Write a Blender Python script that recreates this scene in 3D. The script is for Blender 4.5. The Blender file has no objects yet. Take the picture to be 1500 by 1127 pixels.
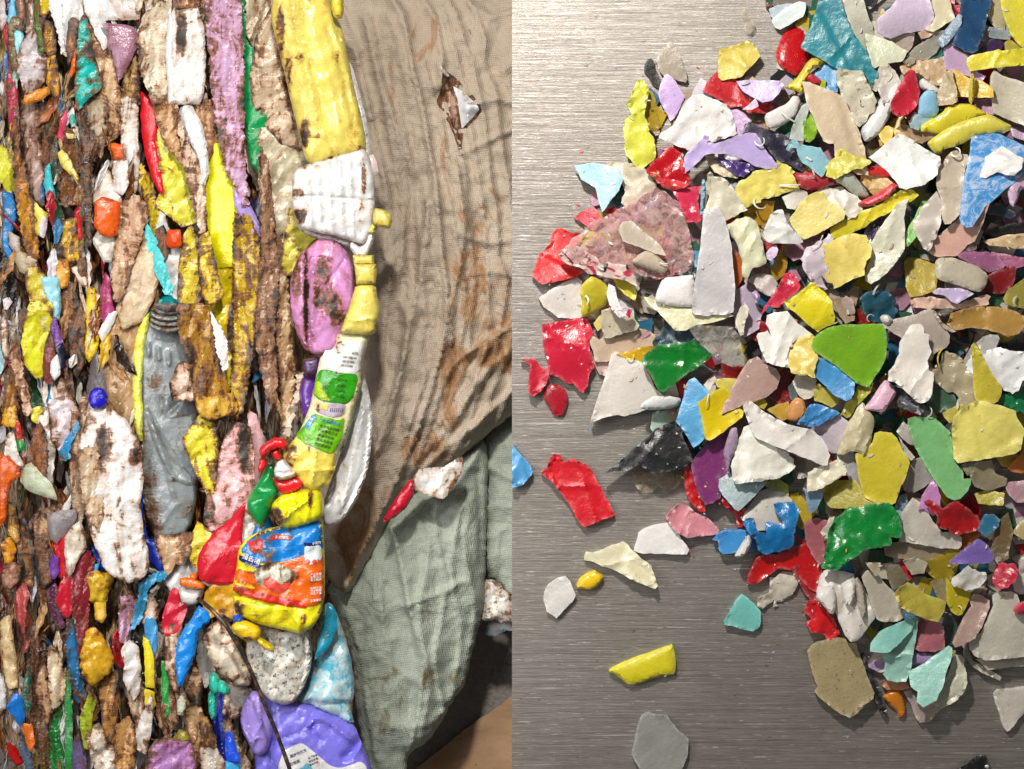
import bpy, math, random
import numpy as np
from mathutils import Vector
from mathutils.geometry import delaunay_2d_cdt

# ---------------------------------------------------------------- camera, light, exposure
S = 0.001                      # one photograph pixel is one millimetre
DCAM = 5.0
scene = bpy.context.scene
cam_d = bpy.data.cameras.new("camera"); cam = bpy.data.objects.new("camera", cam_d)
scene.collection.objects.link(cam); scene.camera = cam
cam.location = (0, 0, DCAM); cam_d.sensor_width = 36; cam_d.sensor_fit = 'HORIZONTAL'
cam_d.lens = 36 * DCAM / 1.5; cam_d.clip_end = 50
world = bpy.data.worlds.new("World"); scene.world = world; world.use_nodes = True
world.node_tree.nodes["Background"].inputs[0].default_value = (1.0, 0.975, 0.94, 1)
world.node_tree.nodes["Background"].inputs[1].default_value = 0.16
def area(name, loc, tgt, size, power, col):
    d = bpy.data.lights.new(name, 'AREA'); d.shape = 'DISK'; d.size = size; d.energy = power; d.color = col
    o = bpy.data.objects.new(name, d); scene.collection.objects.link(o); o.location = loc
    o.rotation_euler = (Vector(tgt) - Vector(loc)).to_track_quat('-Z', 'Y').to_euler(); return o
area("key_lamp", (-0.22, 1.30, 1.72), (0.36, -0.10, 0), 0.16, 52, (1.0, 0.95, 0.885))
area("soft_fill", (-1.75, 0.05, 1.75), (-1.15, -0.1, -0.3), 0.8, 18, (1.0, 0.98, 0.96))  # added fill for the left half, turned away from the metal sheet
def spot(name, loc, tgt, deg, power, col, rad):
    d = bpy.data.lights.new(name, 'SPOT'); d.energy = power; d.color = col; d.spot_size = math.radians(deg); d.spot_blend = 0.7; d.shadow_soft_size = rad
    o = bpy.data.objects.new(name, d); scene.collection.objects.link(o); o.location = loc
    o.rotation_euler = (Vector(tgt) - Vector(loc)).to_track_quat('-Z', 'Y').to_euler(); return o
spot("added_bale_spot", (-1.30, 0.95, 1.20), (-0.50, 0.24, -0.2), 44, 27, (1.0, 0.985, 0.97), 0.34)  # added spots, cones held to the bale to brighten it
spot("added_bale_spot", (-1.20, 0.40, 1.25), (-0.42, -0.36, -0.25), 44, 27, (1.0, 0.985, 0.97), 0.34)
spot("added_sack_spot", (-0.95, 0.85, 1.45), (-0.20, 0.16, -0.2), 30, 38, (1.0, 0.985, 0.97), 0.34)  # added spots that lift the sacks, no such source in the place
spot("added_sack_spot", (-0.85, 0.15, 1.40), (-0.17, -0.38, -0.3), 26, 64, (1.0, 0.985, 0.97), 0.34)
scene.view_settings.view_transform = 'Standard'; scene.view_settings.look = 'None'
scene.view_settings.gamma = 1; scene.view_settings.use_curve_mapping = False
scene.view_settings.exposure = 0.0

# ---------------------------------------------------------------- helpers
def hexlin(h):
    out = []
    for i in (0, 2, 4):
        c = int(h[i:i+2], 16) / 255
        out.append(c / 12.92 if c <= 0.04045 else ((c + 0.055) / 1.055) ** 2.4)
    return tuple(out)

def _hash(ix, iy, s):
    n = (ix.astype(np.int64) * 374761393 + iy.astype(np.int64) * 668265263 + s * 974634777) & 0x7fffffff
    n = (n ^ (n >> 13)) * 1274126177 & 0x7fffffff
    return ((n ^ (n >> 16)) & 0xffff) / 65535.0
def vnoise(x, y, s=0):
    ix = np.floor(x); iy = np.floor(y); fx = x - ix; fy = y - iy
    fx = fx * fx * (3 - 2 * fx); fy = fy * fy * (3 - 2 * fy)
    a = _hash(ix, iy, s); b = _hash(ix + 1, iy, s); c = _hash(ix, iy + 1, s); d = _hash(ix + 1, iy + 1, s)
    return (a + (b - a) * fx) * (1 - fy) + (c + (d - c) * fx) * fy - 0.5
def fbm(x, y, s=0, o=3):
    r = 0; a = 1
    for i in range(o):
        r = r + a * vnoise(x * 2 ** i + i * 7.3, y * 2 ** i + i * 3.1, s + i); a *= 0.5
    return r
def tri(x, y, s=0):               # creased facets: a lattice joined by flat triangles
    ix = np.floor(x); iy = np.floor(y); fx = x - ix; fy = y - iy
    a = _hash(ix, iy, s); b = _hash(ix + 1, iy, s); c = _hash(ix, iy + 1, s); d = _hash(ix + 1, iy + 1, s)
    return np.where(fx + fy < 1, a + fx * (b - a) + fy * (c - a), d + (1 - fx) * (c - d) + (1 - fy) * (b - d)) - 0.5
def seg_dist(P, A, B):
    d = B - A; L = (d ** 2).sum() + 1e-9
    t = np.clip(((P - A) @ d) / L, 0, 1)
    return np.sqrt(((P - A - t[:, None] * d) ** 2).sum(1))
def line_dist(P, pts):          # distance and side of an open polyline
    best = np.full(len(P), 1e9); side = np.zeros(len(P))
    for A, B in zip(pts[:-1], pts[1:]):
        A = np.array(A, float); B = np.array(B, float); d = seg_dist(P, A, B)
        cr = (B - A)[0] * (P[:, 1] - A[1]) - (B - A)[1] * (P[:, 0] - A[0])
        m = d < best; best[m] = d[m]; side[m] = np.sign(cr[m])
    return best, side
def inside(P, poly):
    x = P[:, 0]; y = P[:, 1]; r = np.zeros(len(P), bool); n = len(poly)
    for i in range(n):
        x1, y1 = poly[i]; x2, y2 = poly[(i + 1) % n]
        if y1 == y2: continue
        c = ((y1 > y) != (y2 > y)) & (x < (x2 - x1) * (y - y1) / (y2 - y1) + x1)
        r ^= c
    return r
def smooth_poly(poly, step, rnd, jit, curve):
    pts = np.array(poly, float)
    for _ in range(curve):                     # corner cutting
        q = []
        n = len(pts)
        for i in range(n):
            a, b = pts[i], pts[(i + 1) % n]
            q += [a * 0.82 + b * 0.18, a * 0.18 + b * 0.82]
        pts = np.array(q)
    out = []
    n = len(pts)
    for i in range(n):
        a, b = pts[i], pts[(i + 1) % n]; L = np.hypot(*(b - a)); k = max(1, int(round(L / step)))
        for j in range(k):
            out.append(a + (b - a) * j / k)
    out = np.array(out)
    keep = [0]
    for i in range(1, len(out)):
        if np.hypot(*(out[i] - out[keep[-1]])) > step * 0.35: keep.append(i)
    out = out[keep]
    if jit:
        sx = rnd.uniform(0, 99)
        out = out + jit * np.stack([2 * fbm(out[:, 0] / 7 + sx, out[:, 1] / 7, 5), 2 * fbm(out[:, 0] / 7, out[:, 1] / 7 + sx, 9)], 1)
    return out

ROOTCOL = scene.collection
def tag(o, label=None, cat=None, group=None, kind=None):
    if label: o['label'] = label
    if cat: o['category'] = cat
    if group: o['group'] = group
    if kind: o['kind'] = kind
    return o
def w2(px, py, z):              # where a point of the photograph's plane lies at height z
    k = (DCAM - z) / DCAM
    return ((px - 750) * S * k, (563.5 - py) * S * k)

def wloc(o):
    v = np.array(o.location)
    return v + wloc(o.parent) if o.parent else v
def mesh_obj(name, verts, faces, mat, origin, parent=None, attrs=None, sharp=35):
    me = bpy.data.meshes.new(name)
    o3 = np.array(origin); V = np.asarray(verts, float) - o3
    me.from_pydata(V.tolist(), [], faces); me.update()
    me.shade_smooth()
    if sharp: me.set_sharp_from_angle(angle=math.radians(sharp))
    for k, v in (attrs or {}).items():
        at = me.attributes.new(k, 'FLOAT', 'POINT'); at.data.foreach_set('value', np.asarray(v, dtype=np.float32))
    me.materials.append(mat)
    o = bpy.data.objects.new(name, me); ROOTCOL.objects.link(o)
    if parent is not None:
        o.parent = parent; o.location = tuple(o3 - wloc(parent))
    else: o.location = tuple(o3)
    return o

def empty(name, px, py, z):
    o = bpy.data.objects.new(name, None); ROOTCOL.objects.link(o); x, y = w2(px, py, z)
    o.location = (x, y, z); o.empty_display_size = 0.03; return o

TOP = {}
def near(hp, hz, Q):
    out = np.zeros(len(Q))
    for i in range(0, len(Q), 400):
        d = ((Q[i:i+400, None, :] - hp[None]) ** 2).sum(2)
        k = np.argpartition(d, min(4, d.shape[1] - 1), axis=1)[:, :4]; dd = np.take_along_axis(d, k, 1); w = 1 / (dd + 0.5)
        out[i:i+400] = (hz[k] * w).sum(1) / w.sum(1)
    return out
def piece(name, poly, z, mat, th=4, style='flat', amp=1.0, dome=0.0, tilt=(0, 0), bevel=2.5, step=4.0, jit=0.5,
          curve=1, parent=None, seed=None, folds=(), stains=(), ang=None, clip=None, flatback=False, sharp=35, lip=0.0, grow=0.0, bend=0.0, soft=False, host=None, off=0.7):
    """a real shell: traced outline at its own height, relief on top, a back side and walls. All lengths in mm."""
    rnd = random.Random(seed if seed is not None else int(sum(p[0] * 13 + p[1] * 7 for p in poly)))
    sd = rnd.randint(0, 9999)
    ring = smooth_poly(poly, step, rnd, jit, curve)
    if clip is not None: ring[:, 0] = clip(ring[:, 0])
    area2 = 0.5 * np.sum(ring[:, 0] * np.roll(ring[:, 1], -1) - np.roll(ring[:, 0], -1) * ring[:, 1])
    if area2 < 0: ring = ring[::-1]
    if grow:
        nn = np.roll(ring, -1, 0) - np.roll(ring, 1, 0); nn = nn / (np.hypot(nn[:, 0], nn[:, 1])[:, None] + 1e-6)
        ring = ring + grow * np.stack([nn[:, 1], -nn[:, 0]], 1)
    n = len(ring)
    x0, y0 = ring.min(0); x1, y1 = ring.max(0)
    gx, gy = np.meshgrid(np.arange(x0 + step / 2, x1, step), np.arange(y0 + step / 2, y1, step * 0.87))
    gx = gx + (np.arange(gx.shape[0]) % 2)[:, None] * step / 2
    G = np.stack([gx.ravel(), gy.ravel()], 1)
    rng = np.random.RandomState(sd); G = G + (rng.rand(*G.shape) - 0.5) * step * 0.4
    G = G[inside(G, ring)]
    def edge_d(P):
        b = np.full(len(P), 1e9)
        for i in range(n): b = np.minimum(b, seg_dist(P, ring[i], ring[(i + 1) % n]))
        return b
    if len(G):
        dg = edge_d(G); G = G[dg > step * 0.45]; dg = dg[dg > step * 0.45]
    else: dg = np.zeros(0)
    P = np.vstack([ring, G]) if len(G) else ring
    res = delaunay_2d_cdt([Vector(p) for p in P.tolist()], [(i, (i + 1) % n) for i in range(n)], [], 1, 1e-5)
    V2 = np.array([tuple(v) for v in res[0]]); F = [list(f) for f in res[2]]
    if len(V2) != len(P):
        d = edge_d(V2)
    else: d = np.concatenate([np.zeros(n), dg])
    c = ring.mean(0); X = V2[:, 0]; Y = V2[:, 1]; R = max(d.max(), 3.0)
    h = np.zeros(len(V2))
    # rounded rim
    h -= bevel * (1 - np.clip(d / (bevel * 1.3), 0, 1)) ** 2
    if dome and soft: h += dome * (1 - np.exp(-d / max(5.0, R * 0.45))) * 1.2
    elif dome: h += dome * np.sqrt(np.clip(1 - (1 - d / R) ** 2, 0, 1))
    if bend:                      # the chip keeps the curve of the bottle wall it came from
        ba = rnd.uniform(0, 3.14); q = ((X - c[0]) * math.cos(ba) + (Y - c[1]) * math.sin(ba)) / 22.0
        h += bend * np.clip(q * q, 0, 3)
    if lip:                       # torn, curled-up rim along one side
        la = rnd.uniform(0, 6.283); q = ((X - c[0]) * math.cos(la) + (Y - c[1]) * math.sin(la)) / (R * 1.3)
        h += lip * np.clip(q, 0, 1) * np.exp(-(d / 5.0) ** 2) * (1.2 + 3.0 * fbm(X / 6, Y / 6, sd + 21))
        h += lip * 0.5 * np.exp(-(d / 2.5)) * 2.0 * fbm(X / 5, Y / 5, sd + 22)
    h += tilt[0] * (X - c[0]) + tilt[1] * (Y - c[1])
    a0 = ang if ang is not None else rnd.uniform(0, math.pi)
    ca, sa = math.cos(a0), math.sin(a0); U = X * ca + Y * sa; W = -X * sa + Y * ca
    if style == 'flat':
        h += amp * (1.6 * fbm(X / 38, Y / 38, sd) + 0.3 * fbm(X / 9, Y / 9, sd + 5))
    elif style == 'rough':
        h += amp * (4.5 * fbm(X / 20, Y / 20, sd) + 1.8 * np.abs(fbm(X / 9, Y / 9, sd + 5, 2)))
    elif style == 'crease':
        h += amp * 1.6 * fbm(X / 30, Y / 30, sd)
        for _ in range(rnd.choice((2, 3))):
            t = rnd.uniform(0, math.pi); off = rnd.uniform(-0.4, 0.4) * R * 2
            s_ = (X - c[0]) * math.cos(t) + (Y - c[1]) * math.sin(t) - off + 3 * fbm(X / 15, Y / 15, sd + 8)
            if rnd.random() < 0.5: h += amp * 2.2 * np.exp(-np.abs(s_) / 3.5)
            else: h += amp * 2.2 / (1 + np.exp(-s_ / 1.2))
    elif style == 'crush':       # long folds running along the strip
        q = U / 9 + 1.2 * fbm(U / 26, W / 90, sd)
        q2 = U / 12 + 0.9 * fbm(X / 34, Y / 50, sd + 12)
        h += amp * (4.6 * tri(q2, W / 42, sd + 14) + 2.4 * tri(U / 5.5 + 0.3 * q2, W / 24, sd + 3) + 1.2 * np.abs(fbm(q, W / 60, sd + 3, 2)))
    elif style == 'dent':
        wx_ = 0.8 * fbm(X / 30, Y / 40, sd + 2)
        h += amp * (5.5 * tri(X / 19 + wx_, Y / 27 - wx_, sd + 7) + 2.6 * tri((X + Y * .5) / 9, (Y - X * .4) / 13, sd + 3) + 2.0 * fbm(X / 40, Y / 50, sd))
    elif style == 'ribs':
        h += amp * (2.2 * np.sin(U / 3.2) + 1.6 * fbm(X / 25, Y / 25, sd))
    elif style == 'dent':
        h += amp * (4.0 * fbm(X / 34, Y / 48, sd) + 6.0 * np.abs(vnoise(X / 22 + fbm(X / 30, Y / 60, sd + 2), Y / 60, sd + 7)) + 2.4 * np.abs(fbm(X / 14, Y / 22, sd + 3, 2)))
    for f in folds:              # (points, height, width, kind)
        dd, side = line_dist(V2, f[0]); dd = dd + 1.2 * fbm(X / 16, Y / 16, sd + 33)
        k = f[3] if len(f) > 3 else 'ridge'
        if k == 'ridge': h += f[1] * np.exp(-(dd / f[2]) ** 2)
        elif k in ('step', 'stepn'):
            sg = side * (1 if k == 'step' else -1)
            h += f[1] * np.where(sg > 0, np.exp(-np.abs(dd) / f[2]), np.exp(-np.abs(dd) / max(2.0, 0.28 * f[2]))) * np.clip(d / 6, 0, 1)
    if host is not None:         # lies on the surface of another piece
        hp, hz = TOP[host.name]
        h = h * 0.25 + (near(hp, hz, V2) - z) / S + off
    st = np.zeros(len(V2))
    for e in stains:             # (cx, cy, rx, ry, strength)
        q = ((X - e[0]) / e[2]) ** 2 + ((Y - e[1]) / e[3]) ** 2
        st = np.maximum(st, e[4] * np.clip(1.4 - q, 0, 1))
    rim = np.exp(-d / 2.2); rw = np.exp(-d / 6.0)
    zt = z + h * S
    kk = (DCAM - z) / DCAM
    wx = (X - 750) * S * kk; wy = (563.5 - Y) * S * kk
    top = np.stack([wx, wy, zt], 1)
    zb = (np.full(len(zt), z - th * S) if flatback else zt - th * S)
    zb = np.minimum(zb, zt - 0.0006)
    bot = np.stack([wx, wy, zb], 1); m = len(V2)
    faces = []
    for f in F:
        A = V2[f[0]]; B = V2[f[1]]; C = V2[f[2]]
        cr = (B[0] - A[0]) * (C[1] - A[1]) - (B[1] - A[1]) * (C[0] - A[0])
        if cr > 0: f = f[::-1]
        faces.append(f); faces.append([i + m for i in f[::-1]])
    edge = {}
    for f in faces[::2]:
        for i in range(3):
            a, b = f[i], f[(i + 1) % 3]
            if (b, a) in edge: del edge[(b, a)]
            else: edge[(a, b)] = 1
    for a, b in edge: faces.append([b, a, a + m, b + m])
    _top = (V2, zt)
    ox, oy = w2(c[0], c[1], z)
    zmin = float(zb.min())
    ob = mesh_obj(name, np.vstack([top, bot]), faces, mat, (ox, oy, zmin if flatback else z), parent,
                  {'rim': np.concatenate([rim, rim]), 'stain': np.concatenate([st, st]), 'edge': np.concatenate([rw, rw])}, sharp=sharp)
    TOP[ob.name] = _top
    return ob

# ---------------------------------------------------------------- materials
_M = {}
class NT:
    def __init__(s, name):
        s.m = bpy.data.materials.new(name); s.m.use_nodes = True; s.t = s.m.node_tree
        s.b = s.t.nodes['Principled BSDF']; s.out = s.t.nodes['Material Output']
        s.pos = s.n('ShaderNodeNewGeometry').outputs['Position']
    def n(s, typ, **kw):
        x = s.t.nodes.new(typ)
        for k, v in kw.items(): setattr(x, k, v)
        return x
    def put(s, sock, v):
        if hasattr(v, 'is_output') or isinstance(v, bpy.types.NodeSocket): s.t.links.new(v, sock)
        elif isinstance(v, (tuple, list)) and len(v) == 3 and sock.type == 'RGBA': sock.default_value = (*v, 1)
        else: sock.default_value = v
    def noise(s, scale, detail=3, rough=0.55, sc3=None, dist=0.0, vec=None):
        v = vec or s.pos
        if sc3:
            mp = s.n('ShaderNodeMapping'); s.put(mp.inputs['Vector'], v); mp.inputs['Scale'].default_value = sc3; v = mp.outputs[0]
        x = s.n('ShaderNodeTexNoise'); s.put(x.inputs['Vector'], v)
        x.inputs['Scale'].default_value = scale; x.inputs['Detail'].default_value = detail
        x.inputs['Roughness'].default_value = rough; x.inputs['Distortion'].default_value = dist
        return x.outputs['Fac']
    def math(s, op, a, b=0.0, c=None, clamp=False):
        x = s.n('ShaderNodeMath', operation=op, use_clamp=clamp); s.put(x.inputs[0], a); s.put(x.inputs[1], b)
        if c is not None: s.put(x.inputs[2], c)
        return x.outputs[0]
    def mr(s, v, a, b, c=0.0, d=1.0):
        x = s.n('ShaderNodeMapRange'); s.put(x.inputs[0], v)
        for i, q in enumerate((a, b, c, d)): s.put(x.inputs[i + 1], q)
        return x.outputs[0]
    def mix(s, f, a, b, mode='MIX'):
        x = s.n('ShaderNodeMix', data_type='RGBA', blend_type=mode); s.put(x.inputs[0], f); s.put(x.inputs[6], a); s.put(x.inputs[7], b)
        return x.outputs[2]
    def attr(s, name):
        return s.n('ShaderNodeAttribute', attribute_name=name).outputs['Fac']
    def bump(s, h, strength, dist, base=None):
        x = s.n('ShaderNodeBump'); s.put(x.inputs['Height'], h); x.inputs['Strength'].default_value = strength
        x.inputs['Distance'].default_value = dist
        if base is not None: s.put(x.inputs['Normal'], base)
        return x.outputs[0]

def m_flake(col, kind=''):
    key = ('flake', col, kind)
    if key in _M: return _M[key]
    t = NT('plastic_' + col + kind); c = hexlin(col); c = tuple(min(x * 1.0, 0.85) for x in c)
    lum = sum(c) / 3; lite = tuple(min(x * 1.0 + 0.16 + 0.12 * x, 0.86) for x in c); dark = tuple(x * 0.8 for x in c)
    n1 = t.noise(26, 3); n2 = t.noise(150, 2, 0.7); n3 = t.noise(420, 2, 0.8, dist=0.6)
    base = t.mix(t.mr(n1, 0.3, 0.7), c, dark)
    rimf = t.math('MULTIPLY', t.attr('rim'), t.mr(n2, 0.38, 0.62), clamp=True)
    base = t.mix(t.math('MULTIPLY', rimf, 0.75), base, lite)
    scuff = t.math('MULTIPLY', t.mr(t.noise(60, 4, 0.75, dist=1.5), 0.56, 0.66), t.mr(n3, 0.5, 0.62), clamp=True)
    if 's' in kind: base = t.mix(t.mr(t.noise(34, 5, 0.8, dist=2), 0.46, 0.56), base, tuple(min(x * 0.5 + 0.4, 0.8) for x in c))
    base = t.mix(t.math('MULTIPLY', scuff, 0.35), base, lite)
    spk = t.mr(t.noise(240, 2, 0.6), 0.71 if 'k' not in kind else 0.62, 0.76 if 'k' not in kind else 0.7)
    base = t.mix(t.math('MULTIPLY', spk, 0.7), base, (0.10, 0.06, 0.03))
    if 'm' in kind:      # printed film: crimson print
        base = t.mix(t.mr(t.noise(38, 2, 0.5, dist=1), 0.53, 0.56), base, (0.42, 0.02, 0.06))
        base = t.mix(t.mr(t.noise(55, 2, 0.5), 0.66, 0.68), base, (0.02, 0.02, 0.02))
    t.put(t.b.inputs['Base Color'], base)
    g = 'g' in kind
    t.put(t.b.inputs['Roughness'], t.mr(n1, 0.3, 0.7, 0.16 if g else 0.28, 0.3 if g else 0.46))
    t.b.inputs['Specular IOR Level'].default_value = 0.55
    b1 = t.bump(n1, 0.5, 0.004); b2 = t.bump(n2, 0.45 if not g else 0.25, 0.0016, b1); b3 = t.bump(n3, 0.35, 0.0006, b2)
    t.put(t.b.inputs['Normal'], b3)
    if 'f' in kind:      # thin clear film
        t.put(t.b.inputs['Alpha'], t.mr(t.noise(70, 4, 0.7, dist=1.5), 0.42, 0.64, 0.16, 0.72)); t.b.inputs['Roughness'].default_value = 0.2
    elif lum > 0.12:
        t.b.inputs['Subsurface Weight'].default_value = 0.12
        t.b.inputs['Subsurface Radius'].default_value = (0.006, 0.005, 0.004); t.b.inputs['Subsurface Scale'].default_value = 1.0
    _M[key] = t.m; return t.m

def m_bale(col, dirt, kind=''):
    key = ('bale', col, dirt, kind)
    if key in _M: return _M[key]
    t = NT('crushed_%s_%s%s' % (col, dirt, kind)); c = tuple(min(x, 0.74) for x in hexlin(col))
    d = dirt / 9.0
    n1 = t.noise(20, 4, 0.6); fine = t.noise(170, 3, 0.7)
    strk = t.noise(1.0, 4, 0.6, sc3=(32, 9, 20), dist=2.0)          # runs down the bale
    cross = t.noise(1.0, 3, 0.6, sc3=(14, 120, 40), dist=1.6)         # fine wrinkles across the strips
    blot = t.noise(24, 5, 0.66, dist=2.6)
    mixn = t.math('ADD', t.math('MULTIPLY', strk, 0.40), t.math('MULTIPLY', blot, 0.42))
    mixn = t.math('ADD', mixn, t.math('ADD', t.math('MULTIPLY', fine, 0.05), t.math('MULTIPLY', cross, 0.13)))
    thr = 0.735 - 0.265 * d
    m = t.math('MULTIPLY_ADD', mixn, 1.75, -0.375 - thr)
    sta = t.attr('stain')
    m = t.math('ADD', m, t.math('ADD', t.math('MULTIPLY', sta, 0.22), t.math('MULTIPLY', t.attr('edge'), 0.03 + 0.18 * min(1, d * 2))))
    wash = t.mr(m, -0.16, 0.05); mud = t.mr(m, 0.03, 0.08); dark = t.mr(m, 0.12, 0.19)
    base = t.mix(t.mr(n1, 0.3, 0.7), c, tuple(x * 0.8 for x in c))
    base = t.mix(t.math('MULTIPLY', wash, 0.7), base, (0.60, 0.33, 0.15), 'MULTIPLY')
    base = t.mix(t.math('MULTIPLY', mud, 0.9), base, t.mix(t.mr(fine, 0.4, 0.6), (0.21, 0.078, 0.026), (0.07, 0.024, 0.010)))
    base = t.mix(dark, base, (0.022, 0.011, 0.006))
    spk = t.math('MULTIPLY', t.mr(t.noise(330, 2, 0.6), 0.66, 0.7), 0.35 + 0.3 * d)
    base = t.mix(spk, base, (0.04, 0.02, 0.01))
    if 'p' in kind:      # grey specks of dirt
        base = t.mix(t.mr(t.noise(120, 5, 0.8), 0.53, 0.6), base, (0.09, 0.08, 0.065))
    if 'b' in kind:      # blue dye blotches
        base = t.mix(t.mr(t.noise(32, 4, 0.75), 0.5, 0.62), base, (0.06, 0.36, 0.5))
    t.put(t.b.inputs['Base Color'], base)
    t.put(t.b.inputs['Roughness'], t.mr(t.math('ADD', mud, t.mr(n1, 0.4, 0.7, 0, .5)), 0, 1.3, 0.2, 0.55)); t.b.inputs['Specular IOR Level'].default_value = 0.55
    vo = t.n('ShaderNodeTexVoronoi', feature='F1'); vm = t.n('ShaderNodeMapping'); va = t.n('ShaderNodeVectorMath', operation='MULTIPLY_ADD')
    nz = t.n('ShaderNodeTexNoise'); t.put(nz.inputs['Vector'], t.pos); nz.inputs['Scale'].default_value = 18
    t.put(va.inputs[0], nz.outputs['Color']); va.inputs[1].default_value = (0.045, 0.09, 0.03); t.put(va.inputs[2], t.pos)
    t.put(vm.inputs['Vector'], va.outputs[0]); vm.inputs['Scale'].default_value = (34, 15, 20); t.put(vo.inputs['Vector'], vm.outputs[0]); vo.inputs['Scale'].default_value = 1.0
    b0 = t.bump(vo.outputs['Distance'], 0.25, 0.008)
    b1 = t.bump(n1, 0.5, 0.006, b0); b2 = t.bump(t.math('MULTIPLY', cross, t.mr(wash, 0, 1, 0.15, 0.6)), 0.4, 0.003, b1)
    b3 = t.bump(t.math('ADD', mud, fine), 0.5, 0.0014, b2)
    t.put(t.b.inputs['Normal'], b3)
    if 'f' in kind: t.put(t.b.inputs['Alpha'], t.mr(mud, 0, 1, 0.6, 1.0))
    _M[key] = t.m; return t.m

def m_paint(col, rough=0.35, dirt=2):
    key = ('paint', col, rough, dirt)
    if key in _M: return _M[key]
    t = NT('paint_' + col); c = hexlin(col)
    base = t.mix(t.mr(t.noise(60, 5, 0.7), 0.68 - 0.05 * dirt, 0.8 - 0.05 * dirt), c, (0.10, 0.05, 0.02))
    t.put(t.b.inputs['Base Color'], base); t.b.inputs['Roughness'].default_value = rough
    t.put(t.b.inputs['Normal'], t.bump(t.noise(25, 3), 0.5, 0.006))
    _M[key] = t.m; return t.m

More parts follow.
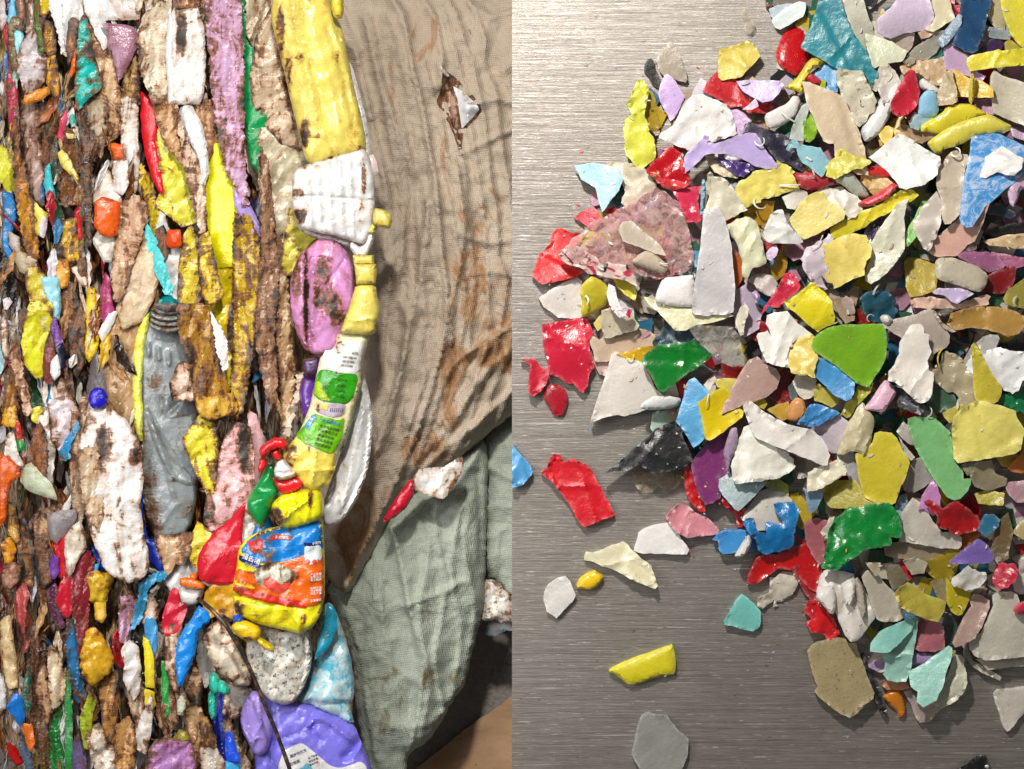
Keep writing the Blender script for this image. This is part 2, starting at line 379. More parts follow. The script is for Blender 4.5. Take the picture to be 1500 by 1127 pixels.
FLAKES = '''\
5;1f808c;crease;1100,0;76,-3 97,-3 104,18 113,38 127,58 132,72 138,80 139,88 133,97 128,88 122,79 96,77 72,62 56,53 56,50 66,28;large teal trapezoid flake near the top of the heap
2;b80a14;dome g;1100,0;38,32 50,25 62,24 64,30 60,40 66,60 62,68 56,80 48,84 36,76 29,70 27,60 29,52 33,42;glossy dark red cupped flake left of the large teal one
4;dfeae8;flat;1100,0;24,20 32,14 44,5 54,2 60,3 60,10 57,18 44,26 33,32 27,30 24,25;icy white rounded flake above the dark red cupped one
3;a8b8c0;flat;1100,0;20,10 30,6 46,3 40,14 26,22 22,18;blue grey chip tucked behind the icy white flake
1;7a7068;flat;1100,0;25,-4 68,-4 66,8 56,5 44,8 30,9 24,6;grey brown flake cut off by the top edge of the picture
1;1c4a30;flat;1100,0;16,-3 25,-3 22,8 17,9;dark green sliver at the top edge, leftmost of the heap
6;dcc428;dome;1100,0;68,63 74,64 80,68 74,74 68,75 62,86 57,93 58,100 56,103 46,99 38,96 40,93 48,88 56,78 62,68;yellow bone shaped strip below the dark red cupped flake
4;5a9cd0;flat;1100,0;66,80 74,76 82,71 90,73 96,77 96,88 95,102 84,100 76,90;sky blue flake under the lower tip of the large teal one
5;c82c40;dome;1100,0;62,82 66,81 76,86 78,90 75,96 66,93 60,88;small red rounded chip lying on the sky blue flake
5;a8bc20;flat;1100,0;78,88 82,88 82,98 76,97;tiny lime chip touching the small red rounded chip
7;d2bea0;crease;1100,150;56,-23 64,-22 98,-8 105,0 110,14 118,30 124,50 129,80 118,79 106,73 100,70 96,68 92,58 92,45 86,46 80,43 74,30 68,16 62,4;long beige creased flake slanting down from the teal one
6;d0cab4;rough k;1100,150;94,-34 98,-37 120,-34 126,-24 134,-12 138,0 136,10 130,14 126,22 120,28 116,26 112,16 106,2 99,-6 95,-18;cream brown speckled slab just right of the long beige flake
3;d8d6c4;flat;1100,0;99,-3 122,-3 128,16 134,28 138,40 130,44 127,62 120,48 112,38 106,22;cream strip along the right side of the large teal flake
5;c8ccb0;flat;1100,0;126,37 134,38 144,42 155,46 172,57 166,67 150,70 136,75 131,72 130,60 127,50;pale sage wedge under the big lilac rounded flake
6;d2c0d6;flat;1300,0;-12,22 -8,18 2,10 8,2 12,-3 46,-3 50,10 52,18 48,28 40,33 20,36 4,42 -4,40 -10,36;big pale lilac rounded flake at the top edge
3;b8a8a0;flat;1300,0;-2,42 14,36 30,37 28,50 23,58 0,48;pinkish grey flake under the big pale lilac one
5;dcd2b0;flat;1300,0;50,-3 68,-3 72,12 74,20 62,28 50,35 42,33 49,26 53,18 49,4;ivory faceted flake between the lilac and navy ones
4;c8a890;flat;1300,0;34,36 46,32 54,34 46,41 38,43;small flesh coloured chip under the ivory faceted flake
3;a09c8c;flat;1300,0;20,64 30,52 40,46 56,34 62,34 60,46 54,58 44,66 30,66;long grey green translucent flake below the ivory one
2;24685c;flat;1300,0;44,64 54,54 64,50 64,60 54,66;dark teal flake peeping out under the steel blue leaf shape
2;b01830;flat;1300,0;64,-2 74,-2 74,6 82,7 80,16 74,18 70,8;crimson scrap wedged beside the navy bar at the top
5;204a72;crease g;1300,0;82,-4 114,-4 114,6 110,20 105,38 99,52 99,56 92,60 84,58 76,52 69,50 73,42 74,36 78,28 80,14;long navy blue bar with a bent lower lip
6;6c869c;flat;1300,0;55,44 60,38 66,30 72,22 78,16 82,18 81,26 74,38 66,48 60,52 56,48;steel blue leaf shaped flake resting on the navy bar
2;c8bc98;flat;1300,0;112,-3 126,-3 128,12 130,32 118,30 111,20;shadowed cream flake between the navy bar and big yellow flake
3;909ca0;flat;1300,0;106,34 112,30 124,32 136,36 134,44 124,43 112,41;grey blue flake right of the navy bar
2;4a3060;flat g;1300,0;104,52 112,44 124,42 132,46 126,54 116,60 106,58;deep violet flake in the gap above the yellow bar
6;dcd03c;flat;1300,0;124,-4 156,-4 156,57 146,50 136,38 130,24 126,12;large smooth yellow flake in the top right corner
3;c8b850;flat;1300,0;129,47 134,43 141,48 148,53 140,57 130,56;small dull yellow flake just above the yellow bar
7;d8cc2c;crease;1300,0;88,64 94,60 100,59 116,56 122,54 126,56 156,52 156,72 142,73 120,74 100,77 92,78 88,72;thick yellow bar reaching in from the right edge
4;c8a8cc;flat;1300,0;62,54 68,50 80,56 90,62 88,68 90,76 108,84 104,90 98,90 90,84 72,78 63,76;lilac tapered flake whose tip goes under the yellow bar
4;c8ac88;rough k;1300,0;14,74 20,70 34,67 50,66 62,62 66,70 63,84 60,96 54,94 42,88 38,82 28,80 16,82;tan speckled lump above the bright red faceted flake
5;d0c8a8;rough;1300,0;18,68 24,63 30,64 31,68 24,72;tiny cream crumb beside the sage wedge
7;cc2038;crease;1300,0;3,114 13,94 18,87 20,80 26,76 30,78 33,88 36,100 34,112 30,119 22,126 12,129 6,125 3,118;bright red faceted flake standing upright near the top
5;ece6e0;dome;1300,0;34,94 36,88 40,86 50,92 58,98 58,104 48,102 38,98;small white rod right of the bright red faceted flake
6;94c8e8;dome;1300,0;36,106 42,100 50,100 55,104 56,112 57,122 54,128 44,130 34,126 33,118;light blue glossy cone below the small white rod
5;9cb8c0;rough;1300,150;24,20 30,12 42,13 52,17 46,22 38,28 34,31 25,27;frayed aqua grey flake under the light blue cone
6;b8a684;crease;1300,0;63,78 72,77 72,86 75,98 77,112 70,116 56,116 55,104 60,90;twisted taupe strip left of the amber flake
5;d8b02c;flat;1300,0;72,78 76,77 90,86 105,90 114,98 115,108 104,108 76,106 74,92;amber yellow rounded flake under the thin yellow sliver
8;c8b83c;dome;1300,0;92,82 94,80 96,88 96,100 95,110 92,116 90,110 90,96;thin yellow spindle sliver standing on the amber flake
6;c8c0ac;flat;1300,0;113,84 117,77 124,83 140,88 156,94 156,142 148,138 130,130 117,124 116,114 113,98;large greyish beige slab below the yellow bar
3;b888a8;flat;1300,150;94,-4 117,-4 118,14 106,14 98,8;mauve pink flake behind the double yellow lobe
3;a888a0;flat;1300,150;134,26 156,28 156,44 138,38;dusky mauve flake under the greyish beige slab
7;d6ca4c;dome;1300,150;44,44 60,32 74,24 84,20 100,16 112,13 124,20 136,26 134,32 118,33 94,37 92,40 82,46 68,50 62,52 60,56 54,56 48,50;lower lobe of olive yellow flake, long and rounded
6;dccc30;dome g;1300,150;37,28 38,24 50,18 62,10 64,5 74,2 92,2 104,9 112,13 94,18 76,24 64,30 56,34 44,32 38,32;upper glossy lemon lobe behind the olive yellow flake
7;f0eeea;crease;1300,150;-20,60 -12,54 -2,46 2,42 12,35 18,37 24,40 38,50 50,56 56,60 57,68 54,76 53,80 48,84 40,90 36,92 24,94 20,96 12,94 8,86 4,80 -2,74 -12,66;big white wrinkled flake left of the taupe standing one
4;dcac3c;flat;1300,150;-12,32 -4,26 2,26 14,32 28,42 44,54 38,56 20,44 12,38 0,44 -8,48;orange yellow flake behind the big white wrinkled one
3;a08464;flat;1300,150;16,24 36,28 52,32 58,38 44,42 38,46 20,38 8,30;brown tan flake under the frayed aqua grey flake
6;d8242c;dome g;1100,150;125,74 132,70 148,70 158,76 156,84 140,81 128,80;red curled strip below the big white wrinkled flake
2;8c0a14;flat;1100,150;104,76 126,72 126,80 118,86 112,82;dark red flake left of the red curled strip
5;ccaa6c;crease;1100,150;120,80 126,80 150,84 158,92 158,98 144,106 134,102 126,92 121,86;tan flake with a white upper edge below the red curl
7;d43444;dome;1100,150;118,110 126,106 140,100 148,94 156,88 162,92 156,98 150,106 136,112 130,115 118,114;slanting rosy red strip above the long yellow bar
6;dccc28;crease;1100,300;88,26 100,18 122,6 136,3 150,-6 164,-15 174,-17 180,-14 184,-10 176,-4 160,4 150,10 136,16 126,24 112,30 100,36 90,38 88,34;long bright yellow bar slanting across the middle
3;70742c;flat;1300,150;32,100 52,102 54,110 36,116 26,112;dark olive flake under the end of the long yellow bar
5;98d478;flat;1300,300;19,46 19,34 22,26 30,14 36,2 38,-4 46,-6 45,4 36,14 32,24 33,34 22,46;light green blade between two cream curls
6;d4cabe;crease;1300,300;44,-4 54,-14 60,0 58,20 56,28 52,38 48,48 45,51 40,48 34,38 28,26 28,18 34,12 36,4;off white curled flake right of the light green blade
7;c8b8a4;crease;1300,150;70,54 76,53 80,57 88,58 90,62 86,70 84,80 84,94 82,104 80,114 78,124 68,134 62,134 60,128 60,118 58,106 54,92 54,78 55,72 62,66 64,62;tall taupe beige flake standing left of the big blue one
8;3c94d8;flat s;1300,150;93,38 114,32 124,35 140,42 156,50 156,70 140,88 126,98 118,106 110,112 106,116 100,126 92,137 86,138 80,134 79,128 81,108 84,86 86,76 90,62 92,50;big bright blue wedge with whitish scuffs
9;e2deda;crease;1300,150;102,80 106,68 108,60 118,54 126,48 130,50 138,56 148,62 146,74 138,80 130,80 120,77 108,83 102,82;white folded flake lying on the big blue wedge
8;c8aac4;dome;1300,150;132,88 138,82 144,76 146,68 150,62 156,64 156,96 146,96 144,104 140,112 138,116 134,112 132,98;pinkish lilac drip shaped flake at the right edge
6;d4a898;flat;1300,300;50,44 56,34 68,24 78,16 84,20 92,18 100,12 106,4 111,-2 106,14 102,26 96,40 88,44 82,52 76,56 56,57 47,52;salmon pink slab with a rough tan edge under the blue wedge
4;28384c;flat;1300,300;104,2 118,-2 140,8 142,12 136,15 110,10;dark slate strip right of the salmon pink slab
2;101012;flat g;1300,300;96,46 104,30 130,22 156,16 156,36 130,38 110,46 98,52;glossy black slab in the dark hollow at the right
5;c8ac80;crease;1300,300;106,40 130,34 136,33 156,32 156,48 140,48 130,46 112,44;tan stick lying across the black hollow at the right edge
4;a86890;flat;1300,300;76,56 84,52 98,52 112,52 122,56 130,66 128,70 120,72 112,74 104,70 90,64 80,60;mauve rounded flake above the grey cream block
3;a05478;flat;1300,300;114,52 130,54 156,60 156,66 140,70 130,70 122,58;dull rose flake right of the mauve rounded one
5;b89898;flat f;1300,300;84,50 94,40 99,42 98,48 92,51;small clear pinkish chip against the salmon slab
6;c4baa4;dome;1300,300;53,62 58,58 72,58 84,62 100,68 110,76 111,80 108,90 102,96 92,94 76,88 60,84 54,80 52,74;grey cream rounded block right of the ochre square
3;78060c;flat;1300,300;104,96 110,78 120,72 142,66 140,82 134,96 120,98;dark red flake right of the grey cream block
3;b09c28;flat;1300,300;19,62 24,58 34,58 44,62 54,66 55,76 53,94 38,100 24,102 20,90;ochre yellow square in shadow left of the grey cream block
7;c8b4dc;flat;1300,300;50,96 56,92 80,92 88,94 94,98 84,104 76,109 70,106 64,100 52,98;pointed lilac flake under the grey cream block
5;d2ae9c;rough;1300,430;25,8 32,6 50,3 62,6 80,12 100,4 110,2 114,4 112,12 104,14 86,16 52,17 28,16;long flesh pink stick beneath the pointed lilac flake
4;bcb050;flat;1300,430;127,6 132,-4 156,-20 156,17 130,13;dull yellow flake at the right edge below the dark red
7;d8d6c0;crease;1100,300;172,-6 168,14 169,40 167,52 160,62 150,74 140,82 132,87 126,84 125,78 129,66 134,54 132,42 140,28 150,14 160,0;long ivory petal shaped flake right of the butter square
4;2c2444;flat g;1100,300;124,32 132,18 150,12 142,28 136,46 130,46;midnight violet flake between yellow bar and ivory petal
8;e6d06c;crease;1100,300;75,50 80,44 94,38 102,34 114,32 126,34 130,42 132,50 130,58 126,62 124,72 124,78 112,82 104,86 96,90 92,92 84,88 80,80 78,66 75,56;butter yellow square with a peeled upper edge
6;0c0a10;flat g;1100,300;77,78 84,86 94,88 104,84 118,80 112,90 106,98 98,99 90,95 82,89;black flake showing under the butter yellow square
7;d4c6d0;rough;1100,300;55,60 62,46 72,42 80,38 86,32 89,34 90,40 82,46 80,54 84,70 86,82 90,90 80,93 70,92 66,84 60,74;lilac white rough lump left of the butter square
4;b8a49c;flat;1100,300;62,82 76,90 90,94 102,98 112,106 114,120 100,122 84,110 70,100;pinkish taupe flake under the black one
2;9c7080;flat;1100,300;34,52 46,62 58,58 64,46 78,38 82,28 64,36 50,42 34,44;dusky mauve flake in the gap under the white trapezoid
8;e8e6e2;crease;1100,300;13,34 18,20 22,10 28,6 34,6 36,12 40,22 48,30 56,38 57,41 52,44 36,43 20,41;bright white trapezoid with a pinched rim
7;e6d47c;flat;1100,300;42,16 48,8 54,-2 62,-10 72,-14 80,-14 86,-4 100,4 104,8 102,16 84,26 70,34 58,38 52,32 46,24;butter yellow smooth flake right of the white trapezoid
5;dcd6c8;rough;1100,150;74,96 82,90 90,94 98,92 108,98 116,102 120,110 122,118 116,124 106,130 102,122 84,112 78,102;cream crumbly lump above the butter yellow smooth flake
5;b02434;dome;1100,150;44,78 48,76 54,77 60,76 70,74 82,82 92,86 98,90 84,92 74,97 64,96 54,94 50,86;muted red lip shaped flake under the light blue splash
4;e6d47c;flat;1100,150;56,76 61,69 68,74 72,78 60,80;tiny butter chip above the muted red lip shape
5;e4d46c;rough;1100,150;28,64 36,66 44,72 49,76 45,80 50,90 54,95 40,98 30,102 16,106 4,112 -10,118 -18,100 -16,90 -4,84 4,76 24,72 27,70;broad yellow crinkled sheet under the lavender star
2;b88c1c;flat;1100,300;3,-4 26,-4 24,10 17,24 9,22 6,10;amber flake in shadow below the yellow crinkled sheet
4;d8d0c8;flat;1100,150;34,104 50,96 62,98 62,104 54,110 48,118 40,116;plain white flake beneath the muted red lip shape
8;98ccd8;flat;1100,150;38,52 40,48 44,42 50,42 54,47 64,48 76,50 80,56 88,66 84,72 80,80 78,82 66,72 56,66 52,58 50,50 46,50 43,54;light blue splash shaped flake with a curled tail
8;ccc244;rough;1100,150;84,82 82,70 92,62 96,52 100,51 112,58 130,64 132,66 124,72 110,76 100,80 92,84;mustard yellow triangle at the foot of the long beige flake
6;bcc4b4;dome;1100,150;98,80 104,76 112,78 118,86 126,94 131,102 129,105 120,104 110,98 100,90 94,88 92,84;sage grey curved tongue under the mustard triangle
6;88b424;crease;1100,150;56,24 60,14 64,5 66,12 70,22 72,26 72,32 70,40 64,44 60,43 58,36 58,27;lime green crumpled chip left of the long beige flake
7;d0d6d0;flat;1100,150;56,4 62,0 64,4 60,20 58,28 58,42 50,42 42,40 44,32 50,16;pale grey green blade left of the lime chip
7;eae7e3;dome;1000,100;90,54 92,50 104,44 116,38 122,30 128,31 130,36 128,44 124,54 114,60 104,66 94,65 91,60;white bean shaped flake under the lilac trapezoid
3;0c5c3c;flat;1100,150;26,32 36,24 46,18 48,26 44,36 40,40 32,36;deep green flake under the white bean shape
5;2c2438;crease;1100,150;-9,34 -7,24 -2,22 6,25 20,30 36,36 43,42 40,46 50,50 52,60 60,69 56,76 46,72 38,66 28,64 26,62 16,48 8,38 -2,36;large blackish violet flake between lavender star and blue splash
7;c0aee0;flat;1000,100;2,98 6,92 14,85 20,80 24,74 29,76 28,82 34,83 46,80 60,74 72,71 80,72 84,76 90,88 98,98 104,106 104,109 92,110 80,107 62,98 48,94 32,94 24,96 18,102 12,108 4,114 2,106;large lavender star shaped flake
5;40246c;rough g;900,200;110,24 118,23 150,31 154,36 146,42 142,46 132,42 124,36 114,30;deep purple strip under the lavender star
4;c8b898;flat;900,200;100,20 110,21 114,29 126,37 136,46 120,44 110,39 103,28;sand coloured sliver under the lavender star
3;30484e;flat;900,200;114,44 136,44 148,42 154,38 150,60 146,66 140,72 134,68 128,58 124,54;dark slate green flake right of the ivory knob
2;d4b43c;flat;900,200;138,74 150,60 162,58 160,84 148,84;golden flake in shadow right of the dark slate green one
6;eeeae6;rough;900,50;48,114 52,109 62,102 68,92 74,82 80,72 86,67 98,67 110,71 122,78 128,86 132,98 136,109 122,115 104,120 97,116 90,122 84,128 74,124 60,120;large white pitted round flake at the upper left
5;d4d448;rough;900,50;24,52 33,50 37,60 36,74 33,88 36,98 38,108 44,116 46,128 46,136 36,144 28,148 24,146 20,140 12,134 11,124 11,94 19,87 14,77 20,64 22,60;bumpy lime yellow strip on the upper left rim of the heap
2;a88c0c;flat;900,50;38,62 42,64 46,76 48,92 50,102 46,106 38,106 36,96 34,88 36,76;ochre face beside the bumpy lime yellow strip
2;28261e;flat;900,50;33,36 36,28 40,27 43,30 45,38 50,48 50,56 48,60 42,56 38,48 33,42;black brown chip beside the taupe triangle
3;a89c8a;flat;900,50;57,14 60,9 64,10 70,18 74,28 78,40 80,50 78,53 68,50 62,46 54,46 50,42 46,30 50,22;taupe triangle at the upper left tip of the heap
3;ccaee0;flat;900,50;55,46 58,44 64,48 68,54 74,64 77,68 72,80 66,92 61,96 58,88 50,74 48,64 50,56;orchid diamond below the taupe triangle
4;dcc860;crease;px;1053,71 1068,70 1094,60 1105,67 1113,83 1099,99 1085,113 1057,118 1052,113;pale yellow quadrilateral lying apart near the red flake
2;c02028;crease;px;1029,135 1035,122 1050,105 1060,116 1078,115 1089,138 1099,147 1138,154 1122,167 1096,167 1083,156 1069,158 1059,149;red wrinkled flake under the pale yellow quadrilateral
6;c4b0dc;flat;px;1079,119 1094,117 1145,119 1148,124 1140,138 1131,147 1117,151 1106,145 1090,135;lilac trapezoid lying on the red wrinkled flake
7;dcc8dc;flat;px;1088,160 1099,152 1106,145 1111,156 1101,161;small pale pink chip at the foot of the lilac trapezoid
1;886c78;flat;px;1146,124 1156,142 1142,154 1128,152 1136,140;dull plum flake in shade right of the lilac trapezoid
5;b48cb8;flat;1000,100;52,46 60,45 68,50 74,58 68,62 66,72 62,76 58,62 54,54;orchid pink flake wedged beside the large white pitted one
1;c4b8a4;flat f;px;1085,16 1092,14 1099,27 1105,36 1106,43 1099,48 1096,51 1092,44 1089,32;thin clear beige splinter alone near the top edge
5;d8d0bc;rough;1100,0;133,98 138,84 142,72 150,70 156,76 152,88 146,96 138,100;cream curl between the teal flake's tip and white flakes
5;dadada;dome;1100,150;120,30 130,16 138,6 142,-4 152,-14 160,-18 162,-6 158,0 150,20 140,36 128,44 124,42;milky white curved strip right of the speckled slab
5;dcc05c;flat;1100,150;140,34 144,28 152,25 156,34 153,46 146,47 142,40;small golden flake under the milky white strip
2;887860;flat;1100,150;124,48 140,36 148,50 142,60 130,66;grey brown flake at the lower right of the long beige one
5;dcd8d0;rough;1300,0;-2,70 8,78 14,88 12,98 6,106 0,112 -6,116 -10,100 -6,84;white grainy flake left of the bright red faceted one
6;a8d0de;flat;px;841,241 870,239 908,247 913,262 906,280 898,290 882,312 878,300 872,275 852,262;pale blue kite shaped flake on the left rim
4;ccc0a8;rough;900,200;-12,30 0,26 8,28 20,30 26,34 34,36 36,42 46,54 42,60 30,66 24,74 14,78 8,74 12,62 8,50 0,40 -8,38;sandy cream flake right of the pale blue kite shape
6;b40818;crease g;900,200;35,36 44,26 52,20 56,14 62,11 68,14 74,20 76,30 78,38 83,44 82,54 72,56 60,54 48,52 42,44 36,40;glossy deep red flake below the lavender star's left arm
7;d83038;crease g;900,200;48,46 62,47 82,53 76,57 64,58 52,55;orange red lip along the foot of the deep red flake
5;cc3050;rough g;900,200;62,58 80,55 96,54 93,62 91,70 93,80 97,90 90,95 80,94 74,84 70,72;raspberry pink crinkled flake below the glossy deep red one
6;88b8cc;dome;900,200;96,48 99,47 101,60 100,76 97,86 94,86 95,66;thin pale blue sliver left of the ivory knob
7;d8d2ba;rough;900,200;102,42 106,39 110,44 118,45 128,54 134,64 142,74 146,82 138,84 124,92 118,96 108,94 100,82 104,66 102,54;ivory knotted knob above the frosted tall strip
7;d8d6b4;crush v;930,330;98,2 110,-6 124,-10 134,-4 138,12 142,30 145,42 136,46 128,48 124,60 118,56 118,40 112,20 104,8;ivory finger ribbed piece right of the frosted strip
8;c8c4c4;flat;930,330;76,-18 84,-18 92,-20 100,-4 104,12 106,24 108,44 110,70 108,96 100,98 86,98 80,100 66,98 63,94 64,80 68,50 72,24 74,4;tall frosted white folded strip standing in the left middle
7;ece6e4;dome;930,330;22,80 28,62 34,57 50,56 64,54 65,62 65,84 64,90 50,90 24,86;white cushion shaped block left of the frosted strip
6;d4d0a8;flat;930,330;10,78 22,82 26,88 62,92 66,98 84,100 106,98 108,100 90,106 66,110 56,116 44,116 36,106 24,94 16,88;cream tray shaped flake beneath the white cushion block
3;c86428;flat;930,330;104,26 112,32 119,36 118,60 112,70 108,56;rust orange flake behind the frosted strip
3;5098c0;flat;930,330;64,30 66,28 76,29 74,48 66,46;small blue flake left of the frosted strip
3;b4a4b8;flat;930,330;108,72 128,62 130,74 136,90 142,94 138,102 136,114 120,124 110,112 108,90;greyish lilac plate right of the frosted strip's foot
7;ccb0e0;dome;930,330;128,74 134,72 138,78 136,84 130,80;tiny bright lilac bead on the greyish lilac plate
6;ccc6b0;crease;930,330;111,102 117,90 122,87 125,92 121,108 119,120 116,122 112,112;ivory sliver left of the tiny lilac bead
6;dcaca8;rough gf;px;822,366 845,345 875,322 900,312 945,285 960,272 1000,300 1010,340 1018,385 1005,398 960,410 930,400 880,395 840,385;large clear pinkish film crumpled on the left slope
7;dcc85c;rough;760,300;66,44 70,36 80,30 96,32 104,31 105,36 98,42 80,44;pale yellow scrap lying on the clear pinkish film
8;c0b4a0;flat;760,300;110,28 113,19 124,18 134,27 148,38 156,46 162,56 150,54 130,46 114,40;long greige tongue lying across the pinkish film
7;c8b8a0;dome;760,300;124,62 130,56 140,50 148,52 156,60 166,68 160,76 140,70 128,66;rounded beige pebble flake below the greige tongue
3;d01018;crease;760,300;14,78 18,68 24,54 34,44 36,32 42,26 48,26 54,30 70,32 66,42 58,50 48,52 44,57 50,64 62,70 72,74 62,80 50,82 26,88 20,84;vivid red square flake at the leftmost edge of the heap
3;c01838;flat;760,300;61,15 68,8 82,2 90,12 94,18 88,22 84,28 80,27 70,20;crimson flake under the tip of the pale blue kite
3;a01020;flat g;760,300;94,6 106,2 112,8 100,18;dark red scrap between pale blue kite and pinkish film
7;ccb4a8;rough m;760,300;44,56 50,50 62,44 76,52 84,58 90,66 98,64 118,66 128,80 130,90 120,84 106,80 98,80 80,76 70,70 56,66 48,62;crumpled film printed in crimson beside the vivid red square
6;ccbc2c;dome;760,300;68,90 74,83 80,78 90,82 98,90 100,104 96,110 88,116 78,122 70,124 68,116 70,108 67,98;knobbly mustard lump under the crimson printed film
4;ccbc30;flat;760,300;104,82 112,82 124,84 130,98 128,106 116,98 108,90;smooth mustard flake right of the knobbly mustard lump
3;d4ccc4;flat;760,300;22,103 34,94 48,86 64,79 69,84 70,98 72,110 74,120 66,126 44,124 28,112;white triangular flake under the vivid red square
5;c8bca4;flat k;750,450;98,4 112,0 130,6 140,20 136,26 124,28 108,34 102,34 98,22;sandy rounded flake below the knobbly mustard lump
7;dcd0d0;crease m;760,300;99,86 106,90 108,104 112,114 124,116 122,124 110,124 104,118 100,112 97,98;narrow white scrap with magenta print
4;d8c070;flat;750,450;90,18 96,10 108,0 114,2 104,12 100,22 94,26;narrow straw coloured flake left of the sandy rounded one
3;bca48c;flat;750,450;83,30 86,29 96,36 110,34 124,29 140,24 152,26 160,34 160,46 140,48 122,52 112,58 104,60 92,60 88,46;broad tan flake between the red square and green flakes
1;b89890;flat;750,450;88,58 106,56 112,60 104,76 96,74;pinkish taupe flake at the rim, left of the white quad
4;c41c38;crease g;750,450;33,19 40,17 58,15 70,12 82,12 90,28 86,34 84,36 86,48 90,62 91,66 86,73 84,76 84,86 78,94 74,92 68,84 60,84 52,78 42,74 40,68 38,54 34,38;large crimson folded square on the left rim
3;c01c34;crease;750,450;10,58 20,58 24,56 32,66 38,69 41,76 38,84 32,92 24,98 19,96 18,84 20,64;small crimson torn piece left of the large crimson square
2;a81026;dome g;750,450;34,94 38,88 44,84 52,86 58,90 62,100 60,112 56,120 46,120 42,112 36,104;small dark crimson cube below the large crimson square
5;d2cbc2;flat;750,450;110,52 114,49 124,54 142,61 150,74 158,90 170,100 166,110 150,112 136,117 124,120 116,118 106,120 92,125 86,127 88,120 100,84;large greyish white quad on the left rim of the heap
4;d4a418;flat;750,450;115,52 130,48 142,44 152,43 162,42 160,54 150,58 142,62 128,58;golden wedge between the white quad and the green flake
3;2c4854;rough;930,450;18,40 30,28 32,14 46,18 62,18 68,30 70,38 50,40 36,42 22,46;dark steel blue flake behind the green trapezoid
7;087424;crease g;930,450;7,58 14,50 22,44 30,41 40,40 66,37 76,44 86,52 78,60 66,68 56,74 42,86 31,94 26,92 16,72 10,66;deep green trapezoid left of the clear sheet
7;b8b4ac;crease gf;930,450;58,22 70,20 108,22 112,28 116,36 120,60 121,65 108,66 94,60 80,48 66,34;clear colourless sheet with a chipped edge
3;98101c;flat;930,450;120,24 136,14 150,20 144,32 134,38 124,32;dark crimson flake right of the clear sheet
3;a00818;flat;930,450;94,60 108,64 122,64 118,78 106,82 96,74;dark red flake under the clear sheet's lower tip
6;ba9a90;flat;930,450;95,118 98,106 104,92 112,80 120,66 126,58 134,54 142,62 156,68 161,76 156,90 147,98 130,104 118,108 104,114;big dusty rose flake in the lower middle
5;dcd064;flat;930,450;88,80 100,78 114,79 110,90 104,96 96,92 90,86;pale yellow flake left of the big dusty rose one
6;e0dcd0;flat;930,450;76,86 80,80 88,76 90,80 85,86 82,92;tiny white wedge beside the blue lobed flake
7;58a4d4;flat;940,580;38,28 42,14 46,2 48,-10 52,-18 58,-20 64,-14 74,-4 70,4 63,10 66,28 69,47 62,54 57,57 52,48 46,38;blue lobed flake between the black wedge and yellow one
7;e6ca08;flat;940,580;61,8 66,4 80,-6 92,-10 98,-2 94,8 88,18 90,22 96,18 108,14 112,17 110,24 96,34 90,40 80,46 74,49 70,48 69,42 66,26;vivid yellow plate right of the blue lobed flake
5;7c2e6c;flat;940,580;54,76 60,66 66,58 74,50 86,44 96,36 98,50 92,66 94,82 92,88 84,90 85,96 88,106 86,112 78,118 70,120 64,112 58,96;large magenta purple flake below the vivid yellow plate
7;a890ac;dome g;940,580;94,46 98,36 104,34 106,44 104,56 102,62 98,72 98,84 94,86 92,72 90,62;lilac crystal like sliver on the magenta purple flake
4;c00814;rough;950,700;39,-14 48,-12 56,8 60,20 63,27 62,36 56,37 48,30 42,18 39,8;red strip along the left side of the magenta purple flake
7;1c1c1e;crease;px;883,695 905,680 925,660 950,640 962,628 988,616 994,620 1000,640 1012,665 1010,680 1000,686 975,692 955,694 948,688 935,680 920,690 900,690;black scratched wedge pointing left out of the heap
3;a4bcaa;flat;940,580;12,18 24,16 44,18 42,28 34,34 24,42 16,44 9,36;mint grey translucent flake under the white pebble
7;d8dad6;dome;940,580;-2,14 0,8 6,4 14,0 30,0 42,2 44,6 40,12 28,15 10,16;oval white pebble flake under the green trapezoid
2;a09078;flat f;px;925,692 940,688 950,694 985,690 1000,688 1000,705 990,715 975,722 965,712 955,722 940,722 930,712;brownish clear flake under the black wedge
8;e6e0d8;crease;1100,560;-8,27 -5,21 2,22 14,32 26,40 40,46 52,49 66,52 76,60 82,68 87,80 84,92 79,92 66,86 46,78 24,69 5,61 0,50 -5,38;long off white bar slanting through the lower middle
7;eeebde;rough;1100,560;-20,66 -10,58 -8,50 -2,48 8,60 24,70 40,78 46,84 50,92 42,100 28,106 12,108 -2,110 -16,112 -20,104 -21,92 -18,80;white crumpled two layered piece under the long white bar
6;98acb2;flat;950,700;73,-2 78,-6 86,-8 92,-4 98,6 110,5 134,1 126,10 116,20 106,30 98,36 94,34 86,24 78,14;grey blue flake under the white crumpled piece
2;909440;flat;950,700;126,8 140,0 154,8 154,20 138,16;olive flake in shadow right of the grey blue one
4;b40814;rough;950,700;78,22 84,24 90,32 98,36 108,32 106,44 103,54 98,54 96,42 84,32;red splinter below the grey blue flake
4;ccc6bc;flat;950,700;102,46 110,32 122,16 134,11 150,16 158,24 158,36 150,50 138,56 120,58 110,52;greyish white flake behind the crumpled blue piece
7;0874b4;rough g;950,700;105,48 108,45 115,44 118,54 122,60 130,60 129,50 140,50 148,52 148,46 140,38 139,30 148,28 160,27 165,34 164,46 161,62 160,75 150,80 140,82 130,85 122,80 118,70 112,62 106,56;glossy cobalt crumpled piece on the lower left slope
4;3c8ccc;flat;950,700;77,60 84,58 100,57 108,58 114,62 118,72 118,80 110,82 98,82 82,84 78,80 77,70 71,68 74,64;clean mid blue chip left of the cobalt crumpled piece
7;e0dcd4;dome;950,700;95,86 100,78 106,68 111,62 114,70 110,80 104,87 98,88;small white splinter lying on the clean mid blue chip
